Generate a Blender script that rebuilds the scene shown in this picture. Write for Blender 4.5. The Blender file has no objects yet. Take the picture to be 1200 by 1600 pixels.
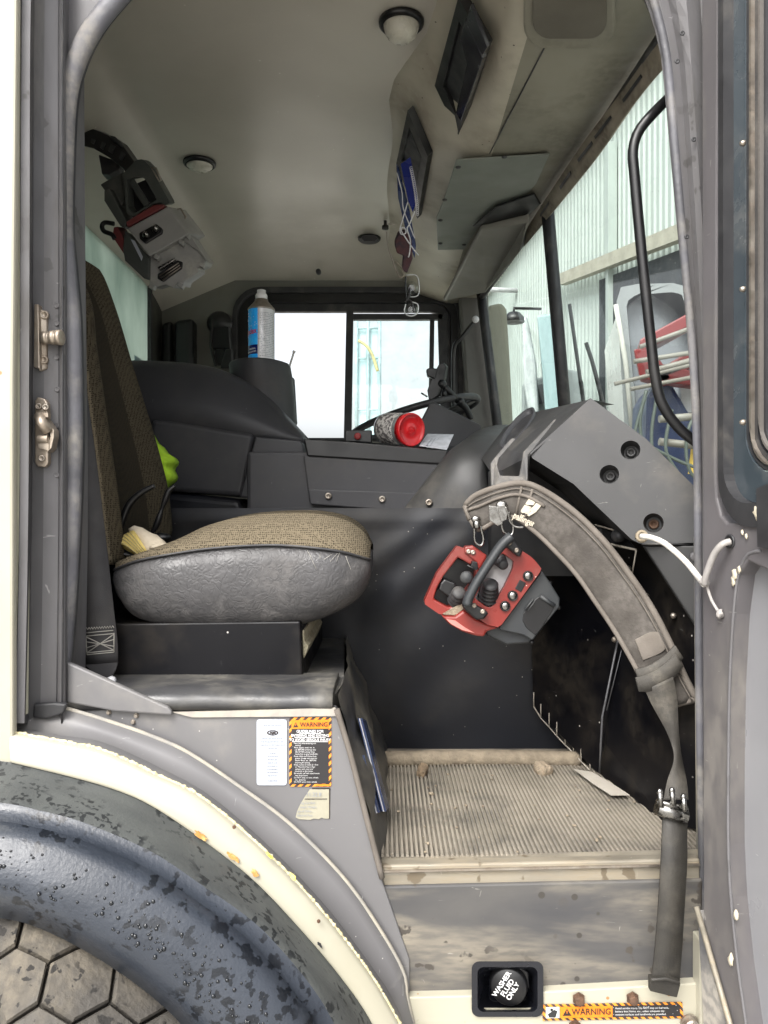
import bpy, bmesh, math, random
from mathutils import Vector as V, Matrix, noise
random.seed(7)
R = math.radians
ZC = 1.55            # eye height
F = 1200.0           # focal length in units of a 1200 wide picture
sc = bpy.context.scene
col = sc.collection

# ---------------------------------------------------------------- camera, sky, sun, exposure
cam_d = bpy.data.cameras.new("camera")
cam_d.sensor_fit = 'HORIZONTAL'; cam_d.sensor_width = 36; cam_d.lens = 36.0
cam_d.clip_start = 0.02; cam_d.clip_end = 2000
cam = bpy.data.objects.new("camera", cam_d); col.objects.link(cam)
cam.location = (0, 0, ZC); cam.rotation_euler = (R(90), 0, 0)
sc.camera = cam
SUN_EL, SUN_AZ = 48, 205      # azimuth: the sun stands behind the photographer's left shoulder
w = bpy.data.worlds.new("World"); sc.world = w; w.use_nodes = True
nt = w.node_tree; nt.nodes.clear()
sky = nt.nodes.new('ShaderNodeTexSky'); sky.sky_type = 'NISHITA'; sky.sun_disc = False
sky.sun_elevation = R(SUN_EL); sky.sun_rotation = R(SUN_AZ); sky.air_density = 1.0; sky.dust_density = 6.0; sky.ozone_density = 1.0
hsv = nt.nodes.new('ShaderNodeHueSaturation'); hsv.inputs['Saturation'].default_value = 0.22
bg = nt.nodes.new('ShaderNodeBackground'); bg.inputs['Strength'].default_value = 0.15
wo = nt.nodes.new('ShaderNodeOutputWorld')
nt.links.new(sky.outputs[0], hsv.inputs['Color']); nt.links.new(hsv.outputs[0], bg.inputs[0]); nt.links.new(bg.outputs[0], wo.inputs[0])
sun_d = bpy.data.lights.new("sun", 'SUN'); sun_d.energy = 0.7; sun_d.angle = R(25); sun_d.color = (1, .97, .92)
sun = bpy.data.objects.new("sun", sun_d); col.objects.link(sun)
az = R(SUN_AZ)
sdir = V((math.sin(az) * math.cos(R(SUN_EL)), math.cos(az) * math.cos(R(SUN_EL)), math.sin(R(SUN_EL))))
sun.rotation_euler = sdir.to_track_quat('Z', 'Y').to_euler()
sc.view_settings.view_transform = 'Standard'; sc.view_settings.look = 'None'
sc.view_settings.exposure = 1.45; sc.view_settings.gamma = 1
sc.cycles.max_bounces = 10; sc.cycles.diffuse_bounces = 6; sc.cycles.transparent_max_bounces = 12
sc.cycles.sample_clamp_indirect = 6

# ---------------------------------------------------------------- helpers
def P(px, py, Y):
    return V(((px - 600) / F * Y, Y, ZC + (800 - py) / F * Y))
def PR(px, py, r):                      # the point of that ray at height r above (or below) the eye
    Y = r * F / (800 - py); return P(px, py, Y)
def PX(px, py, X):
    Y = X * F / (px - 600); return P(px, py, Y)
def PL(px, py, p0, n):                  # the point where that ray meets a plane
    d = V(((px - 600) / F, 1, (800 - py) / F)); c = V((0, 0, ZC))
    return c + d * ((p0 - c).dot(n) / d.dot(n))
def pts(l, Y): return [P(a, b, Y) for a, b in l]
def arr(v): return V((v[0], v[1], v[2]))

def resample(pl, n, smooth=True):
    pl = [arr(p) for p in pl]
    if smooth and len(pl) > 2:
        q = []
        for i in range(len(pl) - 1):
            p0 = pl[max(i - 1, 0)]; p1 = pl[i]; p2 = pl[i + 1]; p3 = pl[min(i + 2, len(pl) - 1)]
            for k in range(10):
                t = k / 10; t2 = t * t; t3 = t2 * t
                q.append(0.5 * ((2 * p1) + (p2 - p0) * t + (2 * p0 - 5 * p1 + 4 * p2 - p3) * t2 + (3 * p1 - p0 - 3 * p2 + p3) * t3))
        q.append(pl[-1]); pl = q
    d = [0.0]
    for i in range(1, len(pl)): d.append(d[-1] + (pl[i] - pl[i - 1]).length)
    out = []; j = 0
    for k in range(n):
        s = d[-1] * k / (n - 1)
        while j < len(d) - 2 and d[j + 1] < s: j += 1
        L = d[j + 1] - d[j]; t = 0 if L < 1e-9 else (s - d[j]) / L
        out.append(pl[j].lerp(pl[j + 1], min(max(t, 0), 1)))
    return out

class MB:
    def __init__(s): s.v = []; s.f = []; s.m = []; s.s = []
    def add(s, vs, fs, mi=0, smooth=False):
        o = len(s.v); s.v += [arr(v) for v in vs]
        for f in fs: s.f.append([i + o for i in f]); s.m.append(mi); s.s.append(smooth)
        return s
    def slab(s, p, t, mi=0, side=None):            # polygon p pushed by vector t into a closed solid
        n = len(p); t = arr(t); side = mi if side is None else side
        s.add(list(p) + [q + t for q in p], [list(range(n))], mi)
        o = len(s.v) - 2 * n
        s.f.append([o + n + i for i in range(n)][::-1]); s.m.append(mi); s.s.append(False)
        for i in range(n):
            j = (i + 1) % n
            s.f.append([o + i, o + n + i, o + n + j, o + j]); s.m.append(side); s.s.append(False)
        return s
    def px(s, l, Y, t=0.01, mi=0): return s.slab(pts(l, Y), (0, t, 0), mi)
    def box(s, c, d, mi=0, rot=None):
        c = arr(c); h = V(d) / 2; vs = []
        for x in (-1, 1):
            for y in (-1, 1):
                for z in (-1, 1):
                    q = V((x * h.x, y * h.y, z * h.z))
                    if rot is not None: q = rot @ q
                    vs.append(c + q)
        return s.add(vs, [(0, 1, 3, 2), (4, 6, 7, 5), (0, 4, 5, 1), (2, 3, 7, 6), (0, 2, 6, 4), (1, 5, 7, 3)], mi)
    def loft(s, rings, closed=False, cap=False, mi=0, smooth=True):
        n = len(rings[0]); vs = [q for r in rings for q in r]; fs = []
        for i in range(len(rings) - 1):
            for j in range(n if closed else n - 1):
                k = (j + 1) % n
                fs.append((i * n + j, i * n + k, (i + 1) * n + k, (i + 1) * n + j))
        s.add(vs, fs, mi, smooth)
        if cap:
            o = len(s.v) - len(vs)
            s.f.append([o + j for j in range(n)][::-1]); s.m.append(mi); s.s.append(False)
            s.f.append([o + (len(rings) - 1) * n + j for j in range(n)]); s.m.append(mi); s.s.append(False)
        return s
    def tube(s, path, r, n=10, mi=0, k=None, smooth=True, flat=1.0, up=None):
        if k: path = resample(path, k)
        path = [arr(p) for p in path]; rings = []; prev = None; N = len(path)
        for i, p in enumerate(path):
            t = (path[min(i + 1, N - 1)] - path[max(i - 1, 0)]).normalized()
            if prev is None:
                a = up if up is not None else (V((0, 0, 1)) if abs(t.z) < .9 else V((1, 0, 0)))
                u = (arr(a) - t * arr(a).dot(t)).normalized()
            else: u = (prev - t * prev.dot(t)).normalized()
            prev = u; b = t.cross(u); rr = r(i / (N - 1)) if callable(r) else r
            rings.append([p + (u * math.cos(a) * flat + b * math.sin(a)) * rr for a in [2 * math.pi * q / n for q in range(n)]])
        return s.loft(rings, closed=True, cap=True, mi=mi, smooth=smooth)
    def lathe(s, c, axis, prof, n=24, mi=0, smooth=True):     # prof: (radius, distance along axis)
        c = arr(c); ax = arr(axis).normalized(); a = V((0, 0, 1)) if abs(ax.z) < .9 else V((1, 0, 0))
        u = (a - ax * a.dot(ax)).normalized(); b = ax.cross(u)
        rings = [[c + ax * h + (u * math.cos(2 * math.pi * q / n) + b * math.sin(2 * math.pi * q / n)) * max(r, 1e-5) for q in range(n)] for r, h in prof]
        return s.loft(rings, closed=True, cap=True, mi=mi, smooth=smooth)
    def ell(s, c, rad, mi=0, nu=12, nv=8, jit=0, rot=None):
        c = arr(c); rings = []
        for i in range(nv + 1):
            th = math.pi * i / nv; ring = []
            for j in range(nu):
                ph = 2 * math.pi * j / nu
                q = V((math.sin(th) * math.cos(ph) * rad[0], math.sin(th) * math.sin(ph) * rad[1], math.cos(th) * rad[2]))
                if jit: q *= 1 + jit * noise.noise(q * (2.5 / max(rad)) + c * 13)
                if rot is not None: q = rot @ q
                ring.append(c + q)
            rings.append(ring)
        return s.loft(rings, closed=True, mi=mi)
    def band(s, A, B, n, t, mi=0, smooth=True, crown=0.0, m=2):   # solid strip between two edge lines, t = thickness vector
        A = resample(A, n); B = resample(B, n); t = arr(t); rings = []
        for a, b in zip(A, B):
            top = [a.lerp(b, j / m) - t * (crown * math.sin(math.pi * j / m)) for j in range(m + 1)]
            rings.append(top + [b + t, a + t])
        return s.loft(rings, closed=True, cap=True, mi=mi, smooth=smooth)
    def text(s, body, o, xd, yd, size, mi=1, align='CENTER', bold=0.0, lift=0.0006, sx=1.0, warp=None):
        cu = bpy.data.curves.new("t", 'FONT'); cu.body = body; cu.size = size; cu.align_x = align; cu.align_y = 'CENTER'
        cu.offset = bold * size; cu.resolution_u = 3; cu.space_line = 1.0
        ob = bpy.data.objects.new("t", cu); col.objects.link(ob); bpy.context.view_layer.update()
        me = bpy.data.meshes.new_from_object(ob.evaluated_get(bpy.context.evaluated_depsgraph_get()))
        xd = arr(xd).normalized(); yd = arr(yd).normalized(); nrm = xd.cross(yd)
        if warp: vs = [warp(v.co.x * sx, v.co.y) for v in me.vertices]
        else: vs = [arr(o) + xd * v.co.x * sx + yd * v.co.y + nrm * lift for v in me.vertices]
        s.add(vs, [list(p.vertices) for p in me.polygons], mi)
        bpy.data.objects.remove(ob); bpy.data.curves.remove(cu); bpy.data.meshes.remove(me)
        return s
    def build(s, name, mats, parent=None, bevel=0, seg=2, label=None, sub=0, loc=None, auto=40):
        base = V((0, 0, 0))
        if loc is not None: base = arr(loc)
        elif parent is not None: base = WL[parent.name]
        me = bpy.data.meshes.new(name); me.from_pydata([v - base for v in s.v], [], s.f)
        for mt in (mats if isinstance(mats, (list, tuple)) else [mats]): me.materials.append(mt)
        for i, p in enumerate(me.polygons): p.material_index = s.m[i]; p.use_smooth = s.s[i]
        bm = bmesh.new(); bm.from_mesh(me); bmesh.ops.recalc_face_normals(bm, faces=bm.faces); bm.to_mesh(me); bm.free()
        o = bpy.data.objects.new(name, me); col.objects.link(o)
        if parent is not None: o.parent = parent; WL[o.name] = WL[parent.name]
        else: o.location = base; WL[o.name] = base
        if bevel:
            b = o.modifiers.new("bevel", 'BEVEL'); b.width = bevel; b.segments = seg; b.limit_method = 'ANGLE'; b.angle_limit = R(auto); b.harden_normals = False
        if sub:
            b = o.modifiers.new("sub", 'SUBSURF'); b.levels = sub; b.render_levels = sub
        if label: o['label'] = label
        return o
WL = {}
def thing(name, label, cat, loc, group=None):
    o = bpy.data.objects.new(name, None); o.location = loc; col.objects.link(o); o.empty_display_size = .1
    WL[o.name] = arr(loc); o['label'] = label; o['category'] = cat
    if group: o['group'] = group
    return o
def tag(o, label, cat, group=None):
    o['label'] = label; o['category'] = cat
    if group: o['group'] = group
    return o
def circ(c, r, n=24, Y=None):
    return [(c[0] + r * math.cos(2 * math.pi * i / n), c[1] + r * math.sin(2 * math.pi * i / n)) for i in range(n)]
def rrect(x0, y0, x1, y1, r, n=6):
    o = []
    for cx, cy, a0 in ((x1 - r, y0 + r, -90), (x1 - r, y1 - r, 0), (x0 + r, y1 - r, 90), (x0 + r, y0 + r, 180)):
        for k in range(n + 1):
            a = R(a0 + 90 * k / n); o.append((cx + r * math.cos(a), cy + r * math.sin(a)))
    return o
def ringplate(mb, outer, inner, t, mi=0):          # plate with a hole; outer and inner have the same count
    t = arr(t); n = len(outer)
    rings = [outer, inner, [p + t for p in inner], [p + t for p in outer], outer]
    mb.loft(rings, closed=True, mi=mi, smooth=False)

# ---------------------------------------------------------------- materials
def mat(name, c, c2=None, sc1=6, lo=.35, hi=.65, rough=.6, metal=0, bump=0, bsc=150, dirt=None, dsc=5, dlo=.5, dhi=.7,
        spots=None, ssc=60, sth=.2, rvar=.12, stretch=None, spec=.5, coat=0, btype='noise', bdist=.002, damt=1.0, scratch=None, blot=None):
    m = bpy.data.materials.new(name); m.use_nodes = True; n = m.node_tree; N = n.nodes; L = n.links
    b = N['Principled BSDF']; tc = N.new('ShaderNodeTexCoord'); vec = tc.outputs['Object']
    if stretch:
        mp = N.new('ShaderNodeMapping'); mp.inputs['Scale'].default_value = stretch; L.new(vec, mp.inputs[0]); svec = mp.outputs[0]
    else: svec = vec
    def nz(scale, det=6, v=None, dis=0):
        q = N.new('ShaderNodeTexNoise'); q.inputs['Scale'].default_value = scale; q.inputs['Detail'].default_value = det
        q.inputs['Distortion'].default_value = dis; L.new(v if v is not None else vec, q.inputs['Vector']); return q.outputs['Fac']
    def ramp(v, a, bb):
        q = N.new('ShaderNodeMapRange'); q.inputs[1].default_value = a; q.inputs[2].default_value = bb; q.clamp = True; L.new(v, q.inputs[0]); return q.outputs[0]
    def mix(f, a, bb):
        q = N.new('ShaderNodeMix'); q.data_type = 'RGBA'
        if isinstance(f, float): q.inputs[0].default_value = f
        else: L.new(f, q.inputs[0])
        for i, x in ((6, a), (7, bb)):
            if isinstance(x, tuple): q.inputs[i].default_value = (*x, 1)
            else: L.new(x, q.inputs[i])
        return q.outputs[2]
    def mul(a, k):
        q = N.new('ShaderNodeMath'); q.operation = 'MULTIPLY'; L.new(a, q.inputs[0])
        if isinstance(k, float): q.inputs[1].default_value = k
        else: L.new(k, q.inputs[1])
        return q.outputs[0]
    c2 = c2 or tuple(x * .78 for x in c)
    colr = mix(ramp(nz(sc1, 8, svec, .3), lo, hi), c, c2)
    dm = None
    if dirt:
        dm = ramp(nz(dsc, 12, svec, .35), dlo, dhi)
        fb = N.new('ShaderNodeMapRange'); fb.inputs[1].default_value = .38; fb.inputs[2].default_value = .58; fb.inputs[3].default_value = .45; L.new(nz(dsc * 9, 8, svec), fb.inputs[0]); dm = mul(dm, fb.outputs[0])
        if damt < 1: dm = mul(dm, float(damt))
        colr = mix(dm, colr, dirt)
    if scratch:
        q = N.new('ShaderNodeMapping'); q.inputs['Scale'].default_value = (14, 14, 90); q.inputs['Rotation'].default_value = (0, .9, .3); L.new(vec, q.inputs[0])
        sm = ramp(nz(2.2, 3, q.outputs[0], .6), .72, .76); colr = mix(mul(sm, .35), colr, scratch)
        q = N.new('ShaderNodeMapping'); q.inputs['Scale'].default_value = (70, 30, 14); q.inputs['Rotation'].default_value = (0, -.5, .2); L.new(vec, q.inputs[0])
        sm = ramp(nz(2.0, 3, q.outputs[0], .6), .73, .77); colr = mix(mul(sm, .4), colr, scratch)
    if spots:
        vo = N.new('ShaderNodeTexVoronoi'); vo.inputs['Scale'].default_value = ssc; L.new(vec, vo.inputs['Vector'])
        sp = ramp(vo.outputs['Distance'], sth, sth * .8); gate = ramp(nz(ssc * .12, 3), .48, .53)
        colr = mix(mul(sp, gate), colr, spots)
    if blot:
        bc, bs, bt = blot
        bm1 = ramp(nz(bs, 3), bt, bt + .03); bm2 = ramp(nz(bs * .13, 3), .46, .54); colr = mix(mul(bm1, bm2), colr, bc)
    L.new(colr, b.inputs['Base Color'])
    rn = N.new('ShaderNodeMapRange'); L.new(nz(sc1 * 2.3, 6), rn.inputs[0]); rn.inputs[1].default_value = .3; rn.inputs[2].default_value = .7
    rn.inputs[3].default_value = max(rough - rvar, .03); rn.inputs[4].default_value = min(rough + rvar, 1)
    ro = rn.outputs[0]
    if dm is not None:
        q = N.new('ShaderNodeMix'); L.new(dm, q.inputs[0]); L.new(ro, q.inputs[2]); q.inputs[3].default_value = .9; ro = q.outputs[0]
    L.new(ro, b.inputs['Roughness'])
    b.inputs['Metallic'].default_value = metal; b.inputs['Specular IOR Level'].default_value = spec
    b.inputs['Coat Weight'].default_value = coat; b.inputs['Coat Roughness'].default_value = .15
    if bump:
        bp = N.new('ShaderNodeBump'); bp.inputs['Strength'].default_value = bump; bp.inputs['Distance'].default_value = bdist
        if btype == 'noise': h = nz(bsc, 5)
        elif btype == 'leather':
            vo = N.new('ShaderNodeTexVoronoi'); vo.feature = 'DISTANCE_TO_EDGE'; vo.inputs['Scale'].default_value = bsc
            mpx = N.new('ShaderNodeMix'); mpx.data_type = 'VECTOR'; mpx.inputs[0].default_value = .05
            nn = N.new('ShaderNodeTexNoise'); nn.inputs['Scale'].default_value = 40; L.new(vec, nn.inputs[0]); L.new(vec, mpx.inputs[4]); L.new(nn.outputs['Color'], mpx.inputs[5])
            L.new(mpx.outputs[1], vo.inputs['Vector']); h = ramp(vo.outputs['Distance'], 0, .25)
        L.new(h, bp.inputs['Height']); L.new(bp.outputs[0], b.inputs['Normal'])
    return m
def fabric(name, ca, cb, s=420, bright=None):
    m = bpy.data.materials.new(name); m.use_nodes = True; n = m.node_tree; N = n.nodes; L = n.links; b = N['Principled BSDF']
    tc = N.new('ShaderNodeTexCoord'); mp = N.new('ShaderNodeMapping'); mp.inputs['Rotation'].default_value = (.5, .6, .7); L.new(tc.outputs['Object'], mp.inputs[0])
    vo = N.new('ShaderNodeTexVoronoi'); vo.inputs['Scale'].default_value = s; vo.inputs['Randomness'].default_value = .35; L.new(tc.outputs['Object'], vo.inputs['Vector'])
    r1 = N.new('ShaderNodeMapRange'); r1.inputs[1].default_value = .25; r1.inputs[2].default_value = .6; L.new(vo.outputs['Distance'], r1.inputs[0])
    nz = N.new('ShaderNodeTexNoise'); nz.inputs['Scale'].default_value = s * .6; nz.inputs['Detail'].default_value = 2; L.new(tc.outputs['Object'], nz.inputs[0])
    ad = N.new('ShaderNodeMath'); ad.operation = 'MULTIPLY_ADD'; L.new(nz.outputs['Fac'], ad.inputs[0]); ad.inputs[1].default_value = .9; L.new(r1.outputs[0], ad.inputs[2])
    r2 = N.new('ShaderNodeMapRange'); r2.inputs[1].default_value = .45; r2.inputs[2].default_value = 1.1; L.new(ad.outputs[0], r2.inputs[0])
    mx = N.new('ShaderNodeMix'); mx.data_type = 'RGBA'; L.new(r2.outputs[0], mx.inputs[0]); mx.inputs[6].default_value = (*ca, 1); mx.inputs[7].default_value = (*cb, 1)
    n2 = N.new('ShaderNodeTexNoise'); n2.inputs['Scale'].default_value = 9; n2.inputs['Detail'].default_value = 6; L.new(tc.outputs['Object'], n2.inputs[0])
    r3 = N.new('ShaderNodeMapRange'); r3.inputs[1].default_value = .5; r3.inputs[2].default_value = .75; r3.inputs[4].default_value = .35; L.new(n2.outputs['Fac'], r3.inputs[0])
    m2 = N.new('ShaderNodeMix'); m2.data_type = 'RGBA'; L.new(r3.outputs[0], m2.inputs[0]); L.new(mx.outputs[2], m2.inputs[6]); m2.inputs[7].default_value = (*(bright or tuple(x * 1.3 for x in cb)), 1)
    L.new(m2.outputs[2], b.inputs['Base Color']); b.inputs['Roughness'].default_value = 1; b.inputs['Specular IOR Level'].default_value = .1
    bp = N.new('ShaderNodeBump'); bp.inputs['Strength'].default_value = .6; bp.inputs['Distance'].default_value = .001; L.new(ad.outputs[0], bp.inputs['Height']); L.new(bp.outputs[0], b.inputs['Normal'])
    return m
def glass(name, tint=(.93, .97, .95), refl=1.0, dirt=.04, rough=.02):
    m = bpy.data.materials.new(name); m.use_nodes = True; n = m.node_tree; N = n.nodes; L = n.links; N.clear()
    out = N.new('ShaderNodeOutputMaterial'); tr = N.new('ShaderNodeBsdfTransparent'); tr.inputs[0].default_value = (*tint, 1)
    gl = N.new('ShaderNodeBsdfGlossy'); gl.inputs['Roughness'].default_value = rough
    ge = N.new('ShaderNodeNewGeometry'); dt = N.new('ShaderNodeVectorMath'); dt.operation = 'DOT_PRODUCT'; L.new(ge.outputs['Incoming'], dt.inputs[0]); L.new(ge.outputs['Normal'], dt.inputs[1])
    ab = N.new('ShaderNodeMath'); ab.operation = 'ABSOLUTE'; L.new(dt.outputs['Value'], ab.inputs[0])
    om = N.new('ShaderNodeMath'); om.operation = 'SUBTRACT'; om.inputs[0].default_value = 1; L.new(ab.outputs[0], om.inputs[1])
    pw = N.new('ShaderNodeMath'); pw.operation = 'POWER'; pw.inputs[1].default_value = 5; L.new(om.outputs[0], pw.inputs[0])
    mu = N.new('ShaderNodeMath'); mu.operation = 'MULTIPLY_ADD'; mu.inputs[1].default_value = refl * .6; mu.inputs[2].default_value = .05; L.new(pw.outputs[0], mu.inputs[0])
    m1 = N.new('ShaderNodeMixShader'); L.new(mu.outputs[0], m1.inputs[0]); L.new(tr.outputs[0], m1.inputs[1]); L.new(gl.outputs[0], m1.inputs[2])
    di = N.new('ShaderNodeBsdfDiffuse'); di.inputs[0].default_value = (.6, .62, .58, 1)
    tc = N.new('ShaderNodeTexCoord'); nz = N.new('ShaderNodeTexNoise'); nz.inputs['Scale'].default_value = 18; nz.inputs['Detail'].default_value = 8; L.new(tc.outputs['Object'], nz.inputs[0])
    rr = N.new('ShaderNodeMapRange'); rr.inputs[1].default_value = .35; rr.inputs[2].default_value = .75; rr.inputs[4].default_value = dirt * 2; L.new(nz.outputs['Fac'], rr.inputs[0])
    vo = N.new('ShaderNodeTexVoronoi'); vo.inputs['Scale'].default_value = 75; L.new(tc.outputs['Object'], vo.inputs['Vector'])
    vr = N.new('ShaderNodeMapRange'); vr.inputs[1].default_value = .14; vr.inputs[2].default_value = .10; vr.inputs[4].default_value = .5; L.new(vo.outputs['Distance'], vr.inputs[0])
    mm = N.new('ShaderNodeMath'); mm.operation = 'MULTIPLY'; L.new(vr.outputs[0], mm.inputs[0]); L.new(rr.outputs[0], mm.inputs[1])
    ma = N.new('ShaderNodeMath'); ma.operation = 'MULTIPLY_ADD'; L.new(mm.outputs[0], ma.inputs[0]); ma.inputs[1].default_value = 8; L.new(rr.outputs[0], ma.inputs[2])
    m2 = N.new('ShaderNodeMixShader'); L.new(ma.outputs[0], m2.inputs[0]); L.new(m1.outputs[0], m2.inputs[1]); L.new(di.outputs[0], m2.inputs[2])
    L.new(m2.outputs[0], out.inputs[0]); return m
def stripes(name, ca, cb, pitch, duty=.5, ax=(1, 0, 1)):
    m = bpy.data.materials.new(name); m.use_nodes = True; n = m.node_tree; N = n.nodes; L = n.links; b = N['Principled BSDF']
    tc = N.new('ShaderNodeTexCoord'); dp = N.new('ShaderNodeVectorMath'); dp.operation = 'DOT_PRODUCT'; dp.inputs[1].default_value = ax; L.new(tc.outputs['Object'], dp.inputs[0])
    dv = N.new('ShaderNodeMath'); dv.operation = 'DIVIDE'; dv.inputs[1].default_value = pitch; L.new(dp.outputs['Value'], dv.inputs[0])
    fr = N.new('ShaderNodeMath'); fr.operation = 'FRACT'; L.new(dv.outputs[0], fr.inputs[0])
    gt = N.new('ShaderNodeMath'); gt.operation = 'GREATER_THAN'; gt.inputs[1].default_value = duty; L.new(fr.outputs[0], gt.inputs[0])
    mx = N.new('ShaderNodeMix'); mx.data_type = 'RGBA'; L.new(gt.outputs[0], mx.inputs[0]); mx.inputs[6].default_value = (*ca, 1); mx.inputs[7].default_value = (*cb, 1)
    L.new(mx.outputs[2], b.inputs['Base Color']); b.inputs['Roughness'].default_value = .45; return m
DUST = (.30, .26, .20)
M = {}
M['cream'] = mat('cream_paint', (0.4111, 0.3912, 0.3182), (0.3713, 0.3514, 0.2718), 3, rough=.32, rvar=.06, dirt=(0.3200, 0.2816, 0.1920), dsc=9, dlo=.62, dhi=.8, damt=.5, spots=(.32, .16, .06), ssc=34, sth=.10, coat=.3)
M['white'] = mat('white_paint', (0.6640, 0.6640, 0.6320), (0.6240, 0.6240, 0.5840), 2, rough=.3, rvar=.05, coat=.3)
M['grey'] = mat('grey_paint', (0.1338, 0.1302, 0.1338), (0.1091, 0.1056, 0.1091), 5, rough=.45, dirt=(0.2592, 0.2448, 0.2232), dsc=5, dlo=.46, dhi=.75, damt=.6, scratch=(.5, .49, .47), bump=.15, bsc=60)
M['greyp'] = mat('grey_panel_paint', (0.1543, 0.1516, 0.1543), (0.1342, 0.1315, 0.1342), 4, rough=.42, dirt=(0.2880, 0.2700, 0.2376), dsc=7, dlo=.5, dhi=.75, damt=.6, scratch=(.55, .54, .52), spots=(.5, .48, .45), ssc=60, sth=.06, blot=((.36, .345, .32), 17, .62))
M['jamb'] = mat('jamb_paint', (0.1363, 0.1331, 0.1396), (0.0974, 0.0941, 0.0974), 5, rough=.5, dirt=(0.0900, 0.0850, 0.0800), dsc=3.2, dlo=.46, dhi=.66, damt=.75, scratch=(.45, .44, .43), stretch=(3, 3, .7), blot=((.065, .062, .06), 22, .60))
M['rub'] = mat('seal_rubber', (0.1156, 0.1156, 0.1300), (0.0723, 0.0723, 0.0795), 12, rough=.55, dirt=(0.2550, 0.2380, 0.2125), dsc=11, dlo=.46, dhi=.66, damt=.7, bump=.3, bsc=90, bdist=.004)
M['rubdark'] = mat('black_rubber', (.02, .02, .022), (.035, .035, .037), 14, rough=.5, dirt=(.2, .18, .15), dsc=14, dlo=.56, dhi=.8, damt=.4)
M['plastic'] = mat('charcoal_plastic', (0.0359, 0.0359, 0.0400), (0.0442, 0.0442, 0.0483), 3, rough=.45, rvar=.08, spec=.35, bump=.35, bsc=900, bdist=.0004, dirt=(0.0896, 0.0832, 0.0768), dsc=4, dlo=.47, dhi=.75, damt=.6, scratch=(.18, .18, .18))
M['plasticd'] = mat('dusty_grey_plastic', (0.0295, 0.0295, 0.0304), (0.0356, 0.0356, 0.0356), 4, rough=.5, rvar=.08, bump=.3, bsc=800, bdist=.0004, dirt=(0.1530, 0.1403, 0.1211), dsc=6, dlo=.5, dhi=.72, damt=.65, scratch=(.3, .29, .27))
M['black'] = mat('black_plastic', (0.0050, 0.0050, 0.0058), (0.0079, 0.0079, 0.0086), 8, rough=.4, dirt=(0.0420, 0.0378, 0.0315), dsc=8, dlo=.55, dhi=.78, damt=.4)
M['vinyl'] = mat('black_vinyl', (.0075, .009, .014), (0.0074, 0.0074, 0.0089), 4, rough=.5, rvar=.08, spec=.38, bump=.3, bsc=10, bdist=.006, dirt=(0.0540, 0.0486, 0.0396), dsc=4, dlo=.52, dhi=.8, damt=.5, spots=(.3, .28, .25), ssc=45, sth=.06)
M['kick'] = mat('black_painted_steel', (0.0018, 0.0019, 0.0033), (0.0027, 0.0027, 0.0042), 6, rough=.42, rvar=.1, spec=.25, dirt=(0.0363, 0.0297, 0.0215), dsc=5.5, dlo=.50, dhi=.70, damt=.7, spots=(.45, .43, .4), ssc=38, sth=.07, scratch=(.12, .12, .12))
M['liner'] = mat('roof_liner_vinyl', (0.5040, 0.4725, 0.4095), (0.4320, 0.4050, 0.3465), 2.2, rough=.34, rvar=.05, spec=.8, dirt=(0.2730, 0.2535, 0.2145), dsc=1.6, dlo=.46, dhi=.9, damt=.4, bump=.1, bsc=7, bdist=.01, spots=(.6, .58, .52), ssc=17, sth=.05)
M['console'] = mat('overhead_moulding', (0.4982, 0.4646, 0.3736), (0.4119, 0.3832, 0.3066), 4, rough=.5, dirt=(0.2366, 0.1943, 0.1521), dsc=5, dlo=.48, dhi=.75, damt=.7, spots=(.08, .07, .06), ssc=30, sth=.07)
M['plate'] = mat('olive_steel_plate', (.17, .185, .16), (.14, .15, .13), 6, rough=.45, dirt=(.2, .19, .16), dsc=7, dlo=.5, dhi=.8, damt=.5)
M['leather'] = mat('worn_grey_leatherette', (0.0595, 0.0577, 0.0595), (0.0263, 0.0263, 0.0280), 8, lo=.42, hi=.62, rough=.45, rvar=.1, bump=.35, bsc=75, btype='leather', bdist=.0012, dirt=(0.1382, 0.1306, 0.1268), dsc=8, dlo=.48, dhi=.68, damt=.7)
M['fab'] = fabric('brown_tweed', (.010, .008, .006), (.068, .056, .037), 280)
M['fabc'] = fabric('brown_tweed_centre', (.02, .018, .015), (.034, .028, .019), 380)
M['fabl'] = fabric('worn_light_tweed', (.03, .025, .018), (.145, .12, .082), 280)
M['belt'] = mat('belt_webbing', (0.03, 0.0288, 0.0312), (0.042, 0.0396, 0.0396), 14, rough=.6, bump=.5, bsc=700, bdist=.0006, dirt=(0.0900, 0.0840, 0.0780), dsc=9, dlo=.45, dhi=.75, damt=.6)
M['thread'] = mat('pale_thread', (.45, .43, .38), rough=.8)
M['strap'] = mat('dusty_padded_strap', (0.0386, 0.0331, 0.0281), (0.0544, 0.0476, 0.0408), 9, rough=.85, bump=.8, bsc=260, bdist=.001, dirt=(0.1239, 0.1115, 0.0992), dsc=12, dlo=.42, dhi=.64, damt=.75)
M['piping'] = mat('strap_piping', (.11, .095, .08), (.16, .14, .12), 18, rough=.85, bump=.5, bsc=400, bdist=.001)
M['web'] = mat('nylon_webbing', (0.0408, 0.0374, 0.0326), (0.0612, 0.0558, 0.0476), 14, rough=.75, bump=.8, bsc=520, bdist=.001, dirt=(.15, .135, .11), dsc=20, dlo=.45, dhi=.65, damt=.6)
M['webd'] = mat('dirty_dark_webbing', (.016, .0145, .012), (.028, .025, .02), 20, rough=.6, bump=.6, bsc=500, bdist=.0008, dirt=(.075, .067, .054), dsc=16, dlo=.5, dhi=.72, damt=.6)
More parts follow.
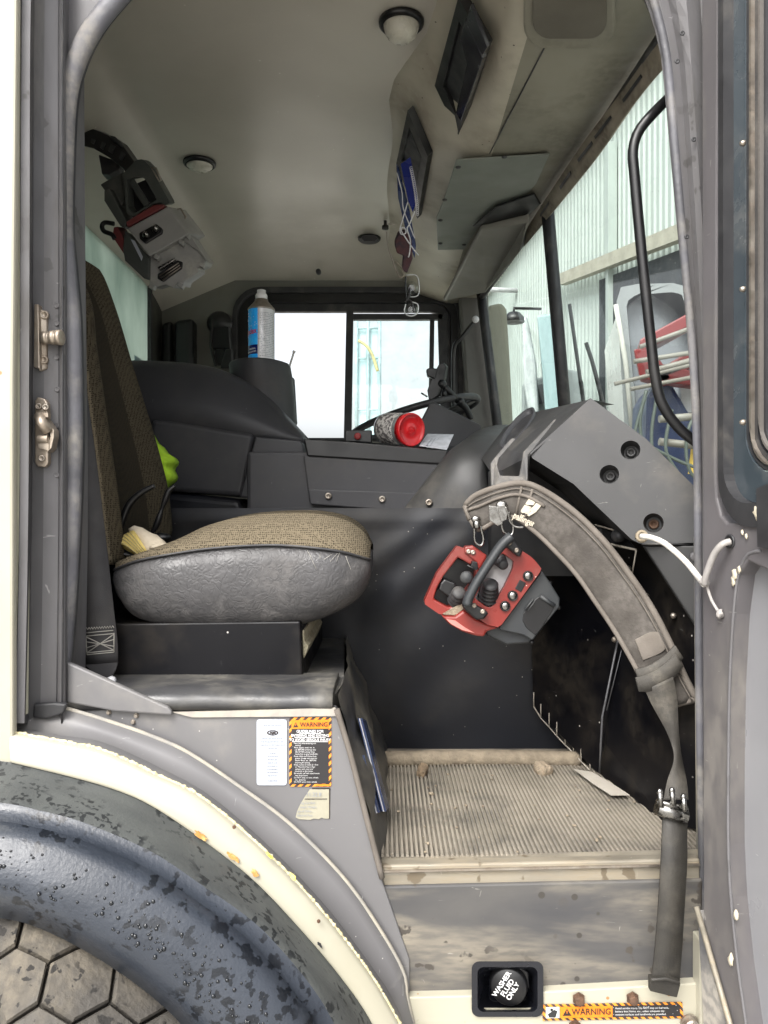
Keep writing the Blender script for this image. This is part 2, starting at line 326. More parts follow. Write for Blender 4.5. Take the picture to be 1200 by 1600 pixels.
M['red'] = mat('red_housing_plastic', (0.2055, 0.0226, 0.0165), (0.1726, 0.0185, 0.0144), 9, rough=.38, dirt=(0.1792, 0.0986, 0.0806), dsc=10, dlo=.5, dhi=.75, damt=.5, spots=(.6, .45, .4), ssc=70, sth=.08)
M['reddark'] = mat('dusty_dark_red_plastic', (.16, .03, .03), rough=.5)
M['body'] = mat('slate_plastic', (0.0237, 0.0262, 0.0294), (0.0315, 0.0347, 0.0367), 10, rough=.5, dirt=(0.0840, 0.0784, 0.0672), dsc=12, dlo=.52, dhi=.75, damt=.5)
M['boxgrey'] = mat('grey_instrument_case', (0.3230, 0.3145, 0.3060), (0.2550, 0.2550, 0.2380), 8, rough=.5, dirt=(0.4480, 0.4320, 0.3840), dsc=12, dlo=.5, dhi=.7, damt=.6)
M['boxdark'] = mat('dark_green_case', (0.0650, 0.0715, 0.0650), (0.0455, 0.0520, 0.0494), 8, rough=.5, dirt=(0.1680, 0.1560, 0.1320), dsc=9, dlo=.5, dhi=.75, damt=.5)
M['chrome'] = mat('worn_chrome', (0.3300, 0.3240, 0.3120), (0.2100, 0.2040, 0.1920), 60, rough=.25, metal=1)
M['steel'] = mat('zinc_steel', (.42, .38, .33), (.30, .26, .22), 30, rough=.42, metal=.85, dirt=(.25, .2, .15), dsc=40, dlo=.5, dhi=.7, damt=.6)
M['brass'] = mat('tarnished_latch_steel', (.44, .38, .31), (.30, .25, .2), 30, rough=.42, metal=.7, dirt=(.32, .26, .2), dsc=30, dlo=.45, dhi=.7, damt=.6)
M['rust'] = mat('rusty_bolt', (0.1120, 0.0595, 0.0350), (0.0630, 0.0350, 0.0210), 80, rough=.8, bump=.4, bsc=500)
M['alu'] = mat('dirty_aluminium_sill', (0.2890, 0.2635, 0.2125), (0.2125, 0.1913, 0.1530), 9, rough=.45, metal=.3, dirt=(0.3060, 0.2610, 0.1890), dsc=7, dlo=.42, dhi=.64, damt=.8, stretch=(1, 3, 6), scratch=(.6, .58, .52), blot=((.16, .13, .09), 26, .58))
M['mat'] = mat('dusty_ribbed_rubber_mat', (.30, .265, .215), (.22, .195, .155), 8, rough=.9, rvar=.05, bump=.4, bsc=200, dirt=(.09, .083, .072), dsc=6.5, dlo=.50, dhi=.66, damt=.8)
M['matlow'] = mat('mat_groove', (0.1200, 0.1080, 0.0900), (0.3000, 0.2640, 0.2100), 9, rough=.9, lo=.38, hi=.55)
M['mud'] = mat('dried_mud', (.30, .25, .18), (.20, .165, .12), 40, rough=1, bump=1, bsc=120, bdist=.004)
M['step'] = mat('muddy_step_riser', (0.0813, 0.0783, 0.0753), (0.0512, 0.0512, 0.0543), 6, rough=.55, dirt=(0.2675, 0.2362, 0.1827), dsc=4.2, dlo=.44, dhi=.66, damt=.85, spots=(.045, .04, .035), ssc=22, sth=.13, scratch=(.42, .4, .36), stretch=(.7, 1, 3), blot=((.06, .052, .044), 30, .62))
M['flare'] = mat('wet_rubber_fender', (0.0216, 0.0266, 0.0360), (0.0346, 0.0410, 0.0533), 9, rough=.38, rvar=.10, bump=.5, bsc=210, bdist=.0012, blot=((.007, .009, .013), 70, .545))
M['flaretop'] = mat('dull_rubber_fender_top', (.072, .077, .074), (.048, .052, .052), 12, rough=.6, bump=.5, bsc=200, bdist=.0015, blot=((.014, .016, .017), 95, .54))
M['headtrim'] = mat('dirty_header_trim', (.26, .23, .18), (.19, .165, .125), 8, rough=.7, dirt=(.10, .085, .065), dsc=10, dlo=.42, dhi=.6, damt=.8)
M['conshade'] = mat('shaded_console', (0.2295, 0.2167, 0.1700), (0.1870, 0.1785, 0.1403), 4, rough=.5, dirt=(.12, .11, .085), dsc=6, dlo=.45, dhi=.7, damt=.6)  # console colour darkened to paint in the shade of its downward faces
M['drop'] = mat('water_drop', (.012, .014, .017), rough=.12, rvar=.01)
M['tyre'] = mat('worn_tyre_rubber', (.068, .062, .054), (.045, .041, .036), 9, rough=.75, bump=.7, bsc=130, bdist=.003, dirt=(.15, .13, .10), dsc=9, dlo=.44, dhi=.62, damt=.9, blot=((.02, .018, .016), 60, .60))
M['tyregroove'] = mat('tyre_groove', (.018, .016, .014), (.06, .05, .04), 90, rough=1, bump=1, bsc=400)
M['frost'] = None
M['lens'] = mat('lamp_lens', (.55, .53, .45), (.45, .43, .37), 30, rough=.3, bump=.3, bsc=300)
M['orange'] = mat('orange_vinyl', (.80, .22, .012), (.75, .20, .01), 20, rough=.4)
M['stickerblack'] = mat('black_vinyl_print', (.028, .026, .028), rough=.4, spots=(.5, .5, .5), ssc=190, sth=.13)
M['ink'] = mat('black_ink', (.03, .02, .018), rough=.5)
M['inkgrey'] = mat('faded_ink', (.30, .32, .36), rough=.5)
M['print'] = mat('white_print', (.85, .85, .85), rough=.5)
M['stwhite'] = mat('pale_sticker', (0.4480, 0.4769, 0.5346), (0.4190, 0.4480, 0.5057), 20, rough=.35)
M['stcream'] = mat('yellowed_label', (0.3600, 0.3420, 0.2640), (0.3000, 0.2820, 0.2160), 30, rough=.6)
M['hazard'] = stripes('hazard_stripe', (.80, .27, .03), (.05, .03, .025), .011)
M['hazardm'] = stripes('hazard_stripe_reverse', (.80, .27, .03), (.05, .03, .025), .011, ax=(1, 0, -1))
M['lime'] = mat('hi_vis_cloth', (.42, .66, .03), (.32, .52, .02), 40, rough=.85, bump=.6, bsc=300, bdist=.001)
M['gyellow'] = mat('yellow_cuff_fabric', (.68, .53, .17), (.55, .42, .13), 60, rough=.85, bump=.5, bsc=400)
M['gcream'] = mat('cream_leather', (.62, .54, .42), (.52, .45, .34), 25, rough=.75, bump=.5, bsc=160)
M['bluecan'] = mat('can_blue', (0.0320, 0.4800, 1.2480), (0.0480, 0.6080, 1.3600), 30, rough=.25)
M['cansilver'] = mat('can_label_silver', (0.7425, 0.7425, 0.7560), rough=.35, metal=.2)
M['navy'] = mat('navy_print', (.01, .02, .16), rough=.3)
M['redprint'] = mat('red_print', (.72, .03, .03), rough=.4)
M['lid'] = mat('red_lid', (.56, .012, .016), rough=.28, rvar=.05, coat=.2)
M['jar'] = mat('clear_jar', (.55, .55, .52), (.2, .2, .19), 60, rough=.3)
M['green'] = mat('green_dot', (.02, .35, .12), rough=.5)
M['paper'] = mat('printed_paper', (.50, .52, .56), (.38, .40, .43), 60, rough=.7)
M['bluebook'] = mat('navy_booklet', (.018, .03, .10), (.05, .07, .13), 20, rough=.3)
M['page'] = mat('page_edge', (.62, .62, .64), rough=.7)
M['cord'] = mat('white_cord', (.66, .64, .60), (.52, .49, .44), 60, rough=.6)
M['cordg'] = mat('grey_cord', (.25, .235, .23), (.35, .33, .31), 60, rough=.6)
M['skyblue'] = mat('pale_blue_steel', (0.288, 0.448, 0.496), (0.24, 0.384, 0.432), 2, rough=.5)
M['siding'] = mat('pale_corrugated_steel', (0.3421, 0.3877, 0.3649), (0.3079, 0.3536, 0.3307), .7, rough=.45)
M['trim'] = mat('beige_trim_steel', (0.3520, 0.3360, 0.2720), rough=.5)
M['conc'] = mat('concrete', (.42, .42, .38), (.35, .35, .32), 2, rough=.85)
M['dark'] = mat('dark_doorway', (.015, .02, .025), rough=.7)
M['boomred'] = mat('red_boom_paint', (0.1680, 0.0120, 0.0140), (0.1440, 0.0120, 0.0120), 4, rough=.4)
M['pipe'] = mat('pale_steel_pipe', (0.2063, 0.1980, 0.1733), (0.1485, 0.1361, 0.1155), 5, rough=.5)
M['tbl'] = mat('blue_truck_paint', (0.0031, 0.0105, 0.0462), (0.0042, 0.0147, 0.0588), 4, rough=.4)
M['hose'] = mat('grey_green_hose', (0.0640, 0.0800, 0.0680), rough=.6)
M['yel'] = mat('yellow_paint', (.75, .50, .08), rough=.5)
M['asphalt'] = mat('light_bounce_ground', (.44, .42, .38), (.36, .345, .31), 3, rough=.85, bump=.4, bsc=60, bdist=.01)  # ground made pale to bounce light up onto the roof liner
M['visor'] = mat('grey_visor_vinyl', (.20, .195, .17), (.16, .155, .135), 5, rough=.5)
M['doorp'] = mat('scuffed_door_paint', (.115, .108, .113), (.085, .08, .083), 6, rough=.45, dirt=(.20, .185, .165), dsc=6, dlo=.5, dhi=.72, damt=.6, scratch=(.4, .38, .35), stretch=(1, 1, .5))
M['glass'] = glass('window_glass')
M['glassw'] = glass('windshield_glass', (.90, .97, .94), 1.0, .05)
M['glassd'] = mat('dark_tinted_glass', (.004, .005, .008), rough=.12, spec=.5)
def XT(Y): return .515 - (Y - 1.42) * .115 / 1.63 * .93 + .012 * math.sin(math.pi * min(max((Y - 1.2) / 2, 0), 1))
def frost():
    m = bpy.data.materials.new('dirty_green_glass'); m.use_nodes = True; n = m.node_tree; N = n.nodes; L = n.links; N.clear()
    out = N.new('ShaderNodeOutputMaterial'); t = N.new('ShaderNodeBsdfTranslucent'); d = N.new('ShaderNodeBsdfDiffuse'); g = N.new('ShaderNodeBsdfGlossy'); g.inputs['Roughness'].default_value = .12
    tc = N.new('ShaderNodeTexCoord'); mp = N.new('ShaderNodeMapping'); mp.inputs['Scale'].default_value = (1, 1, .5); L.new(tc.outputs['Object'], mp.inputs[0])
    nz = N.new('ShaderNodeTexNoise'); nz.inputs['Scale'].default_value = 5; nz.inputs['Detail'].default_value = 9; nz.inputs['Distortion'].default_value = .2; L.new(mp.outputs[0], nz.inputs[0])
    cr = N.new('ShaderNodeValToRGB'); cr.color_ramp.elements[0].position = .32; cr.color_ramp.elements[0].color = (.36, .44, .40, 1); cr.color_ramp.elements[1].position = .68; cr.color_ramp.elements[1].color = (.62, .70, .65, 1); L.new(nz.outputs['Fac'], cr.inputs[0])
    L.new(cr.outputs[0], t.inputs[0]); L.new(cr.outputs[0], d.inputs[0])
    a = N.new('ShaderNodeMixShader'); a.inputs[0].default_value = .3; L.new(t.outputs[0], a.inputs[1]); L.new(d.outputs[0], a.inputs[2])
    b = N.new('ShaderNodeMixShader'); b.inputs[0].default_value = .12; L.new(a.outputs[0], b.inputs[1]); L.new(g.outputs[0], b.inputs[2]); L.new(b.outputs[0], out.inputs[0]); return m
M['frost'] = frost()
# ---------------------------------------------------------------- the ground
g = MB(); g.add([(-400, -400, 0), (400, -400, 0), (400, 400, 0), (-400, 400, 0)], [(0, 1, 2, 3)])
g.build('ground', M['asphalt'])['kind'] = 'structure'

# ================================================================ THE TRUCK
T = thing('service_truck', 'cream and grey truck cab with its door open, seen from the passenger side', 'truck', (0, 2.2, 0))

# --- roof, shells -------------------------------------------------------------
b = MB(); b.box((-.31, 2.25, 2.72), (1.56, 2.5, .06)); b.build('roof', M['cream'], T, bevel=.02)
# roof liner: one sheet with sloping coves to the back wall and the far side
def liner_r(X, Y):
    r = 1.05
    a = max(0, -.64 - X); r -= .42 * a
    c = max(0, Y - 3.02); r -= .35 * c * c / .5
    r -= .0 * Y
    return r + .006 * noise.noise(V((X * 3, Y * 3, 0)))
b = MB(); nx, ny = 40, 50
vs = []; 
for i in range(nx + 1):
    for j in range(ny + 1):
        X = -.97 + (1.10) * i / nx; Y = 1.14 + 2.2 * j / ny
        vs.append((X, Y, ZC + liner_r(X, Y)))
b.add(vs, [(i * (ny + 1) + j, i * (ny + 1) + j + 1, (i + 1) * (ny + 1) + j + 1, (i + 1) * (ny + 1) + j) for i in range(nx) for j in range(ny)], 0, True)
b.build('roof_liner', M['liner'], T)
# overhead console: sloping face, flat underside to the windshield header
b = MB(); rings = []
for Y in [1.14 + 2.19 * k / 24 for k in range(25)]:
    k = min(max((Y - 1.62) / .35, 0), 1); s = k * k * (3 - 2 * k); x0 = .125 - .095 * s
    rw = .0 * Y
    rings.append([V((x0 - .03, Y, ZC + 1.055)), V((x0, Y, ZC + 1.045)), V((x0 + .03, Y, ZC + 1.02)), V((x0 + .10, Y, ZC + .94)), V((.235, Y, ZC + .905)), V((.27, Y, ZC + .895)), V((.29, Y, ZC + .893)),
                  V((.38, Y, ZC + .893)), V((XT(Y) + .012, Y, ZC + .893)), V((XT(Y) - .01, Y, ZC + 1.10)), V((x0 - .03, Y, ZC + 1.10))])
b.loft(rings, closed=True, cap=True)
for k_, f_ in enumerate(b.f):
    if len(f_) == 4 and all(abs(b.v[i].z - ZC - .893) < .003 and b.v[i].x > .27 for i in f_): b.m[k_] = 1  # flat underside gets the colour with its shade painted in
CON = b.build('overhead_console', [M['console'], M['conshade']], T)
# seam along the console, raised speaker housing and its grille
b = MB(); p = [PR(850, 76, .892), PR(765, 240, .892)]; b.tube(p, .0016, 6); b.build('trim_seam', M['rubdark'], CON)
b = MB(); b.slab([PR(x, y, .888) for x, y in rrect(818, -40, 962, 68, 34)], (0, 0, -.012)); b.build('speaker_housing', M['conshade'], CON, bevel=.008, seg=3)
b = MB(); b.slab([PR(x, y, .874) for x, y in rrect(832, -34, 948, 58, 28)], (0, 0, -.004)); b.build('speaker_grille', mat('speaker_cloth', (.13, .12, .095), bump=.8, bsc=500, rough=.9), CON, bevel=.002)
# olive equipment plate with screws
b = MB(); pl = [(713, 248), (859, 239), (838, 285), (800, 330), (751, 350), (725, 388), (684, 389), (682, 338), (692, 315)]
b.slab([PR(x, y, .886) for x, y in pl], (0, 0, -.004)); PLT = b.build('steel_cover_plate', M['plate'], CON, bevel=.001)
for x, y in ((716, 262), (695, 313), (688, 345), (688, 381), (788, 246), (725, 383)):
    c = PR(x, y, .880); b = MB(); b.lathe(c + V((0, 0, .002)), (0, 0, -1), [(.007, 0), (.007, .002), (.004, .004), (0, .0042)], 10); b.build('screw', M['rubdark'], PLT)
# driver's sun visor
b = MB()
V1 = [PR(751, 350, .87), PR(829, 331, .87), PR(811, 386, .80), PR(760, 449, .84), PR(692, 464, .87)]
b.slab(V1, (0, 0, -.02)); b.build('sun_visor', M['visor'], T, bevel=.008, seg=3)
b = MB(); b.slab([PR(738, 352, .876), PR(775, 320, .876), PR(835, 300, .876), PR(845, 316, .876), PR(828, 333, .872), PR(752, 349, .872)], (0, 0, -.006)); b.build('visor_gap_shade', M['black'], T, bevel=.003)  # black sheet painting the shadowed gap above the visor
# windshield header with its slots
b = MB(); A = [PR(1036, 52, .868), PR(975, 138, .868), PR(905, 232, .868), PR(824, 355, .868)]; B = [PR(1050, 92, .83), PR(990, 162, .83), PR(918, 264, .83), PR(818, 386, .835)]
A = [PX(1052, 20, .55)] + A; B = [PX(1080, 30, .58)] + B
b.band(A[1:], B[1:], 24, (.012, 0, .012)); HD = b.build('windshield_header', M['headtrim'], T)
for t0 in (.20, .44, .58, .72, .84):
    i = t0 * 3; k = int(i); u = i - k; a0 = A[1:][k].lerp(A[1:][k + 1], u); b0 = B[1:][k].lerp(B[1:][k + 1], u)
    d = (A[1:][k + 1] - A[1:][k]).normalized() * .09
    b = MB(); q = [a0.lerp(b0, .30), a0.lerp(b0, .30) + d, a0.lerp(b0, .46) + d, a0.lerp(b0, .46)]
    b.slab([v + V((-.003, 0, -.003)) for v in q], (.002, 0, .002)); b.build('slot', M['rubdark'], HD)
# far-side shade of the header near the passenger corner
b = MB(); b.slab([V((.10, 1.12, ZC + .89)), V((.52, 1.12, ZC + .89)), V((.52, 1.125, ZC + 1.1)), V((.10, 1.125, ZC + 1.1))], (0, .02, 0)); b.build('front_header_panel', M['console'], T)

# --- dome lamps ---------------------------------------------------------------
def dome(px, py, rad, lensm, deep=.022, nm='dome_lamp'):
    c = PR(px, py, 1.046); b = MB(); b.lathe(c, (0, 0, -1), [(rad * 1.22, 0), (rad * 1.2, .006), (rad, .012), (rad * .98, .006), (rad * .9, .003)], 32)
    o = b.build(nm, M['black'], T)
    b = MB(); b.lathe(c + V((0, 0, -.004)), (0, 0, -1), [(rad * .97, 0), (rad * .95, .008), (rad * .8, deep * .7), (rad * .5, deep), (0, deep * 1.08)], 32); b.build('lens', lensm, o)
    return o
dome(627, 34, .040, M['lens'], .035); dome(312, 254, .040, M['lens'], .02)
o = dome(577, 372, .036, M['rubdark'], .012, 'roof_vent'); 
b = MB(); c = PR(577, 372, 1.03)
for k in range(-2, 3): b.box(c + V((0, k * .012, 0)), (.06 - abs(k) * .008, .004, .006), rot=Matrix.Rotation(.5, 3, 'X'))
b.build('louvre', M['black'], o)
c = PR(602, 345, 1.045); b = MB(); b.lathe(c, (0, 0, -1), [(.006, 0), (.006, .015), (.012, .018), (.012, .03), (0, .032)], 12); b.build('coat_hook', M['black'], T)
# console pockets: dark angled frames (tilted to the sloping face)
n0 = V((-.72, 0, -.69)).normalized(); p0 = V((.155, 1.7, ZC + .965))
def pk(l, off): return [PL(x, y, p0 + n0 * off, n0) for x, y in l]
b = MB(); o4 = [(716, -4), (759, 72), (716, 211), (679, 134)]; i4 = [(717, 34), (742, 84), (712, 178), (692, 136)]
ringplate(b, pk(o4, .008), pk(i4, .008), -n0 * .02); K1 = b.build('overhead_pocket', M['black'], CON, bevel=.002)
b = MB(); b.slab(pk(i4, -.002), -n0 * .004); b.build('pocket_dark_sheet', M['rubdark'], K1)  # dark sheet paints the shade of a deep hollow, here and in the second pocket
b = MB(); b.slab(pk([(735, 8), (761, 74), (754, 86), (728, 36)], .016), -n0 * .008); b.slab(pk([(727, 30), (754, 92), (720, 190), (712, 176), (729, 100), (719, 60)], .012), -n0 * .012)
b.build('folded_flap', mat('glossy_black', (.03, .03, .035), rough=.2), K1, bevel=.001)
b = MB(); o4 = [(637, 172), (668, 244), (652, 342), (619, 256)]; i4 = [(639, 200), (658, 246), (646, 300), (627, 250)]
p0b = V((.075, 2.0, ZC + .975)); 
def pk2(l, off): return [PL(x, y, p0b + n0 * off, n0) for x, y in l]
ringplate(b, pk2(o4, .008), pk2(i4, .008), -n0 * .02); K2 = b.build('overhead_pocket', M['black'], CON, bevel=.002)
b = MB(); b.slab(pk2(i4, -.002), -n0 * .004); b.build('pocket_dark_sheet', M['rubdark'], K2)

# --- far side: door wall with window ------------------------------------------
YF = 3.30
outer = [P(x, y, YF) for x, y in ((760, 300), (760, 1250), (200, 1250), (200, 300))]
def matchrect(x0, y0, x1, y1, rr):      # outer rectangle sampled to match a rounded rectangle of 28 points
    o = []
    for cx, cy in ((x1, y0), (x1, y1), (x0, y1), (x0, y0)):
        o += [(cx, cy)] * 7
    return o
def ringpx(x0, y0, x1, y1, r, X0, Y0, X1, Y1, r2, Y, t, name, m, par, bev=0, Yi=None):
    b = MB(); o = pts(rrect(x0, y0, x1, y1, r) if r else matchrect(x0, y0, x1, y1, 0), Y); i = pts(rrect(X0, Y0, X1, Y1, r2), Yi or Y)
    ringplate(b, o, i, (0, t, 0)); return b.build(name, m, par, bevel=bev)
FW = ringpx(120, 380, 758, 1300, 0, 392, 470, 706, 690, 30, YF, .05, 'driver_side_wall', mat('grey_side_trim', (.19, .185, .16), (.15, .148, .13), 4, rough=.55, dirt=(.15, .14, .11), dsc=3), T)
ringpx(363, 448, 724, 720, 44, 371, 457, 716, 712, 38, YF - .02, .03, 'door_seal', M['rubdark'], FW, .005)
ringpx(371, 457, 716, 712, 38, 395, 473, 704, 692, 26, YF - .008, .02, 'window_surround', M['black'], FW, .004)
SW = ringpx(392, 470, 706, 700, 26, 402, 487, 692, 684, 20, YF + .01, .03, 'driver_window', M['rubdark'], T, .003)
b = MB(); b.px([(541, 486), (552, 486), (549, 690), (537, 690)], YF - .004, .03); b.px([(672, 495), (679, 495), (676, 690), (669, 690)], YF + .02, .02)
b.px([(548, 490), (692, 490), (692, 499), (548, 499)], YF + .0, .03); b.px([(684, 487), (700, 487), (700, 690), (690, 690)], YF, .03)
b.build('slider_frame', M['rubdark'], SW, bevel=.002)
b = MB(); b.px([(548, 492), (692, 492), (692, 690), (548, 690)], YF + .03, .004); b.build('slider_pane', M['glass'], SW)
# sliding pane catch
# far corner bits: grab handle on pillar, back wall belts
b = MB(); b.tube([P(745, 498, 3.0), P(722, 527, 3.0), P(709, 548, 3.02), P(709, 640, 3.05)], .0085, 8, k=24); GH = b.build('grab_handle', M['black'], T)
b = MB(); b.ell(P(743, 499, 2.99), (.014, .012, .014)); b.build('end_cap', M['page'], GH)
# far pillar
b = MB(); b.px([(716, 440), (762, 440), (775, 700), (735, 700)], 3.2, .06); b.build('driver_pillar', mat('pillar_trim', (.13, .13, .115), (.10, .10, .09), 5, rough=.55), T, bevel=.01)
# --- rear wall with green window ------------------------------------------------
b = MB(); XR = -.955
def rw(l): return [V((XR, y, ZC + r)) for y, r in l]
b.slab(rw([(1.12, -.6), (1.12, 1.08), (2.0, 1.08), (2.0, -.6)]), (-.04, 0, 0)); b.slab(rw([(2.0, .955), (2.0, 1.08), (3.12, 1.08), (3.12, .93)]), (-.04, 0, 0))
b.slab(rw([(3.12, -.6), (3.12, 1.08), (3.34, 1.08), (3.34, -.6)]), (-.04, 0, 0)); b.slab(rw([(2.0, -.6), (2.0, .35), (3.12, .35), (3.12, -.6)]), (-.04, 0, 0))
RW = b.build('rear_wall', mat('rear_wall_trim', (.07, .07, .06), rough=.6), T)
b = MB(); b.slab(rw([(2.0, .35), (2.0, .955), (3.12, .93), (3.12, .35)]), (-.008, 0, 0)); RWN = b.build('rear_window', M['frost'], T)
b = MB(); b.box((XR + .006, 3.11, ZC + .66), (.016, .02, .6)); b.tube([V((XR + .004, 2.0, ZC + .955)), V((XR + .004, 3.12, ZC + .93))], .010, 8); b.build('window_gasket', M['rubdark'], RWN)
b = MB(); b.slab(rw([(2.94, .52), (2.94, .60), (3.04, .60), (3.04, .52)]), (.001, 0, 0)); b.build('window_decal', mat('faded_blue_decal', (.22, .36, .42), (.4, .5, .5), 30), RWN)
# black fittings on the far wall
b = MB(); b.px([(271, 500), (302, 496), (302, 572), (270, 572)], 3.18, .08); b.build('head_pad', M['black'], T, bevel=.02, seg=4)
b = MB(); b.px([(252, 505), (268, 500), (268, 572), (250, 572)], 3.22, .05); b.build('wall_pad', M['black'], T, bevel=.015, seg=3)
b = MB(); b.ell(P(343, 505, 3.2), (.055, .04, .05)); b.px([(330, 510), (357, 510), (360, 545), (330, 545)], 3.17, .06); b.px([(336, 540), (350, 540), (350, 570), (334, 570)], 3.18, .03)
b.px([(352, 545), (362, 545), (362, 575), (344, 575)], 3.15, .04); b.tube([P(333, 500, 3.17), P(330, 540, 3.16), P(338, 572, 3.15)], .008, 6, k=10); b.build('belt_reel', M['black'], T, bevel=.004)
b = MB(); b.lathe(P(498, 426, 3.2), (0, -1, 0), [(.011, 0), (.011, .02), (.006, .025), (0, .026)], 12); b.build('wall_knob', M['rubdark'], T)
b = MB(); b.px([(484, 418), (512, 418), (512, 440), (484, 440)], 3.27, .04)

# --- engine cover (moulded, charcoal) --------------------------------------------
def bulge(name, l, Y, t, m, par=T, bev=.02, seg=4, mb=None):
    b = mb or MB(); b.px(l, Y, t); return b.build(name, m, par, bevel=bev, seg=seg)
prof = [(60, 566), (185, 560), (245, 561), (302, 566), (345, 577), (385, 597), (418, 622), (446, 650), (474, 680)]
b = MB(); top = resample(pts(prof, 2.05), 40); bot = resample(pts([(60, 650), (185, 650), (235, 655), (300, 662), (380, 676), (474, 686)], 2.0), 40)
rings = []
for a, c in zip(top, bot):
    back = V((0, .45, 0)); rings.append([c + V((0, .03, -.02)), c, c.lerp(a, .4) + V((0, -.004, 0)), c.lerp(a, .85) + V((0, .004, 0)), a + V((0, .03, .0)), a + V((0, .06, .006)), a + back, c + back])
b.loft(rings, closed=True, cap=True); EC = b.build('engine_cover', M['plastic'], T)
bulge('cover_panel', [(236, 654), (262, 657), (391, 677), (397, 682), (378, 776), (272, 768), (230, 766)], 1.99, .5, M['plastic'], EC, .022)
bulge('cover_panel', [(399, 682), (468, 688), (474, 694), (485, 784), (480, 788), (374, 777)], 1.965, .5, M['plastic'], EC, .014)
bulge('cover_panel', [(60, 650), (234, 652), (228, 766), (60, 766)], 2.0, .5, M['plastic'], EC, .02)
bulge('lower_skirt', [(60, 766), (272, 769), (376, 779), (384, 800), (384, 840), (60, 840)], 2.0, .4, M['vinyl'], EC, .02)
# cup holder tower
b = MB(); c = P(412, 575, 2.22)
prf = []
rings = []
for py, xl, xr in ((570, 360, 452), (573, 359, 454), (590, 361, 457), (620, 368, 460), (660, 385, 462), (690, 392, 464)):
    Y = 2.22; L = P(xl, py, Y); Rr = P(xr, py, Y); cc = (L + Rr) / 2; rx = (Rr - L).length / 2
    rings.append([cc + V((rx * math.cos(a) * (1 if abs(math.cos(a)) < .5 else 1), .11 * math.sin(a), 0)) for a in [2 * math.pi * k / 32 for k in range(32)]])
b.loft(rings, closed=True, cap=True); CH = b.build('cup_holder_tower', M['plastic'], T, bevel=.004, auto=60)
b = MB(); b.px([(450, 588), (459, 590), (463, 660), (455, 680), (450, 660)], 2.26, .03); b.build('side_clip', M['rubdark'], CH, bevel=.003)

# --- dash face towards the seat ---------------------------------------------------
b = MB(); b.px([(474, 686), (545, 690), (700, 704), (700, 707), (693, 726), (480, 713)], 1.88, .03); DT = b.build('dash_top_rail', M['black'], T, bevel=.004)
b = MB(); l = [(474, 711), (693, 722), (629, 798), (484, 787)]; b.px(l, 1.885, .03); FP = b.build('dash_face_panel', M['plastic'], T, bevel=.003)
b = MB(); b.px([(481, 764), (657, 770), (630, 799), (485, 788)], 1.872, .012); b.build('lower_strip', M['plastic'], FP, bevel=.003)
def screw(px, py, Y, par, rad=.0085, nm='screw', m='steel'):
    c = P(px, py, Y); b = MB(); b.lathe(c, (0, -1, 0), [(rad, -.004), (rad, .002), (rad * .8, .004), (rad * .45, .004), (rad * .4, .0015), (0, .0015)], 16); return b.build(nm, M[m], par)
screw(513, 775, 1.868, FP); screw(597, 780, 1.868, FP)
# bent line of pale scratches is in the material; the sweeping side moulding
b = MB()
lE = resample([P(628, 799, 1.855), P(664, 753, 1.858), P(700, 707, 1.86), P(722, 690, 1.90), P(748, 672, 2.05), P(775, 664, 2.25)], 40)
rE = resample([P(766, 806, 1.79), P(764, 772, 1.79), (P(760, 742, 1.80)), P(770, 705, 1.84), P(790, 680, 1.98), P(820, 666, 2.25)], 40)
b.loft([[p + V((0, .2, 0)) for p in lE], [p + V((0, .02, 0)) for p in lE]] + [[p.lerp(q, u) + V((-.012 * math.sin(math.pi * u), -.022 * math.sin(math.pi * u) ** .7, 0)) for p, q in zip(lE, rE)] for u in (0, .06, .15, .3, .45, .6, .75, .9, 1)] + [[p + V((.02, .2, 0)) for p in rE]])
SM = b.build('dash_side_moulding', M['plasticd'], T)
screw(670, 785, 1.808, SM)
# dash top reaching to the driver's side
b = MB(); b.slab([V((.10, 1.98, ZC + .17)), V((.50, 1.98, ZC + .17)), V((.52, 3.25, ZC + .20)), V((.10, 3.25, ZC + .20))], (0, 0, -.3)); DB = b.build('dash_body', M['plastic'], T, bevel=.02)
b = MB(); b.slab([V((-.34, 1.90, ZC + .15)), V((.10, 1.90, ZC + .15)), V((.10, 2.30, ZC + .15)), V((-.34, 2.30, ZC + .15))], (0, 0, -.25)); b.build('storage_tray', M['plastic'], T, bevel=.01)
# instrument hump
b = MB(); h = [(652, 668), (672, 629), (677, 627), (683, 630), (752, 664), (752, 700), (655, 700)]; b.px(h, 2.45, .35); b.build('instrument_hump', M['plastic'], T, bevel=.012, seg=3)
# steering wheel
cw = P(648, 654, 2.78); b = MB(); ax = V((-.27, .05, .93)).normalized(); u = V((0, 1, 0)); u = (u - ax * u.dot(ax)).normalized(); v = ax.cross(u)
ax = Matrix.Rotation(R(4), 3, 'Y') @ ax
RW_ = .235
path = [cw + (u * math.cos(a) + v * math.sin(a)) * RW_ for a in [2 * math.pi * k / 48 for k in range(49)]]
b.tube(path, .0125, 10); WH = b.build('steering_wheel', M['rubdark'], T)
b = MB(); 
for a in (0.3, 2.4, 4.5): b.tube([cw - ax * .03, cw + (u * math.cos(a) + v * math.sin(a)) * RW_], .011, 6)
b.lathe(cw - ax * .05, ax, [(.03, -.2), (.05, -.02), (.06, 0), (.06, .03), (0, .035)], 16); b.build('spoke', M['black'], WH)
b = MB(); b.px([(539, 672), (581, 672), (581, 692), (539, 690)], 1.98, .04); SB = b.build('switch_box', M['black'], T, bevel=.003)
b = MB(); b.lathe(P(559, 682, 1.98), (0, -1, 0), [(.009, 0), (.009, .008), (.005, .009), (0, .009)], 12); b.build('switch_knob', mat('red_edge_knob', (.25, .02, .02)), SB)

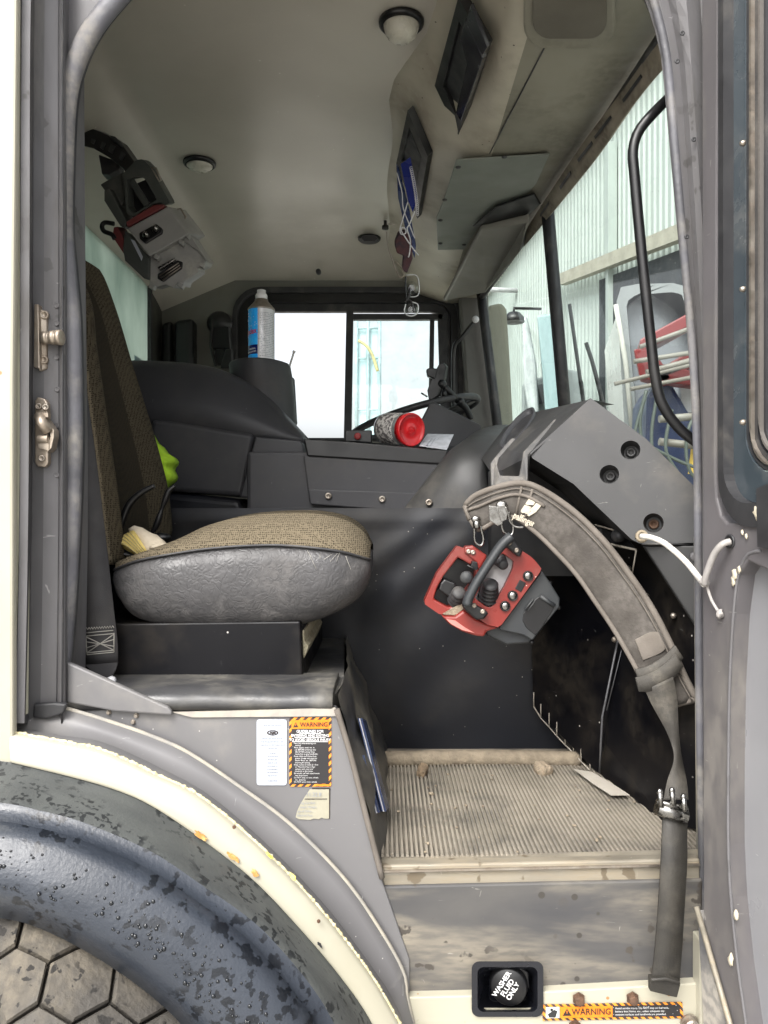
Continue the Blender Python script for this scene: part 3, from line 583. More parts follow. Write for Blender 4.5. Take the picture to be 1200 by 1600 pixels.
# --- engine tunnel side (soft black vinyl with slack folds) -----------------------
b = MB(); nu, nv = 90, 50; vs = []
for i in range(nu + 1):
    for j in range(nv + 1):
        px = 60 + (960 - 60) * i / nu; py = 1180 - (1180 - 794) * j / nv
        if py < 800: py = 794
        Y = 1.765
        p = P(px, py, Y)
        # diagonal slack folds falling from the dash corner
        d = (px - 700) * .62 + (py - 860) * .78
        fold = .013 * math.exp(-(d / 26) ** 2) * min(max((px - 560) / 60, 0), 1) * min(max((900 - px) / 80, 0), 1)
        d2 = (px - 640) * .58 + (py - 840) * .81
        fold += .009 * math.exp(-(d2 / 18) ** 2) * min(max((px - 480) / 80, 0), 1) * min(max((760 - px) / 120, 0), 1)
        d3 = (px - 730) * .75 + (py - 930) * .66; fold += .009 * math.exp(-(d3 / 40) ** 2)
        hem = .004 * math.exp(-((py - 812) / 10) ** 2)
        p.y -= fold + hem + .005 * noise.noise(V((px / 110, py / 90, 0)))
        vs.append(p)
b.add(vs, [(i * (nv + 1) + j, (i + 1) * (nv + 1) + j, (i + 1) * (nv + 1) + j + 1, i * (nv + 1) + j + 1) for i in range(nu) for j in range(nv)], 0, True)
b.px([(60, 796), (960, 796), (960, 1180), (60, 1180)], 1.80, .1); b.build('engine_tunnel', M['vinyl'], T)
b = MB(); b.px([(570, 866 - 1), (622, 869), (600, 872), (575, 869)], 1.7, .002)

# --- floor ------------------------------------------------------------------------
RF = -.54
def FL(px, py, dz=0): return PR(px, py, RF + dz)
b = MB(); b.slab([V((-.95, 1.19, ZC + RF - .004)), V((.60, 1.19, ZC + RF - .004)), V((.60, 1.85, ZC + RF - .004)), V((-.95, 1.85, ZC + RF - .004))], (0, 0, -.04)); b.build('cab_floor', M['matlow'], T)
b = MB(); x = -.01
while x < .545:
    y0 = 1.195 + .008; y1 = 1.70
    if x > .30: y1 = 1.70 - (x - .40) * 1.2 if x > .40 else 1.70
    q = [V((x - .0027, 0, -.001)), V((x - .0018, 0, .0034)), V((x + .0018, 0, .0034)), V((x + .0027, 0, -.001))]
    b.loft([[V((v.x, y0, ZC + RF + v.z)) for v in q], [V((v.x, y1, ZC + RF + v.z)) for v in q]], closed=True, cap=True, smooth=False)
    x += .0078
b.build('ribbed_floor_mat', M['mat'], T)
b = MB(); b.tube([FL(592, 1186, .012), FL(760, 1184, .012), FL(905, 1186, .012)], .017, 12, k=20); b.build('rubber_coving', M['mud'], T)
b = MB(); b.slab([P(594, 1352, 1.185), P(1092, 1342, 1.185), P(1092, 1325, 1.21), P(596, 1338, 1.21)], (0, 0, -.01))
b.slab([P(597, 1364, 1.175), P(1094, 1352, 1.175), P(1094, 1381, 1.175), P(597, 1391, 1.175)], (0, .02, 0)); b.slab([P(597, 1352, 1.172), P(1094, 1342, 1.172), P(1094, 1352, 1.172), P(597, 1364, 1.172)], (0, .02, 0)); b.build('door_sill', M['alu'], T, bevel=.003)
b = MB(); b.slab([P(597, 1361, 1.168), P(1094, 1350, 1.168), P(1094, 1353, 1.168), P(597, 1364, 1.168)], (0, .006, 0)); b.build('sill_edge_strip', M['steel'], T)

# --- step riser and lower body -----------------------------------------------------
b = MB(); b.px([(560, 1386), (1098, 1374), (1096, 1538), (846, 1556), (846, 1512), (740, 1512), (740, 1562), (640, 1562), (560, 1480)], 1.170, .03); b.build('step_riser', M['step'], T, bevel=.003)
b = MB()
l = [(560, 1560), (740, 1556), (740, 1585), (754, 1587), (846, 1587), (846, 1550), (1098, 1536), (1260, 1536), (1260, 1900), (560, 1900)]
b.px(l, 1.155, .02); LB = b.build('lower_body_panel', M['cream'], T, bevel=.002)
b = MB(); b.px([(1094, 1470), (1108, 1470), (1108, 1700), (1094, 1700)], 1.14, .03); b.build('panel_flange', M['cream'], LB, bevel=.003)
# washer filler recess
b = MB(); o = pts(rrect(737, 1502, 849, 1589, 12), 1.150); i = pts(rrect(746, 1511, 840, 1581, 10), 1.150); k = pts(rrect(764, 1524, 822, 1566, 10), 1.23)
b.loft([o, i, k], closed=True, smooth=False); b.slab(pts([(755, 1518), (832, 1518), (832, 1575), (755, 1575)], 1.232), (0, .01, 0)); WF = b.build('washer_filler', mat('filler_recess_plastic', (.012, .013, .018), rough=.25), T)
b = MB(); cx, cy = 795, 1540; c = P(cx, cy, 1.165); ax = V((-.18, -1, .05)).normalized()
rr = .0285; prof = [(rr * .98, -.04), (rr, -.002), (rr * .96, .004), (rr * .9, .006), (0, .006)]
b.lathe(c, ax, prof, 28); CP = b.build('filler_cap', M['black'], WF)
b = MB(); ang = R(122 - 180)
xd = V((math.cos(R(57)), 0, math.sin(R(57)))); yd = V((-math.sin(R(57)), 0, math.cos(R(57)))); nn = xd.cross(yd)
cc = c + ax * .0078
for s_, off in (('WASHER', .0125), ('FLUID', .0022), ('ONLY', -.0078)):
    # the lines read upwards to the right; first line on the left
    b.text(s_, cc + yd * off, xd, yd, .0108, 0, bold=.02)
b.build('cap_lettering', M['print'], CP)
b = MB(); b.slab(pts([(812, 1512), (826, 1520), (828, 1548), (820, 1534), (810, 1522)], 1.168), (0, .02, 0)); b.build('cap_tab', M['black'], WF, bevel=.002)
def bolt(px, py, Y, par, rad=.0078, m='rust'):
    c = P(px, py, Y); b = MB(); b.lathe(c, (0, -1, 0), [(rad * 1.25, 0), (rad * 1.25, rad * .3), (rad, rad * .3), (rad, rad * 1.1), (rad * .8, rad * 1.3), (0, rad * 1.3)], 6 if m == 'rust' else 16, smooth=False); return b.build('bolt', M[m], par)
bolt(904, 1560, 1.15, LB); bolt(988, 1559, 1.15, LB); bolt(898, 1603, 1.15, LB); bolt(1077, 1598, 1.15, LB, .011, 'steel'); bolt(1090, 1630, 1.15, LB)

# --- stickers ------------------------------------------------------------------------
def XZ(px, py, Y): return P(px, py, Y)
b = MB(); Y = 1.1525
b.px([(848, 1570), (1066, 1566), (1068, 1591), (848, 1595)], Y, .001, 0); Yt = Y - .0006
b.px([(853, 1574), (1062, 1570), (1063, 1588), (853, 1591)], Yt, .0005, 1)
b.px([(853, 1574), (874, 1573.5), (874, 1590.5), (853, 1591)], Yt - .0005, .0004, 3)
b.px([(875, 1573.5), (957, 1572), (957, 1589.3), (875, 1590.6)], Yt - .0005, .0004, 2)
b.px([(856, 1585), (866, 1578), (871, 1580), (868, 1590), (858, 1590)], Yt - .001, .0004, 1); b.px([(860, 1576), (864, 1576), (864, 1580), (860, 1580)], Yt - .001, .0004, 1)
xd = V((1, 0, .012)).normalized(); yd = V((-.012, 0, 1)).normalized()
b.text('WARNING', P(924, 1581, Yt - .001), xd, yd, .0132, 4, bold=.015, sx=.92)
b.px([(879, 1587.5), (893, 1587.2), (886, 1576)], Yt - .001, .0003, 4); b.px([(885.3, 1579.5), (886.7, 1579.5), (886.4, 1584), (885.6, 1584)], Yt - .0014, .0003, 2)
for k, s_ in enumerate(('Avoid serious injury. Do NOT step on fuel tank,', 'battery box, frame, etc., unless adequate slip', 'resistant surfaces and handholds are provided.')):
    b.text(s_, P(961, 1575.3 + 4.9 * k, Yt - .0007), xd, yd, .0040, 5, align='LEFT', bold=.0, sx=1.02)
b.build('warning_sticker', [M['hazard'], M['stickerblack'], M['orange'], M['print'], M['ink'], M['print']], LB, label='long orange and black warning sticker beside the washer filler')
# --- seat riser box (wheel housing): side panel, top, right side ------------------------
YP = 1.165
b = MB(); l = [(100, 1036), (270, 1112), (524, 1106), (530, 1115), (594, 1368), (640, 1500), (640, 1620), (600, 1550), (500, 1420), (400, 1330), (300, 1270), (180, 1215), (60, 1190), (60, 1036)]
b.px(l, YP, .02); RP = b.build('riser_side_panel', M['greyp'], T, bevel=.002)
b = MB(); b.px([(104, 1034), (262, 1105), (268, 1112), (268, 1118), (180, 1112), (104, 1098)], YP - .012, .01); b.build('bolted_gusset_plate', M['greyp'], RP, bevel=.003)
for x, y in ((213, 1118), (170, 1113), (208, 1128)): bolt(x, y, YP - .001, RP, .003, 'steel')
b = MB(); l2 = [(270, 1113), (524, 1106), (526, 1119), (300, 1121)]; b.px(l2, YP - .004, .003); b.build('scuffed_edge_strip', mat('scuffed_beige_edge', (.42, .38, .31), (.30, .28, .25), 40, rough=.7, spots=(.45, .25, .1), ssc=40, sth=.2), RP)
# padded top
RT = -.288
b = MB()
top = [PR(196, 1078, RT + .01), PR(300, 1068, RT + .02), PR(440, 1070, RT + .02), PR(466, 1060, RT), PR(470, 1000, RT), PR(520, 1000, RT), PR(536, 1020, RT), PR(530, 1104, RT)]
b.slab([V((-.60, 1.20, ZC + RT)), V((-.078, 1.20, ZC + RT)), V((-.068, 1.30, ZC + RT)), V((-.090, 1.755, ZC + RT)), V((-.60, 1.755, ZC + RT))], (0, 0, -.03))
rings = []
for xx in [(-.60 + .522 * k / 30) for k in range(31)]:
    wv = .003 * noise.noise(V((xx * 16, 0, 3)))
    rings.append([V((xx, 1.162, ZC + RT - .012 + wv)), V((xx, 1.158, ZC + RT + wv)), V((xx, 1.168, ZC + RT + .012 + wv)), V((xx, 1.20, ZC + RT + .017 + wv * 1.5)), V((xx, 1.32, ZC + RT + .012)), V((xx, 1.35, ZC + RT - .005))])
b.loft(rings, closed=True, cap=True)
b.build('riser_padded_top', mat('scuffed_black_vinyl', (.055, .055, .057), (.035, .035, .037), 8, rough=.4, bump=.4, bsc=60, bdist=.003, dirt=(.22, .205, .17), dsc=6, dlo=.42, dhi=.68, damt=.8, scratch=(.3, .29, .25)), T)
# right flank of the riser: slack dusty vinyl
b = MB(); A = [P(527, 1106, 1.165), P(540, 1090, 1.30), P(552, 1072, 1.5), P(520, 1000, 1.74)]; 
A = [V((-.070, 1.165, ZC + RT + .01)), V((-.066, 1.3, ZC + RT + .012)), V((-.072, 1.5, ZC + RT + .01)), V((-.088, 1.75, ZC + RT + .01))]
B = [P(596, 1372, 1.175), V((.004, 1.30, ZC + RF + .005)), V((.006, 1.5, ZC + RF + .005)), V((.008, 1.75, ZC + RF + .005))]
A = resample(A, 24); B = resample(B, 24); rings = []
for i, (p, q) in enumerate(zip(A, B)):
    rings.append([p.lerp(q, k / 14) + V((.007 * math.sin(k * .9 + i * .12) * math.sin(math.pi * k / 14) + .006 * noise.noise(V((k * .35, i * .3, 1))), 0, 0)) for k in range(15)])
b.loft(rings); b.build('riser_flank', mat('dusty_black_vinyl', (.06, .06, .058), (.04, .04, .042), 6, rough=.5, bump=.5, bsc=30, bdist=.004, dirt=(.26, .235, .18), dsc=5, dlo=.40, dhi=.66, damt=.75), T)
b = MB(); b.tube([P(526, 1108, 1.158), P(548, 1180, 1.157), P(572, 1275, 1.157), P(597, 1372, 1.157)], .0045, 8, k=20); b.build('corner_welt', M['piping'], T)
# seat pedestal box
b = MB(); b.slab([V((-.52, 1.30, ZC - .19)), V((-.142, 1.30, ZC - .185)), V((-.138, 1.30, ZC - .275)), V((-.138, 1.30, ZC - .300)), V((-.52, 1.30, ZC - .300))], (0, .42, 0)); SP = b.build('seat_pedestal', M['kick'], T, bevel=.003)
b = MB(); b.slab([P(466, 985, 1.33), P(475, 985, 1.33), P(476, 1003, 1.33), P(482, 1010, 1.33), P(478, 1022, 1.33), P(470, 1040, 1.33), P(467, 1042, 1.33)], (0, .3, 0)); b.build('torn_foam_edge', mat('torn_foam', (.50, .46, .33), (.35, .31, .2), 60, rough=1, bump=1, bsc=300), SP, bevel=.002)

# --- stickers on the riser --------------------------------------------------------------
X1 = V((1, 0, 0)); Z1 = V((0, 0, 1)); Y = YP - .0015
b = MB(); b.px(rrect(401, 1124, 448, 1227, 4, 3), Y, .001, 0); Yt = Y - .0006
c = P(426, 1145, Yt); b.add([c + V((.0088 * math.cos(a) * q, 0, .0040 * math.sin(a) * q)) for q in (1, .72) for a in [2 * math.pi * k / 24 for k in range(24)]], [(k, (k + 1) % 24, 24 + (k + 1) % 24, 24 + k) for k in range(24)], 1)
b.text('AM', c, X1, Z1, .0062, 1, bold=.06)
for k, (s_, y, sz) in enumerate((('PUMP PARTS, INC.', 1133, .0032), ('THIS VEHICLE IS', 1154, .0034), ('EQUIPPED WITH ABS', 1159, .0034), ('IF LAMP IS ON SERVICE', 1164, .0032), ('REQUIRED', 1169, .003), ('QTY. 1', 1177, .003), ('CHASSIS', 1182, .0032), ('123 46 70', 1187, .0032), ('124 80 05', 1192, .0032), ('234 83 61', 1197, .0032), ('240 13 09', 1202, .0032), ('240 47 06', 1207, .0032), ('250 60 27', 1212, .0032), ('MADE IN U.S.', 1220, .0028))):
    pass
for y, wd in ((1133, 28), (1154, 33), (1159, 37), (1164, 40), (1169, 14), (1177, 10), (1182, 16), (1187, 16), (1192, 17), (1197, 17), (1202, 17), (1207, 17), (1212, 15), (1220, 14)):
    x = 426 - wd / 2; rnd = random.Random(int(y))
    while x < 426 + wd / 2 - 1:
        L = rnd.uniform(1.0, 4.2); b.px([(x, y - .9), (min(x + L, 426 + wd / 2), y - .9), (min(x + L, 426 + wd / 2), y + .9), (x, y + .9)], Yt, .0003, 2); x += L + .9
b.build('pale_blue_sticker', [M['stwhite'], M['ink'], M['inkgrey']], RP, label='pale blue-white sticker with an oval emblem and faded lines')
b = MB(); b.px(rrect(452, 1121, 517.5, 1229, 3, 3), Y, .001, 0); b.px([(455.5, 1126), (513.5, 1125), (513.5, 1224.5), (455.5, 1225.5)], Yt, .0005, 1); b.px([(455.5, 1125.5), (513.5, 1124.5), (513.5, 1138.5), (455.5, 1139)], Yt - .0006, .0004, 2)
b.px([(496, 1225.5), (515, 1225.5), (515, 1228.5), (492, 1228.5)], Yt - .0003, .0003, 2)
b.text('WARNING', P(490.5, 1132.3, Yt - .0011), V((1, 0, .012)), Z1, .0096, 3, bold=.014, sx=.90)
b.px([(458, 1136.5), (466, 1136.2), (462, 1128.5)], Yt - .001, .0003, 3); b.px([(461.5, 1131), (462.5, 1131), (462.3, 1134), (461.7, 1134)], Yt - .0014, .0003, 2)
for s_, y, sz in (('GUIDELINES FOR', 1142.8, .0064), ('ENTERING AND EXITING', 1149.2, .0060), ('TO AVOID SERIOUS INJURY', 1155.8, .0060)):
    b.text(s_, P(484.5, y, Yt - .0008), X1, Z1, sz * .92, 4, bold=.012, sx=.92)
    wd = {1142.8: 34, 1149.2: 49, 1155.8: 56}[y]
    b.px([(484.5 - wd / 2, y + 2.9), (484.5 + wd / 2, y + 2.8), (484.5 + wd / 2, y + 3.5), (484.5 - wd / 2, y + 3.6)], Yt - .0007, .0003, 4)
sm = ['Face cab when entering and', '  exiting.', 'Place papers, tools, etc. in', ' cab BEFORE entering; take', '  out AFTER exiting. Keep', '  hands free to grip handholds.', 'Keep cables and shoes clean,', '  grease, frames and steps for', '  better visual, etc., BEFORE', '  entering or exiting.', 'Keep contact 2 hands & 1 foot', '  or 1 hand & 2 feet in firm', '  contact with steps and', '  handrails at ALL times.', 'Be careful; cab with attachments', '  may drop lower.', 'Do NOT step on cans, wheels,', '  etc., entering.', 'Do NOT jump down vehicle.']
for k, s_ in enumerate(sm): b.text(s_, P(459.5, 1161.3 + 3.35 * k, Yt - .0008), X1, Z1, .0031, 4, align='LEFT', bold=-.004, sx=.95)
b.build('warning_sticker', [M['hazardm'], M['stickerblack'], M['orange'], M['ink'], M['print']], RP, label='upright orange-bordered black warning sticker on the riser')
b = MB(); b.px([(488, 1231.5), (516, 1231.5), (516, 1238), (515.4, 1279.5), (513, 1279.5), (487, 1234)], Y + .0006, .0007, 1)
b.px([(484, 1233.5), (514, 1233.5), (514.2, 1279), (506, 1279), (503, 1277.5), (498, 1280), (490, 1279), (485, 1281), (467, 1280), (462, 1277), (464, 1268), (468, 1259), (475, 1247), (481, 1238)], Y - .0002, .0008, 0)
b.px([(476, 1248), (511, 1248), (511, 1249), (476, 1249)], Yt - .0006, .0003, 1)
for s_, x, y, sz in (('11.22.8', 478, 1241.5, .0085), ('ing Certified', 470, 1254.5, .0046), ('weight Weight', 468, 1261, .0046), ('gle of Other...', 465, 1267.5, .0046), ('Editorial Feet', 464, 1274, .0046)):
    b.text(s_, P(x, y, Yt - .0008), X1, Z1, sz, 2, align='LEFT', sx=.95)
b.build('torn_label', [M['stcream'], M['ink'], M['inkgrey']], RP, label='torn yellowed paper label under the warning sticker')

# --- wheel arch: grey flange, cream arch band, rubber fender -------------------------------
def ext(l):                                    # extend an arc to the left beyond the picture
    (x0, y0), (x1, y1) = l[0], l[1]
    return [(x0 - 160, y0 - (y1 - y0) / (x1 - x0) * 160 * .45)] + l
cU = [(20, 1144), (90, 1157), (160, 1171), (240, 1207), (320, 1248), (427, 1341), (507, 1427), (576, 1517), (613, 1578), (640, 1630), (665, 1700)]
cL = [(16, 1191), (107, 1213), (180, 1234), (240, 1261), (320, 1315), (400, 1379), (480, 1464), (533, 1528), (576, 1590), (620, 1680), (640, 1740)]
g0 = [(22, 1094), (101, 1107), (187, 1133), (240, 1152), (293, 1176), (373, 1229), (453, 1288), (533, 1368), (587, 1443), (629, 1517), (636, 1560), (655, 1640)]
g1 = [(22, 1112), (95, 1124), (187, 1152), (293, 1196), (373, 1248), (453, 1312), (533, 1393), (587, 1472), (626, 1545), (660, 1640)]
g2 = [(22, 1136), (90, 1148), (160, 1160), (250, 1200), (330, 1245), (430, 1332), (512, 1420), (580, 1510), (620, 1575), (665, 1690)]
N_ = 70
def C(l, Y): return resample(pts(l, Y), N_)
b = MB(); e = [C(g0, 1.166), C(g0, 1.150), C(g1, 1.140), C(g2, 1.128), C(g2, 1.118), C(cU, 1.098)]
b.loft(e); AF = b.build('arch_flange', M['greyp'], T)
b = MB(); b.tube(C(g0, 1.152), .0035, 6); b.build('sealant_bead', mat('dirty_sealant', (.36, .33, .27), (.25, .24, .22), 30, rough=.8), AF)
b = MB(); U = C(cU, 1.10); U2 = C(cU, 1.086); mid = [a.lerp(c, .12) + V((0, -.008, 0)) for a, c in zip(C(cU, 1.08), C(cL, 1.07))]; L_ = C(cL, 1.066); L2 = C(cL, 1.085)
b.loft([U, U2, mid, [a.lerp(c, .9) for a, c in zip(mid, L_)], L_, L2]); AB = b.build('arch_band', M['cream'], T)
# chipped edge and rust on the band
rnd = random.Random(3); b = MB()
UU = resample(U2, 500, False)
b.tube([p + V((0, -.0005, .0015 * noise.noise(p * 60))) for p in UU], lambda t: .0022 + .0022 * noise.noise(V((t * 160, 0, 0))) + .0012 * noise.noise(V((t * 400, 3, 0))), 6)
b.build('chipped_sealant', mat('yellowed_sealant', (.62, .56, .38), (.5, .44, .25), 60, rough=.8), AB)
def blotch(name, px, py, Y, w_, h_, m, par, seed, ang=0):
    rnd = random.Random(seed); b = MB(); n = 18; l = []
    for k in range(n):
        a = 2 * math.pi * k / n; q = rnd.uniform(.55, 1.1); x = w_ * q * math.cos(a); y = h_ * q * math.sin(a)
        l.append((px + x * math.cos(ang) - y * math.sin(ang), py + x * math.sin(ang) + y * math.cos(ang)))
    b.px(l, Y, .0015); return b.build(name, m, par)
MR = mat('orange_rust', (.52, .22, .06), (.60, .42, .16), 90, lo=.4, hi=.6, rough=.9, bump=.5, bsc=300)
blotch('rust_spot', 313, 1306, 1.0620, 13, 5, MR, AB, 1, .6); blotch('rust_spot', 363, 1339, 1.062, 13, 4, MR, AB, 2, .7); blotch('rust_spot', 398, 1365, 1.062, 8, 5, MR, AB, 3, .8)
MY = mat('yellow_overspray', (.62, .50, .06), (.7, .62, .25), 90, rough=.7)
blotch('yellow_chip', 421, 1337, 1.064, 9, 3, MY, AB, 4, .9); blotch('yellow_chip', 458, 1370, 1.064, 8, 4, MY, AB, 5, .9)
blotch('dark_chip', 500, 1477, 1.060, 7, 2.5, M['rubdark'], AB, 8, .9)
for x, y in ((366, 1292), (498, 1439)): bolt(x, y, 1.062, AB, .0022, 'rust')
# rubber fender: top, ridge, shoulder, rolled lip
f1 = [(-4, 1244), (60, 1256), (133, 1274), (240, 1320), (320, 1373), (400, 1427), (453, 1480), (507, 1549), (545, 1620), (580, 1700)]
f1b = [(-4, 1254), (60, 1266), (130, 1285), (235, 1330), (314, 1382), (392, 1437), (444, 1489), (497, 1556), (533, 1622), (565, 1700)]
f2 = [(-4, 1283), (60, 1294), (120, 1310), (220, 1352), (297, 1401), (372, 1455), (420, 1503), (472, 1568), (505, 1625), (535, 1700)]
f3 = [(-6, 1352), (70, 1372), (150, 1402), (235, 1452), (305, 1505), (370, 1565), (410, 1620), (440, 1690)]
f4 = [(-8, 1402), (80, 1429), (160, 1477), (240, 1530), (300, 1584), (345, 1640), (380, 1700)]
f5 = [(-8, 1434), (60, 1450), (140, 1490), (215, 1540), (275, 1592), (320, 1650), (350, 1700)]
def CE(l, Y): return resample(pts([(l[0][0] - 150, l[0][1] - 6)] + l, Y), N_)
def CE2(l): return resample([P(x, y, Y) for x, y, Y in l], N_)
r0 = resample(pts([(-150, 1176)] + cL, 1.070), N_)
b = MB(); b.loft([r0, [p + V((0, -.004, -.003)) for p in r0], CE(f1, .985), CE(f1b, .975)]); FD = b.build('fender_top', M['flaretop'], T)
b = MB(); b.loft([CE(f1b, .975), [p + V((0, -.002, .0)) for p in CE(f2, .967)], CE(f2, .960), [p.lerp(q, .45) + V((0, -.005, .006)) for p, q in zip(CE(f2, .955), CE(f3, .93))], CE(f3, .928), [p.lerp(q, .6) + V((0, -.006, .002)) for p, q in zip(CE(f3, .925), CE(f4, .92))], CE(f4, .925), CE(f5, .945), [p + V((0, .06, -.0)) for p in CE(f5, .95)]]); FR = b.build('rubber_fender', M['flare'], T)
# rain drops on the rubber
b = MB(); rnd = random.Random(11); a_ = CE(f2, .955); c_ = CE(f4, .921); m_ = [p.lerp(q, .45) + V((0, -.004, .008)) for p, q in zip(CE(f2, .955), CE(f3, .93))]
m2_ = CE(f3, .928); m3_ = [p.lerp(q, .6) + V((0, -.006, .002)) for p, q in zip(CE(f3, .925), CE(f4, .92))]
for k in range(300):
    i = rnd.randrange(6, N_ - 1); t = rnd.random(); q = rnd.random() ** .7
    if q < .5: p = m_[i].lerp(m_[i + 1], t).lerp(m2_[i].lerp(m2_[i + 1], t), q * 2)
    else: p = m2_[i].lerp(m2_[i + 1], t).lerp(m3_[i].lerp(m3_[i + 1], t), q * 2 - 1)
    s_ = rnd.choice((.0008, .0011, .0014, .0018, .0026)); b.ell(p + V((0, -.0002, 0)), (s_, s_ * .7, s_ * rnd.uniform(.8, 1.2)), nu=8, nv=6, jit=.2)
o = b.build('rain_drops', M['drop'], FR); o['kind'] = 'stuff'

# --- front wheel, steered outwards ----------------------------------------------------------
def wheel():
    c = V((-.62, 1.24, .565)); th = R(40); R0 = .55; Wd = .30
    axv = V((math.sin(th), math.cos(th), 0)).normalized(); fw = V((math.cos(th), -math.sin(th), 0)); up = V((0, 0, 1))
    def pt(s, a, h):       # s along axle, a angle from the top towards the front, h height above the groove floor
        rr = R0 + h - .10 * (abs(s) / (Wd / 2)) ** 4 * .35
        return c + axv * s + (up * math.cos(a) + fw * math.sin(a)) * rr
    b = MB(); rings = []
    for k in range(97):
        a = 2 * math.pi * k / 96; rings.append([c + axv * s + (up * math.cos(a) + fw * math.sin(a)) * rr for s, rr in [(-.10, .30), (-.15, .36), (-.158, .42), (-.148, R0 - .035)] + [(-.15 + .3 * j / 10, (pt(-.15 + .3 * j / 10, 0, 0) - c - axv * (-.15 + .3 * j / 10)).length) for j in range(11)] + [(.158, .42), (.15, .36), (.10, .30)]])
    b.loft(rings, closed=True); w_ = b.build('front_wheel', M['tyregroove'], T)
    b = MB(); hx = .060; dx = hx * 1.5; dy = hx * 1.25; nA = int(2 * math.pi * R0 / dy); dyy = 2 * math.pi * R0 / nA
    for i in range(-2, 3):
        for j in range(nA):
            s0 = i * dx * .78; a0 = (j + (.5 if i % 2 else 0)) * dyy / R0
            ring = []; rb = []; mid_ = []
            for k in range(6):
                for u_ in (0, .5):
                    an = R(60 * k); bn = R(60 * k + 60); q = .95
                    x = (math.cos(an) * (1 - u_) + math.cos(bn) * u_) * hx * q * .78; y = (math.sin(an) * (1 - u_) + math.sin(bn) * u_) * dyy / math.sqrt(3) * q
                    s_ = max(-.149, min(.149, s0 + x)); ring.append(pt(s_ * .0 + max(-.149, min(.149, s0 + x * .93)), a0 + y * .93 / R0, .0175)); mid_.append(pt(s_, a0 + y / R0, .013)); rb.append(pt(s_, a0 + y / R0, -.003))
            n = len(ring); b.add(ring + mid_ + rb + [pt(max(-.14, min(.14, s0)), a0, .018)], [(k, (k + 1) % n, 3 * n) for k in range(n)] + [(o_ + k, o_ + k + n, o_ + (k + 1) % n + n, o_ + (k + 1) % n) for o_ in (0, n) for k in range(n)])
    b.build('tyre_tread', M['tyre'], w_)
    b = MB(); b.lathe(c, axv, [(.30, -.12), (.28, -.10), (.26, .0), (.10, .02), (.08, -.06), (0, -.06)], 32); b.build('rim', M['white'], w_)
wheel()
b = MB(); prf_ = [(-.05, .62), (.0, .72), (.0, .9)]
rr_ = resample(pts([(-400, 1230)] + cL, 1.09), N_)
b.loft([rr_, [p + V((-.03, .3, -.02)) for p in rr_]]); b.slab([V((-1.6, 1.55, 0.25)), V((-.06, 1.55, .25)), V((-.06, 1.55, 1.15)), V((-1.6, 1.55, 1.15))], (0, .02, 0)); b.build('wheel_well', M['rubdark'], T)

# --- left side: outer skin, door jamb, weatherstrip --------------------------------------------
b = MB(); b.slab([P(-900, -800, 1.075), P(34, -800, 1.075), P(26, 0, 1.075), P(20, 600, 1.075), P(20, 1196, 1.075), P(-900, 1170, 1.075)], (0, .015, 0)); OS = b.build('outer_side_panel', M['cream'], T, bevel=.004)
b = MB(); b.slab([P(27, -800, 1.095), P(40, -800, 1.095), P(38, 600, 1.095), P(34, 1120, 1.095), P(20, 1120, 1.095)], (0, .02, 0)); b.build('panel_return', mat('shadowed_cream', (.50, .49, .38), (.40, .39, .30), 5, rough=.5), OS)
def jp(x, y, d): return P(x, y, d)
J = []
for y, xs in ((-400, (33, 37, 60, 66, 101, 104, 107, 116)), (0, (30, 34, 48, 54, 92, 97, 100, 112)), (400, (29, 32, 46, 52, 92, 97, 101, 114)), (800, (28, 31, 44, 50, 92, 98, 102, 118)), (1130, (22, 24, 38, 44, 88, 96, 101, 112))):
    J.append([P(xs[0], y, 1.10), P(xs[1], y, 1.092), P(xs[2], y, 1.095), P(xs[3], y, 1.135), P(xs[4], y, 1.150), P(xs[5], y, 1.138), P(xs[6], y, 1.142), P(xs[7], y, 1.19)])
J = [resample([row[k] for row in J], 30) for k in range(8)]
b = MB(); b.loft(J[:3], smooth=False); b.loft(J[2:4], mi=1, smooth=False); b.loft([J[3], [p.lerp(q, .42) for p, q in zip(J[3], J[4])]], mi=1, smooth=False); b.loft([[p.lerp(q, .42) for p, q in zip(J[3], J[4])]] + J[4:], smooth=False); b.loft([J[7], [p + V((0, .05, 0)) for p in J[7]]]); JM = b.build('door_jamb', [M['jamb'], mat('dark_jamb_channel', (.075, .073, .076), (.05, .048, .05), 6, rough=.55, dirt=(.14, .135, .13), dsc=4, dlo=.45, dhi=.6, stretch=(3, 3, .6))], T)  # channel side and the strip beside it coloured darker
b = MB()
for k_ in (4, 5): b.tube([p + V((.001, -.001, 0)) for p in J[k_]], .0012, 5)
b.tube([p + V((-.001, -.001, 0)) for p in J[3]], .0011, 5); b.build('seam', M['rubdark'], JM)
b = MB(); b.slab([P(50, 1000, 1.17), P(112, 1000, 1.19), P(108, 1130, 1.19), P(40, 1130, 1.17)], (0, .01, 0))
b.slab([V((-1.0, 1.20, ZC - .6)), V((-.56, 1.20, ZC - .6)), V((-.555, 1.20, ZC + 1.1)), V((-1.0, 1.20, ZC + 1.1))], (0, .03, 0)); b.build('inner_pillar_panel', M['jamb'], T)
b = MB(); b.px([(52, 1100), (84, 1098), (104, 1100), (98, 1116), (72, 1124), (50, 1122)], 1.13, .01); b.build('torn_rubber_foot', M['rubdark'], T, bevel=.003)
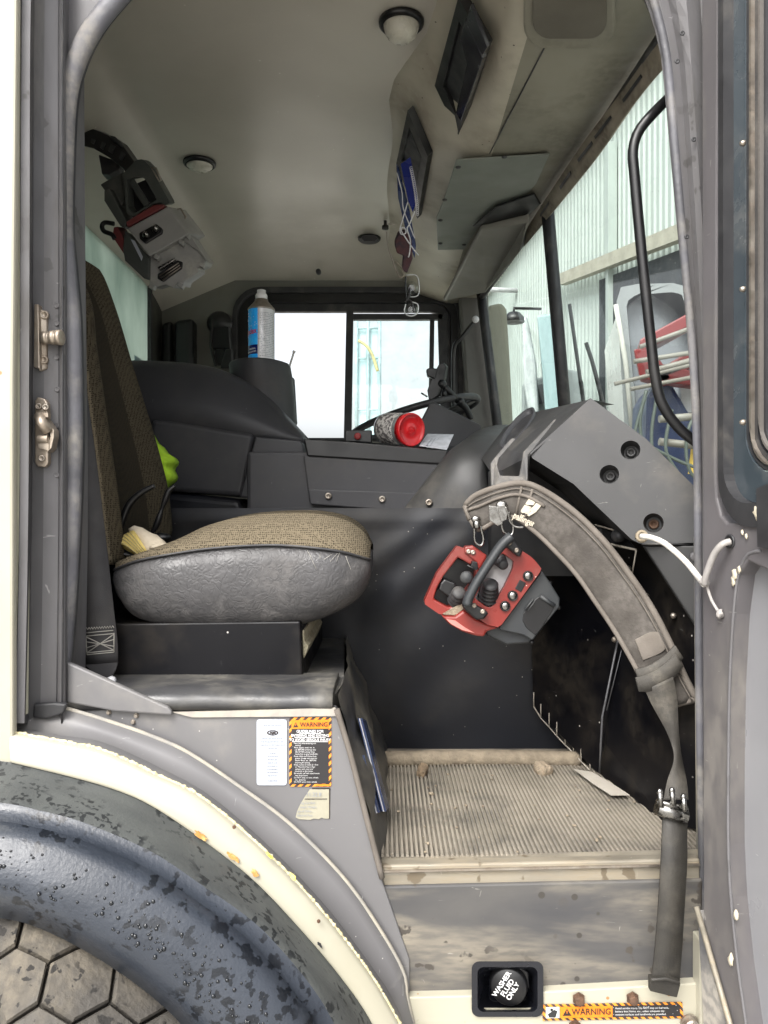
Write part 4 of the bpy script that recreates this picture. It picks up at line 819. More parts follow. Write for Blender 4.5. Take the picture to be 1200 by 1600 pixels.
# small pressed rings on the jamb
b = MB()
for x, y in ((88, 477), (88, 505), (88, 558), (89, 608), (88, 742), (88, 665)):
    b.lathe(P(x, y, 1.1475), (0, -1, 0), [(.0045, -.001), (.004, .0008), (.0032, .0002), (0, .0002)], 14)
b.build('pressed_stud', M['jamb'], JM)
seal = [(330, -120), (250, -75), (185, -5), (145, 45), (118, 100), (104, 160), (99, 260), (98, 360), (104, 430), (110, 500), (113, 620), (113, 720), (108, 850), (102, 950), (95, 1030), (88, 1088)]
b = MB(); pth = resample(pts([(330, -120)] + seal[1:], 1.165), 90); b.tube(pth, .0125, 12, flat=1.25); DS = b.build('weatherstrip', M['rub'], T)
b = MB(); b.tube([p + V((.011, .006, 0)) for p in pth], .0055, 8); b.build('inner_lip', M['rubdark'], DS)
# top header of the opening
b = MB(); hd = [(-300, -800), (1500, -800), (1500, -60), (1180, -60), (1035, -30), (980, -75), (900, -110), (600, -135), (330, -130), (240, -85), (180, -20), (120, 40), (90, 70), (-300, 70)]
b.slab([P(x, y, 1.17) for x, y in ((-300, -800), (1300, -800), (1300, -60), (1060, -60), (980, -95), (600, -135), (330, -130), (225, -70), (165, 5), (120, 60), (95, 120), (-300, 120))], (0, .03, 0)); b.build('door_header', M['jamb'], T)
# striker and latch
b = MB(); Y = 1.128
b.slab([P(53, 475, Y), P(60, 475, Y), P(62, 577, Y), P(52, 573, Y)], (0, .03, 0)); b.slab([P(60, 482, Y + .006), P(74, 486, Y + .012), P(73, 576, Y + .012), P(61, 580, Y + .006)], (0, .02, 0)); ST = b.build('door_striker', M['brass'], T, bevel=.0015)
b = MB(); b.lathe(P(68, 528, 1.135), (1, -.1, .0), [(.010, 0), (.0095, .008), (.0085, .008), (.0085, .012), (.010, .012), (.011, .018), (.0085, .019), (.0085, .022), (.0115, .022), (.0115, .028), (.009, .029), (0, .029)], 12); b.build('striker_pin', M['brass'], ST)
for x, y in ((69, 492), (68, 562)):
    b = MB(); b.lathe(P(x, y, 1.137), (.2, -1, 0), [(.007, -.003), (.0065, .001), (.004, .002), (.004, .0), (0, .0)], 14); b.build('screw', M['brass'], ST)
b = MB(); Y = 1.128; b.slab([P(x, y, Y) for x, y in ((54, 626), (58, 620), (70, 623), (74, 630), (75, 724), (70, 730), (58, 729), (54, 722))], (0, .012, 0)); LT = b.build('door_latch', M['brass'], T, bevel=.002)
b = MB(); b.slab([P(x, y, Y - .008) for x, y in ((56, 645), (75, 645), (75, 652), (56, 651))], (0, .01, 0)); b.tube([P(62, 650, Y - .003), P(66, 662, Y - .012), P(74, 672, Y - .004)], .008, 10, k=12)
b.slab([P(x, y, Y - .004) for x, y in ((72, 655), (84, 672), (84, 682), (80, 700), (74, 706), (74, 698), (79, 682), (78, 674), (71, 662))], (0, .018, 0)); b.tube([P(60, 686, Y - .004), P(76, 686, Y - .004)], .007, 10); b.slab([P(x, y, Y - .006) for x, y in ((58, 683), (76, 683), (76, 704), (60, 700))], (0, .01, 0)); b.build('latch_claw', M['brass'], LT, bevel=.001)
for x, y in ((60, 635), (71, 636), (65, 716)):
    b = MB(); b.lathe(P(x, y, 1.126), (.1, -1, 0), [(.0055, -.003), (.005, .0015), (.003, .002), (.0025, .0005), (0, .0005)], 12); b.build('screw', M['steel'], LT)
# --- A pillar at the right of the opening, with its rubber edge --------------------------------
AP = []
#         y     edge-of-opening, rubber out, groove, flat, ridge, flat2, outer
for y, xs in ((-160, (935, 968, 985, 1010, 1045, 1072, 1118)), (-60, (985, 1012, 1026, 1042, 1066, 1090, 1122)), (0, (1008, 1030, 1044, 1056, 1072, 1094, 1122)), (50, (1024, 1042, 1054, 1063, 1077, 1097, 1122)), (100, (1034, 1050, 1062, 1070, 1080, 1100, 1122)), (250, (1048, 1062, 1073, 1081, 1091, 1107, 1120)), (400, (1062, 1074, 1083, 1090, 1100, 1110, 1120)),
              (550, (1078, 1084, 1090, 1097, 1104, 1110, 1114)), (700, (1086, 1090, 1095, 1100, 1105, 1108, 1112)), (900, (1088, 1092, 1096, 1101, 1105, 1108, 1111)), (1100, (1090, 1094, 1097, 1101, 1104, 1107, 1110)), (1300, (1094, 1097, 1100, 1103, 1106, 1108, 1110)), (1480, (1098, 1100, 1102, 1104, 1106, 1108, 1110)), (1700, (1098, 1100, 1102, 1104, 1106, 1108, 1110))):
    ds = (1.19, 1.175, 1.18, 1.165, 1.155, 1.165, 1.15)
    AP.append([P(x, y, d) for x, d in zip(xs, ds)])
AP = [resample([row[k] for row in AP], 50) for k in range(7)]
b = MB(); b.loft([[p + V((.07, .12, 0)) for p in AP[0]], [p + V((.012, .02, 0)) for p in AP[0]], AP[0], AP[1], AP[2], AP[3], AP[4], AP[5], AP[6], [p + V((.03, .05, 0)) for p in AP[6]]], smooth=False); PI = b.build('door_pillar', M['jamb'], T)
b = MB(); b.tube([p.lerp(q, .5) + V((0, -.003, 0)) for p, q in zip(AP[0], AP[1])], .0065, 8); b.build('edge_rubber', M['rub'], PI)
b = MB()
for x, y in ((1068, 52), (1086, 218), (1060, 96), (1075, 370)): b.lathe(P(x - 2, y, 1.152), (0, -1, 0), [(.004, 0), (.0036, .001), (.0015, .001), (0, -.001)], 10)
b.build('rivet', M['rubdark'], PI)
b = MB(); b.px([(1110, -100), (1119, -100), (1119, 92)], 1.145, .002); b.build('cream_gap', M['cream'], PI)
b = MB(); b.slab([P(1092, 840, 1.2), P(1104, 840, 1.17), P(1104, 1480, 1.17), P(1097, 1480, 1.2)], (0, .02, 0)); b.build('pillar_base', mat('muddy_beige', (.30, .275, .22), (.20, .19, .16), 14, rough=.7), PI)

# --- the open door -----------------------------------------------------------------------------
dp = V((.465, 1.13, ZC)); dn = V((-.985, -.17, 0)).normalized()      # inner face of the door
def D(px, py, off=0): return PL(px, py, dp + dn * off, dn)
dirf = V((.17, -.985, 0)).normalized()                               # from the hinge towards the free edge
def DW(u, r, off=0): return dp + dirf * u + V((0, 0, r)) + dn * off
def uof(px, off=0): q = D(px, 800, off); return (q - dp).dot(dirf)
def rof(px, py): return D(px, py).z - ZC
u0 = uof(1105)
uw = uof(1122); rb = rof(1150, 812)
# inner panel: a slab with the window opening left free
b = MB()
door = [(u0 - .01, .95), (u0 - .01, -.66), (u0 + .10, -.86), (u0 + .25, -.95), (.85, -.95), (.85, .95)]
wo_ = [(uof(1122) + .0, .95), (uof(1120), .1)]
b.slab([DW(u0 - .015, 1.0), DW(uof(1123), 1.0), DW(uof(1117), .055), DW(uof(1119), .02), DW(uof(1126), -.005), DW(uof(1136), -.015), DW(.85, -.015), DW(.85, -.24), DW(uof(1168), -.055 - .01), DW(uof(1154), -.085), DW(uof(1146), -.14), DW(uof(1140), -.24), DW(uof(1138), -.36), DW(uof(1138), -.46), DW(uof(1142), -.53), DW(uof(1152), -.61), DW(uof(1165), -.68), DW(uof(1185), -.78), DW(u0 + .10, -.86 + .02), DW(u0 - .01, -.60), DW(u0 - .012, -.2)], -dn * .05)
DR = b.build('passenger_door', M['doorp'], T, bevel=.003)
MP = mat('pale_grey_door_pocket', (0.2376, 0.2376, 0.2475), (0.2046, 0.2046, 0.2145), 4, rough=.35, scratch=(.6, .6, .6), dirt=(0.1760, 0.1640, 0.1360), dsc=5, dlo=.5, dhi=.85, damt=.6)
b = MB(); b.slab([DW(uof(1130), -.03, -.025), DW(.85, -.03, -.025), DW(.85, -.98, -.025), DW(uof(1138), -.98, -.025)], -dn * .02); 
b.build('door_pocket', MP, DR)
b = MB(); ed = [DW(uof(1190), -.05), DW(uof(1168), -.057), DW(uof(1154), -.085), DW(uof(1146), -.14), DW(uof(1140), -.24), DW(uof(1138), -.36), DW(uof(1138), -.46), DW(uof(1142), -.53), DW(uof(1152), -.61), DW(uof(1165), -.68), DW(uof(1185), -.78)]
b.tube([p + dn * .0 for p in resample(ed, 60)], .0022, 8); b.build('pocket_rim', M['jamb'], DR)
b = MB(); b.slab([DW(u0 - .02, -.585, .004), DW(uof(1172), -.755, .004), DW(uof(1199), -.87, .004), DW(uof(1186), -1.0, .004), DW(u0 + .0, -.80, .004)], -dn * .03); b.build('scuff_panel', mat('dirty_scuff_panel', (.16, .155, .155), (.10, .10, .105), 12, rough=.5, dirt=(.40, .37, .32), dsc=10, dlo=.46, dhi=.62, damt=.8), DR, bevel=.003)
b = MB(); b.tube([DW(u0 - .018, -.58, .006), DW(uof(1172), -.75, .006), DW(uof(1199), -.865, .006)], .004, 6); b.build('scuff_panel_edge', M['alu'], DR)
# black window surround, glossy inner flange, channel rubbers, dark glass
def wl(off, xs, rtop=1.0, rbot=None):      # L-shaped run down the front edge then along the bottom
    pass
def frame(xo, xi, ro, ri, off, th, m, name, par=DR, bev=.002, rc=.05):
    uo, ui = uof(xo, off), uof(xi, off)
    def cor(u, r, rad): return [(u + rad * (1 - math.cos(a)), r + rad * (1 - math.sin(a)) ) for a in [R(90 * k / 8) for k in range(9)]]
    O = [(uo, 1.0)] + cor(uo, ro, rc + .02) + [(.85, ro)]; I = [(ui, 1.0)] + cor(ui, ri, rc) + [(.85, ri)]
    b = MB(); A = [DW(u, r, off) for u, r in O]; B = [DW(u, r, off) for u, r in I]
    b.loft([A, B, [p - dn * th for p in B], [p - dn * th for p in A], A], smooth=False); return b.build(name, m, par)
frame(1122, 1130, -.020, .012, .004, .03, M['rubdark'], 'window_surround')
frame(1130, 1164, .012, .050, -.012, .01, mat('blue_grey_frame', (.045, .058, .068), (.035, .045, .053), 5, rough=.2, coat=.3, dirt=(.25, .24, .22), dsc=9, dlo=.5, dhi=.8, damt=.6), 'window_frame', rc=.06)
frame(1164, 1170, .050, .057, -.014, .02, M['rubdark'], 'window_channel', rc=.05); frame(1170, 1173, .057, .060, -.012, .02, M['steel'], 'channel_trim', rc=.045)
frame(1173, 1184, .060, .071, -.018, .02, M['rubdark'], 'window_channel', rc=.04); frame(1184, 1187, .071, .074, -.016, .02, mat('dusty_channel', (.12, .11, .10)), 'channel_trim', rc=.038); frame(1187, 1196, .074, .082, -.022, .02, M['rubdark'], 'window_channel', rc=.035)
b = MB(); b.slab([DW(uof(1190), 1.0, -.035), DW(.85, 1.0, -.035), DW(.85, .05, -.035), DW(uof(1190), .05, -.035)], -dn * .005); b.build('door_window', M['glassd'], DR)
b = MB(); b.slab([DW(uof(1190), .03, .008), DW(uof(1198) + .05, .045, .008), DW(uof(1198) + .05, -.05, .008), DW(uof(1192), -.045, .008)], -dn * .02); b.build('peeling_tape', M['rubdark'], DR)
b = MB(); rnd = random.Random(5)
for x, y, s_ in ((1182, 800, .007), (1194, 812, .008), (1190, 795, .006), (1148, 898, .006), (1146, 908, .005), (1155, 890, .004), (1142, 1500, .006), (1150, 1430, .005), (1196, 780, .006), (1160, 832, .003), (1166, 838, .003)):
    c = D(x, y, .002); b.ell(c, (s_ * .5, s_, s_ * 1.4), nu=8, nv=6, jit=.6)
b.build('dried_sealant', mat('dried_cream_sealant', (.58, .53, .42), (.45, .40, .3), 120, rough=.9), DR)
b = MB()
for y in (224, 452, 660): b.lathe(D(1163, y, -.002), dn, [(.004, 0), (.004, .003), (.0025, .006), (0, .006)], 10)
b.build('screw', M['steel'], DR)
b = MB(); b.lathe(D(1141, 846, .001), dn, [(.010, -.002), (.010, .002), (.0065, .002), (.0065, -.006), (0, -.006)], 18); b.build('cord_grommet', M['rubdark'], DR)

# --- windshield -----------------------------------------------------------------------------------
def WS(Y, r): return V((XT(Y) + .105 * (.86 - r) / .86, Y, ZC + r))
b = MB(); rings = [[WS(1.16 + 1.98 * i / 30, -.02 + .90 * j / 8) for j in range(9)] for i in range(31)]
b.loft(rings); WSH = b.build('windshield', M['glassw'], T)
b = MB(); Yd = 2.20; Ye = 2.30
b.tube([WS(Yd, .88) + V((-.006, 0, 0)), WS(Ye, .0) + V((-.006, 0, 0))], .019, 8, flat=1, up=(0, 1, 0)); b.tube([WS(Yd + .03, .88) + V((.01, 0, 0)), WS(Ye + .03, .0) + V((.01, 0, 0))], .010, 8); b.build('divider', M['rubdark'], WSH)
b = MB(); b.tube([WS(3.13, .9) + V((-.004, 0, 0)), WS(3.13, 0) + V((-.004, 0, 0))], .02, 8); b.tube([WS(1.16 + 1.97 * k / 20, .875) + V((-.006, 0, .0)) for k in range(21)], .012, 8); b.build('windshield_gasket', M['rubdark'], WSH)
b = MB(); b.px([(758, 486), (766, 476), (784, 472), (792, 482), (797, 560), (803, 680), (770, 680), (760, 560)], 3.45, .08)
b.build('driver_mirror', mat('olive_corner_post', (.20, .205, .16), (.17, .17, .13), 3, rough=.6), T, bevel=.015)
# front skin below the glass and the roof front, to close the cab
ys_ = [1.16 + 2.14 * k / 12 for k in range(13)]
b = MB(); b.slab([V((.66, 1.16, ZC - .02)), V((.66, 3.3, ZC - .02)), V((.66, 3.3, ZC - .9)), V((.66, 1.16, ZC - .9))], (.03, 0, 0)); b.loft([[V((XT(y) + .016, y, ZC + .895)) for y in ys_], [V((XT(y) - .008, y, ZC + 1.13)) for y in ys_]]); b.slab([V((.58, 1.16, ZC - .02)), V((.66, 1.16, ZC - .02)), V((.66, 3.3, ZC - .02)), V((.58, 3.3, ZC - .02))], (0, 0, -.03)); b.build('front_skin', M['white'], T)
# wipers outside the glass
b = MB(); b.tube([WS(2.22, .60) + V((.03, 0, 0)), WS(2.22, .10) + V((.04, 0, 0))], .010, 8, flat=.5); b.tube([WS(2.18, .48) + V((.05, 0, 0)), WS(2.16, .38) + V((.06, 0, 0)), WS(2.02, -.05) + V((.06, 0, 0))], .006, 6, k=12); b.build('wiper', M['rubdark'], T)
# black grab bar inside the pillar
b = MB(); bar = [(1050, 148), (1020, 178), (998, 205), (989, 235), (991, 270), (1003, 400), (1020, 560), (1024, 590), (1034, 630), (1060, 668), (1092, 694), (1110, 706)]
b.tube([P(x, y, 1.30 - .05 * (1 if 0 < i < 11 else 0)) for i, (x, y) in enumerate(bar)], .0085, 12, k=60); b.build('entry_grab_bar', M['black'], T)

# --- passenger end of the dash ------------------------------------------------------------------------
Yn = 1.30
apx = P(923, 622, 1.36); 
b = MB()
face = [P(923, 622, 1.37), P(945, 638, 1.355), P(1010, 686, 1.33), P(1089, 764, 1.30), P(1092, 848, 1.29), P(1000, 849, 1.30), (P(987, 843, 1.30)), P(896, 756, 1.34), P(832, 716, 1.38), P(828, 708, 1.39)]
fn = V((-.35, -.93, .10)).normalized(); fp = P(828, 712, 1.39); face = [PL((v.x / v.y) * F + 600, 800 - (v.z - ZC) / v.y * F, fp, fn) for v in face]; b.slab(face, (0.03, .55, .02)); EP = b.build('dash_end_panel', M['plasticd'], T, bevel=.014, seg=4)
b = MB(); b.tube([P(1003, 790 + 60, 1.292), P(1092, 850, 1.285)], .002, 6); b.build('seam', M['rubdark'], EP)
def plate_at(px, py): # depth of the end panel face there
    t = (px - 828) / (1092 - 828); return 1.39 - .10 * t
def bore(ob, cutters):                 # real holes: difference with temporary cylinders, which are removed again
    bm_ = [m for m in ob.modifiers]; ps = [(m.width, m.segments) for m in bm_]
    for m in bm_: ob.modifiers.remove(m)
    for c_ in cutters:
        md = ob.modifiers.new('hole', 'BOOLEAN'); md.operation = 'DIFFERENCE'; md.object = c_; md.solver = 'EXACT'
    bpy.context.view_layer.update(); me = bpy.data.meshes.new_from_object(ob.evaluated_get(bpy.context.evaluated_depsgraph_get()))
    ob.modifiers.clear(); ob.data = me
    for c_ in cutters: bpy.data.objects.remove(c_)
    for w_, s_ in ps:
        m = ob.modifiers.new('bevel', 'BEVEL'); m.width = w_; m.segments = s_; m.limit_method = 'ANGLE'; m.angle_limit = R(40)
wells = [PL(x, y, fp, fn) for x, y in ((985, 703), (952, 741), (1021, 817))]; cs_ = []
for c in wells:
    b = MB(); b.lathe(c, fn, [(.0125, -.030), (.0165, .0), (.0175, .01)], 28, smooth=False); cs_.append(b.build('cutter', M['plasticd'], None))
EP.modifiers.clear(); bore(EP, cs_)
m_ = EP.modifiers.new('bevel', 'BEVEL'); m_.width = .004; m_.segments = 3; m_.limit_method = 'ANGLE'; m_.angle_limit = R(50)
for k_, c in enumerate(wells):
    b = MB(); b.lathe(c - fn * .030, fn, [(.009, 0), (.0085, .008), (.005, .0095), (.0045, .004), (0, .004)], 16); b.build('screw', M['rust'] if k_ == 2 else M['plasticd'], EP)
# louvre duct: left-facing slope of the box with a dark round outlet and the pale bracket across it
b = MB()
q = [P(828, 712, 1.385), P(923, 624, 1.375), P(858, 650, 1.72), P(834, 646, 1.80), P(790, 668, 1.95), P(752, 714, 1.80), P(768, 742, 1.62), P(822, 760, 1.42)]
b.add([P(828, 712, 1.385), P(923, 624, 1.375), P(862, 648, 1.75), P(834, 644, 1.80), P(786, 700, 1.66), P(770, 742, 1.62), P(826, 752, 1.42), P(752, 716, 1.80), P(788, 668, 1.95)],
      [(0, 1, 2, 3, 4), (0, 4, 5, 6), (4, 3, 8, 7, 5)], 0)
b.add([P(923, 624, 1.375), P(862, 648, 1.75), P(900, 640, 1.9), P(960, 632, 1.6)], [(0, 1, 2, 3)], 0)
VB = b.build('vent_housing', M['plasticd'], T)
b = MB(); n_ = 28; cen = P(812, 674, 1.70); e1 = (P(838, 645, 1.76) - P(790, 702, 1.64)) * .5; e2 = (P(828, 690, 1.60) - P(800, 660, 1.76)) * .26
nr = e1.cross(e2).normalized(); nr = nr if nr.x < 0 else -nr
def el(k1, k2, off): return [cen + e1 * (k1 * math.cos(2 * math.pi * k / n_)) + e2 * (k2 * math.sin(2 * math.pi * k / n_)) + nr * off for k in range(n_)]
b.loft([el(1.08, 1.15, .0), el(1.08, 1.15, .012), el(.97, .95, .014), el(.92, .88, -.0)], closed=True); VR = b.build('vent_ring', M['plastic'], VB)
b = MB(); b.add(el(.95, .92, .002), [list(range(n_))], 0); b.build('vent_opening', M['rubdark'], VB)
# bracket (two uprights and a cross piece)
b = MB(); o_ = [(767, 724), (771, 718), (792, 693), (800, 684), (806, 686), (780, 716), (777, 727), (782, 743), (812, 744), (817, 716), (818, 706), (866, 656), (876, 652), (874, 660), (826, 712), (824, 756), (824, 768), (768, 768)]
dd = {}
def bd(x, y): return 1.36 + max(0, (745 - y)) * .0012 + (824 - min(x, 824)) * .0003
b.slab([P(x, y, bd(x, y)) for x, y in o_], (0, .010, 0)); b.build('hook_bracket', mat('worn_grey_bracket', (0.1020, 0.0990, 0.0960), (0.0720, 0.0720, 0.0720), 14, rough=.5, dirt=(0.2100, 0.1920, 0.1680), dsc=20, dlo=.45, dhi=.65, damt=.7), T, bevel=.0025)
b = MB(); b.slab([P(x, y, 1.55) for x, y in ((768, 735), (826, 735), (1000, 850), (1000, 900), (768, 900))], (0, .05, 0)); b.build('dash_hollow_shade', M['black'], T)  # black sheet in place of the shaded hollow under the dash

# --- footwell end (front bulkhead, kick panels) -----------------------------------------------------------
b = MB()
A_ = [P(828, 880, 1.76), P(828, 1000, 1.755), P(829, 1060, 1.75), P(833, 1108, 1.74)]
b.add([P(760, 800, 1.76), P(960, 800, 1.50), P(1110, 800, 1.26), P(1110, 1300, 1.26), P(1040, 1286, 1.33), P(935, 1208, 1.58), P(900, 1180, 1.66), P(833, 1105, 1.74), P(829, 900, 1.76), P(945, 1160, 1.55), P(966, 995, 1.52), P(996, 855, 1.46)],
      [(0, 8, 10, 11, 1), (8, 7, 6, 5, 9, 10), (1, 11, 2), (11, 10, 9, 5, 4, 3, 2)], 0)
FB = b.build('footwell_bulkhead', M['kick'], T)
b = MB(); b.tube([P(966, 997, 1.51), P(941, 1120, 1.525), P(939, 1160, 1.53), P(937, 1208, 1.55)], .0022, 6); b.tube([P(975, 1000, 1.505), P(948, 1110, 1.52)], .001, 6); b.build('bent_edge', mat('edge_worn_steel', (.16, .16, .17), rough=.4, metal=.4), FB)
b = MB(); 
for x, y, Y in ((960, 999, 1.50), (982, 888, 1.46), (1010, 931, 1.40), (1052, 962, 1.33)): b.lathe(P(x, y, Y), (-.4, -1, 0), [(.0055, -.004), (.0055, .002), (.004, .006), (0, .006)], 8)
b.build('bolt', M['steel'], FB)
b = MB()
pr_ = None
for x, y, Y in ((834, 1104, 1.73), (845, 1122, 1.71), (858, 1136, 1.69), (870, 1150, 1.675), (883, 1164, 1.66), (896, 1176, 1.64), (908, 1190, 1.62), (922, 1204, 1.60)):
    b.tube([P(x, y - 22, Y), P(x, y, Y)], .0012, 6)
    if pr_: b.tube([pr_, P(x, y, Y)], .0014, 6)
    pr_ = P(x, y, Y)
b.build('ragged_trim_teeth', mat('exposed_beige_edge', (.42, .38, .32), rough=.8), FB)
b = MB(); b.slab([P(1006, 853, 1.325), P(1092, 853, 1.27), P(1092, 985, 1.27)], (0, .01, 0)); KP = b.build('kick_panel', M['plasticd'], T, bevel=.002)
b = MB(); b.lathe(P(1085, 870, 1.262), (0, -1, 0), [(.008, -.002), (.0075, .003), (.006, .004), (0, .004)], 18); b.build('button_cap', M['jamb'], KP)
b = MB(); b.slab([P(928, 818, 1.44), P(938, 822, 1.43), P(975, 834, 1.38), P(994, 856, 1.36), P(992, 861, 1.36), P(942, 846, 1.42)], (0, .12, 0)); JB = b.build('connector_box', M['black'], T, bevel=.003)
b = MB(); b.tube([P(944, 848, 1.415), P(994, 859, 1.355)], .0022, 6); b.tube([P(930, 820, 1.43), P(976, 833, 1.375)], .0015, 6); b.tube([P(994, 860, 1.355), P(988, 895, 1.37)], .0015, 6); b.build('worn_edge', mat('dusty_edge', (.42, .38, .32), rough=.7), JB)
b = MB(); b.lathe(P(966, 837, 1.375), (-.2, -1, 0), [(.012, -.01), (.012, .004), (.007, .006), (.006, .014), (0, .014)], 12); b.build('connector_plug', M['rubdark'], JB)

# --- passenger seat: cushion, back, belt -------------------------------------------------------------------
def ip(tab, x):
    for (x0, y0), (x1, y1) in zip(tab, tab[1:]):
        if x <= x1: t = max(0, (x - x0) / (x1 - x0)); return y0 + (y1 - y0) * t
    return tab[-1][1]
def sm(tab, n=60):
    q = resample([V((a, c, 0)) for a, c in tab], n); return [(p.x, p.y) for p in q]
Tp = sm([(172, 892), (185, 887), (215, 876), (260, 867), (320, 858), (380, 853), (440, 852), (500, 857), (540, 864), (578, 877)])
Tb = sm([(172, 918), (177, 936), (186, 953), (205, 972), (245, 985), (320, 991), (400, 990), (460, 983), (510, 968), (550, 948), (568, 930), (578, 908)])
Tt = sm([(172, 884), (210, 862), (260, 838), (300, 818), (350, 804), (400, 797), (450, 795), (490, 796), (535, 806), (565, 826), (578, 850)])
Y0s, Y1s, YM = 1.285, 1.735, 1.51
def seat_sec(px, part):
    e = min((px - 172) / 40, 1) if px < 212 else (min((578 - px) / 90, 1) if px > 488 else 1)
    e = max(e, 0); e = math.sqrt(1 - (1 - e) ** 2) * (1 if px < 300 else 1) 
    hw = (Y1s - Y0s) / 2; hw = hw * ((.74 + .26 * e) if px > 300 else (.9 + .1 * e))
    yn = YM - hw; yf = YM + hw
    X = lambda Y: (px - 600) / F * 1.29
    rp = (800 - ip(Tp, px)) / F * 1.29; rb_ = (800 - ip(Tb, px)) / F * 1.29; rt = (800 - ip(Tt, px)) / F * 1.47
    x = X(0)
    if part == 'side':
        h = rp - rb_
        return [V((x, yn + .10, ZC + rb_ + .0)), V((x, yn + .05, ZC + rb_ + .0)), V((x, yn + .022, ZC + rb_ + h * .08)), V((x, yn + .004, ZC + rb_ + h * .25)), V((x, yn - .004, ZC + rb_ + h * .5)), V((x, yn, ZC + rb_ + h * .8)), V((x, yn + .006, ZC + rp)),
                V((x, yf - .006, ZC + rp)), V((x, yf, ZC + rp - h * .4)), V((x, yf - .03, ZC + rb_)), V((x, yf - .10, ZC + rb_))]
    d = rt - rp
    return [V((x, yn + .006, ZC + rp)), V((x, yn + .012, ZC + rp + .012)), V((x, yn + .045, ZC + rp + .45 * d + .010)), V((x, yn + .10, ZC + rp + .78 * d + .006)), V((x, yn + .15, ZC + rp + .95 * d)), V((x, YM, ZC + rt - .004)), V((x, yf - .15, ZC + rp + .95 * d)), V((x, yf - .08, ZC + rp + .8 * d)), V((x, yf - .012, ZC + rp + .012)), V((x, yf - .006, ZC + rp))]
xs_ = [172 + 406 * (.5 - .5 * math.cos(math.pi * k / 70)) for k in range(71)]
b = MB(); b.loft([seat_sec(x, 'side') for x in xs_], closed=True, cap=True); SC = b.build('seat_cushion', M['leather'], T)
b = MB(); secs = [seat_sec(x, 'top') for x in xs_]
nv_ = len(secs[0]); vs = [q for s_ in secs for q in s_]; b.add(vs, [], 0)
for i in range(len(secs) - 1):
    for j in range(nv_ - 1):
        b.f.append([i * nv_ + j, i * nv_ + j + 1, (i + 1) * nv_ + j + 1, (i + 1) * nv_ + j]); b.m.append(1 if j < 3 or j > 6 else 0); b.s.append(True)
b.build('cushion_cover', [M['fab'], M['fabl']], SC)
b = MB(); b.tube([seat_sec(x, 'side')[6] + V((0, -.003, 0)) for x in xs_], .0022, 8); b.build('cushion_piping', M['rubdark'], SC)
b = MB(); rnd = random.Random(9)
for k in range(6):
    x = rnd.uniform(480, 565); s_ = seat_sec(x, 'side'); b.tube([s_[6] + V((0, -.004, rnd.uniform(-.01, .0))), s_[5] + V((rnd.uniform(-.02, .02), -.004, rnd.uniform(-.012, .01)))], .0003, 4)
b.build('loose_thread', M['thread'], SC)
# backrest
near = [(112, 380), (128, 470), (138, 560), (146, 650), (156, 760), (168, 850), (176, 892)]
nearp = [V((-.640, 1.31, ZC + .47)), P(112, 440, 1.31), P(128, 540, 1.31), P(140, 640, 1.31), P(152, 740, 1.31), P(164, 840, 1.31), P(172, 895, 1.31)]
farp = [P(158, 425, 1.72), P(172, 460, 1.72), P(195, 540, 1.72), P(222, 622, 1.72), P(248, 705, 1.72), P(264, 770, 1.72), P(270, 840, 1.72)]
nearp = resample(nearp, 30); farp = resample(farp, 30); rings = []
for i, (a, c) in enumerate(zip(nearp, farp)):
    t = i / 29; arch = .045 * (1 - t) ** 2
    prof_ = ((0, -.10), (0, -.02), (.02, .004), (.10, .018), (.20, .004), (.28, -.016), (.40, -.030), (.5, -.033), (.60, -.030), (.72, -.016), (.80, .004), (.90, .014), (.98, .002), (1, -.02), (1, -.10))
    rings.append([a.lerp(c, u) + V((d + (0 if d > -.05 else 0), 0, (.035 * math.sin(math.pi * u) if i == 0 else .02 * math.sin(math.pi * u) * (1 - t) ** 3) + (.0 if d > -.05 else .04 * (1 - t)))) for u, d in prof_])
b = MB(); n = len(rings[0]); vs = [q for s_ in rings for q in s_]; b.add(vs, [], 0)
for i in range(len(rings) - 1):
    for j in range(n):
        k = (j + 1) % n; b.f.append([i * n + j, i * n + k, (i + 1) * n + k, (i + 1) * n + j]); b.m.append(1 if 5 <= j <= 8 else (2 if j == 1 else 0)); b.s.append(True)
b.f.append(list(range(n))); b.m.append(0); b.s.append(True); b.f.append([(len(rings) - 1) * n + j for j in range(n)][::-1]); b.m.append(0); b.s.append(True)
SB_ = b.build('seat_backrest', [M['fab'], M['fabc'], M['fabl']], T, sub=1)
# belt webbing with stitched end
b = MB(); Yb = 1.255
L_ = [P(x, y, Yb) for x, y in ((117, 380), (118, 480), (119, 600), (117, 720), (114, 850), (121, 940), (128, 1000), (133, 1040))]; R_ = [P(x, y, Yb + .012) for x, y in ((122, 380), (127, 480), (134, 600), (150, 720), (166, 850), (176, 940), (183, 1000), (184, 1036))]
b.band(L_, R_, 50, (0, .0025, 0)); b.slab([P(133, 1039, Yb), P(184, 1035, Yb + .012), P(181, 1046, Yb + .01), P(172, 1064, Yb + .008), P(166, 1068, Yb + .006)], (0, .003, 0)); SBL = b.build('seat_belt', M['belt'], T)
b = MB()
def zz(l): b.tube([P(x, y, Yb - .0008 + .012 * (x - 128) / 55) for x, y in l], .0009, 5)
zz([(133, 987)] + [(133 + 45 * k / 22, 984 - 2 * (k % 2) * 1.6 - 3 * k / 22) for k in range(23)]); zz([(134, 989), (177, 985)]); zz([(134, 994), (178, 990)]); zz([(134, 994), (136, 1023)]); zz([(178, 989), (178, 1019)]); zz([(136, 1023), (178, 1019)]); zz([(137, 1020), (178, 1016)])
zz([(134, 995), (178, 1016)]); zz([(136, 1020), (178, 991)]); zz([(135, 1003), (156, 1006), (178, 999)]); zz([(136, 1012), (156, 1006), (178, 1010)])
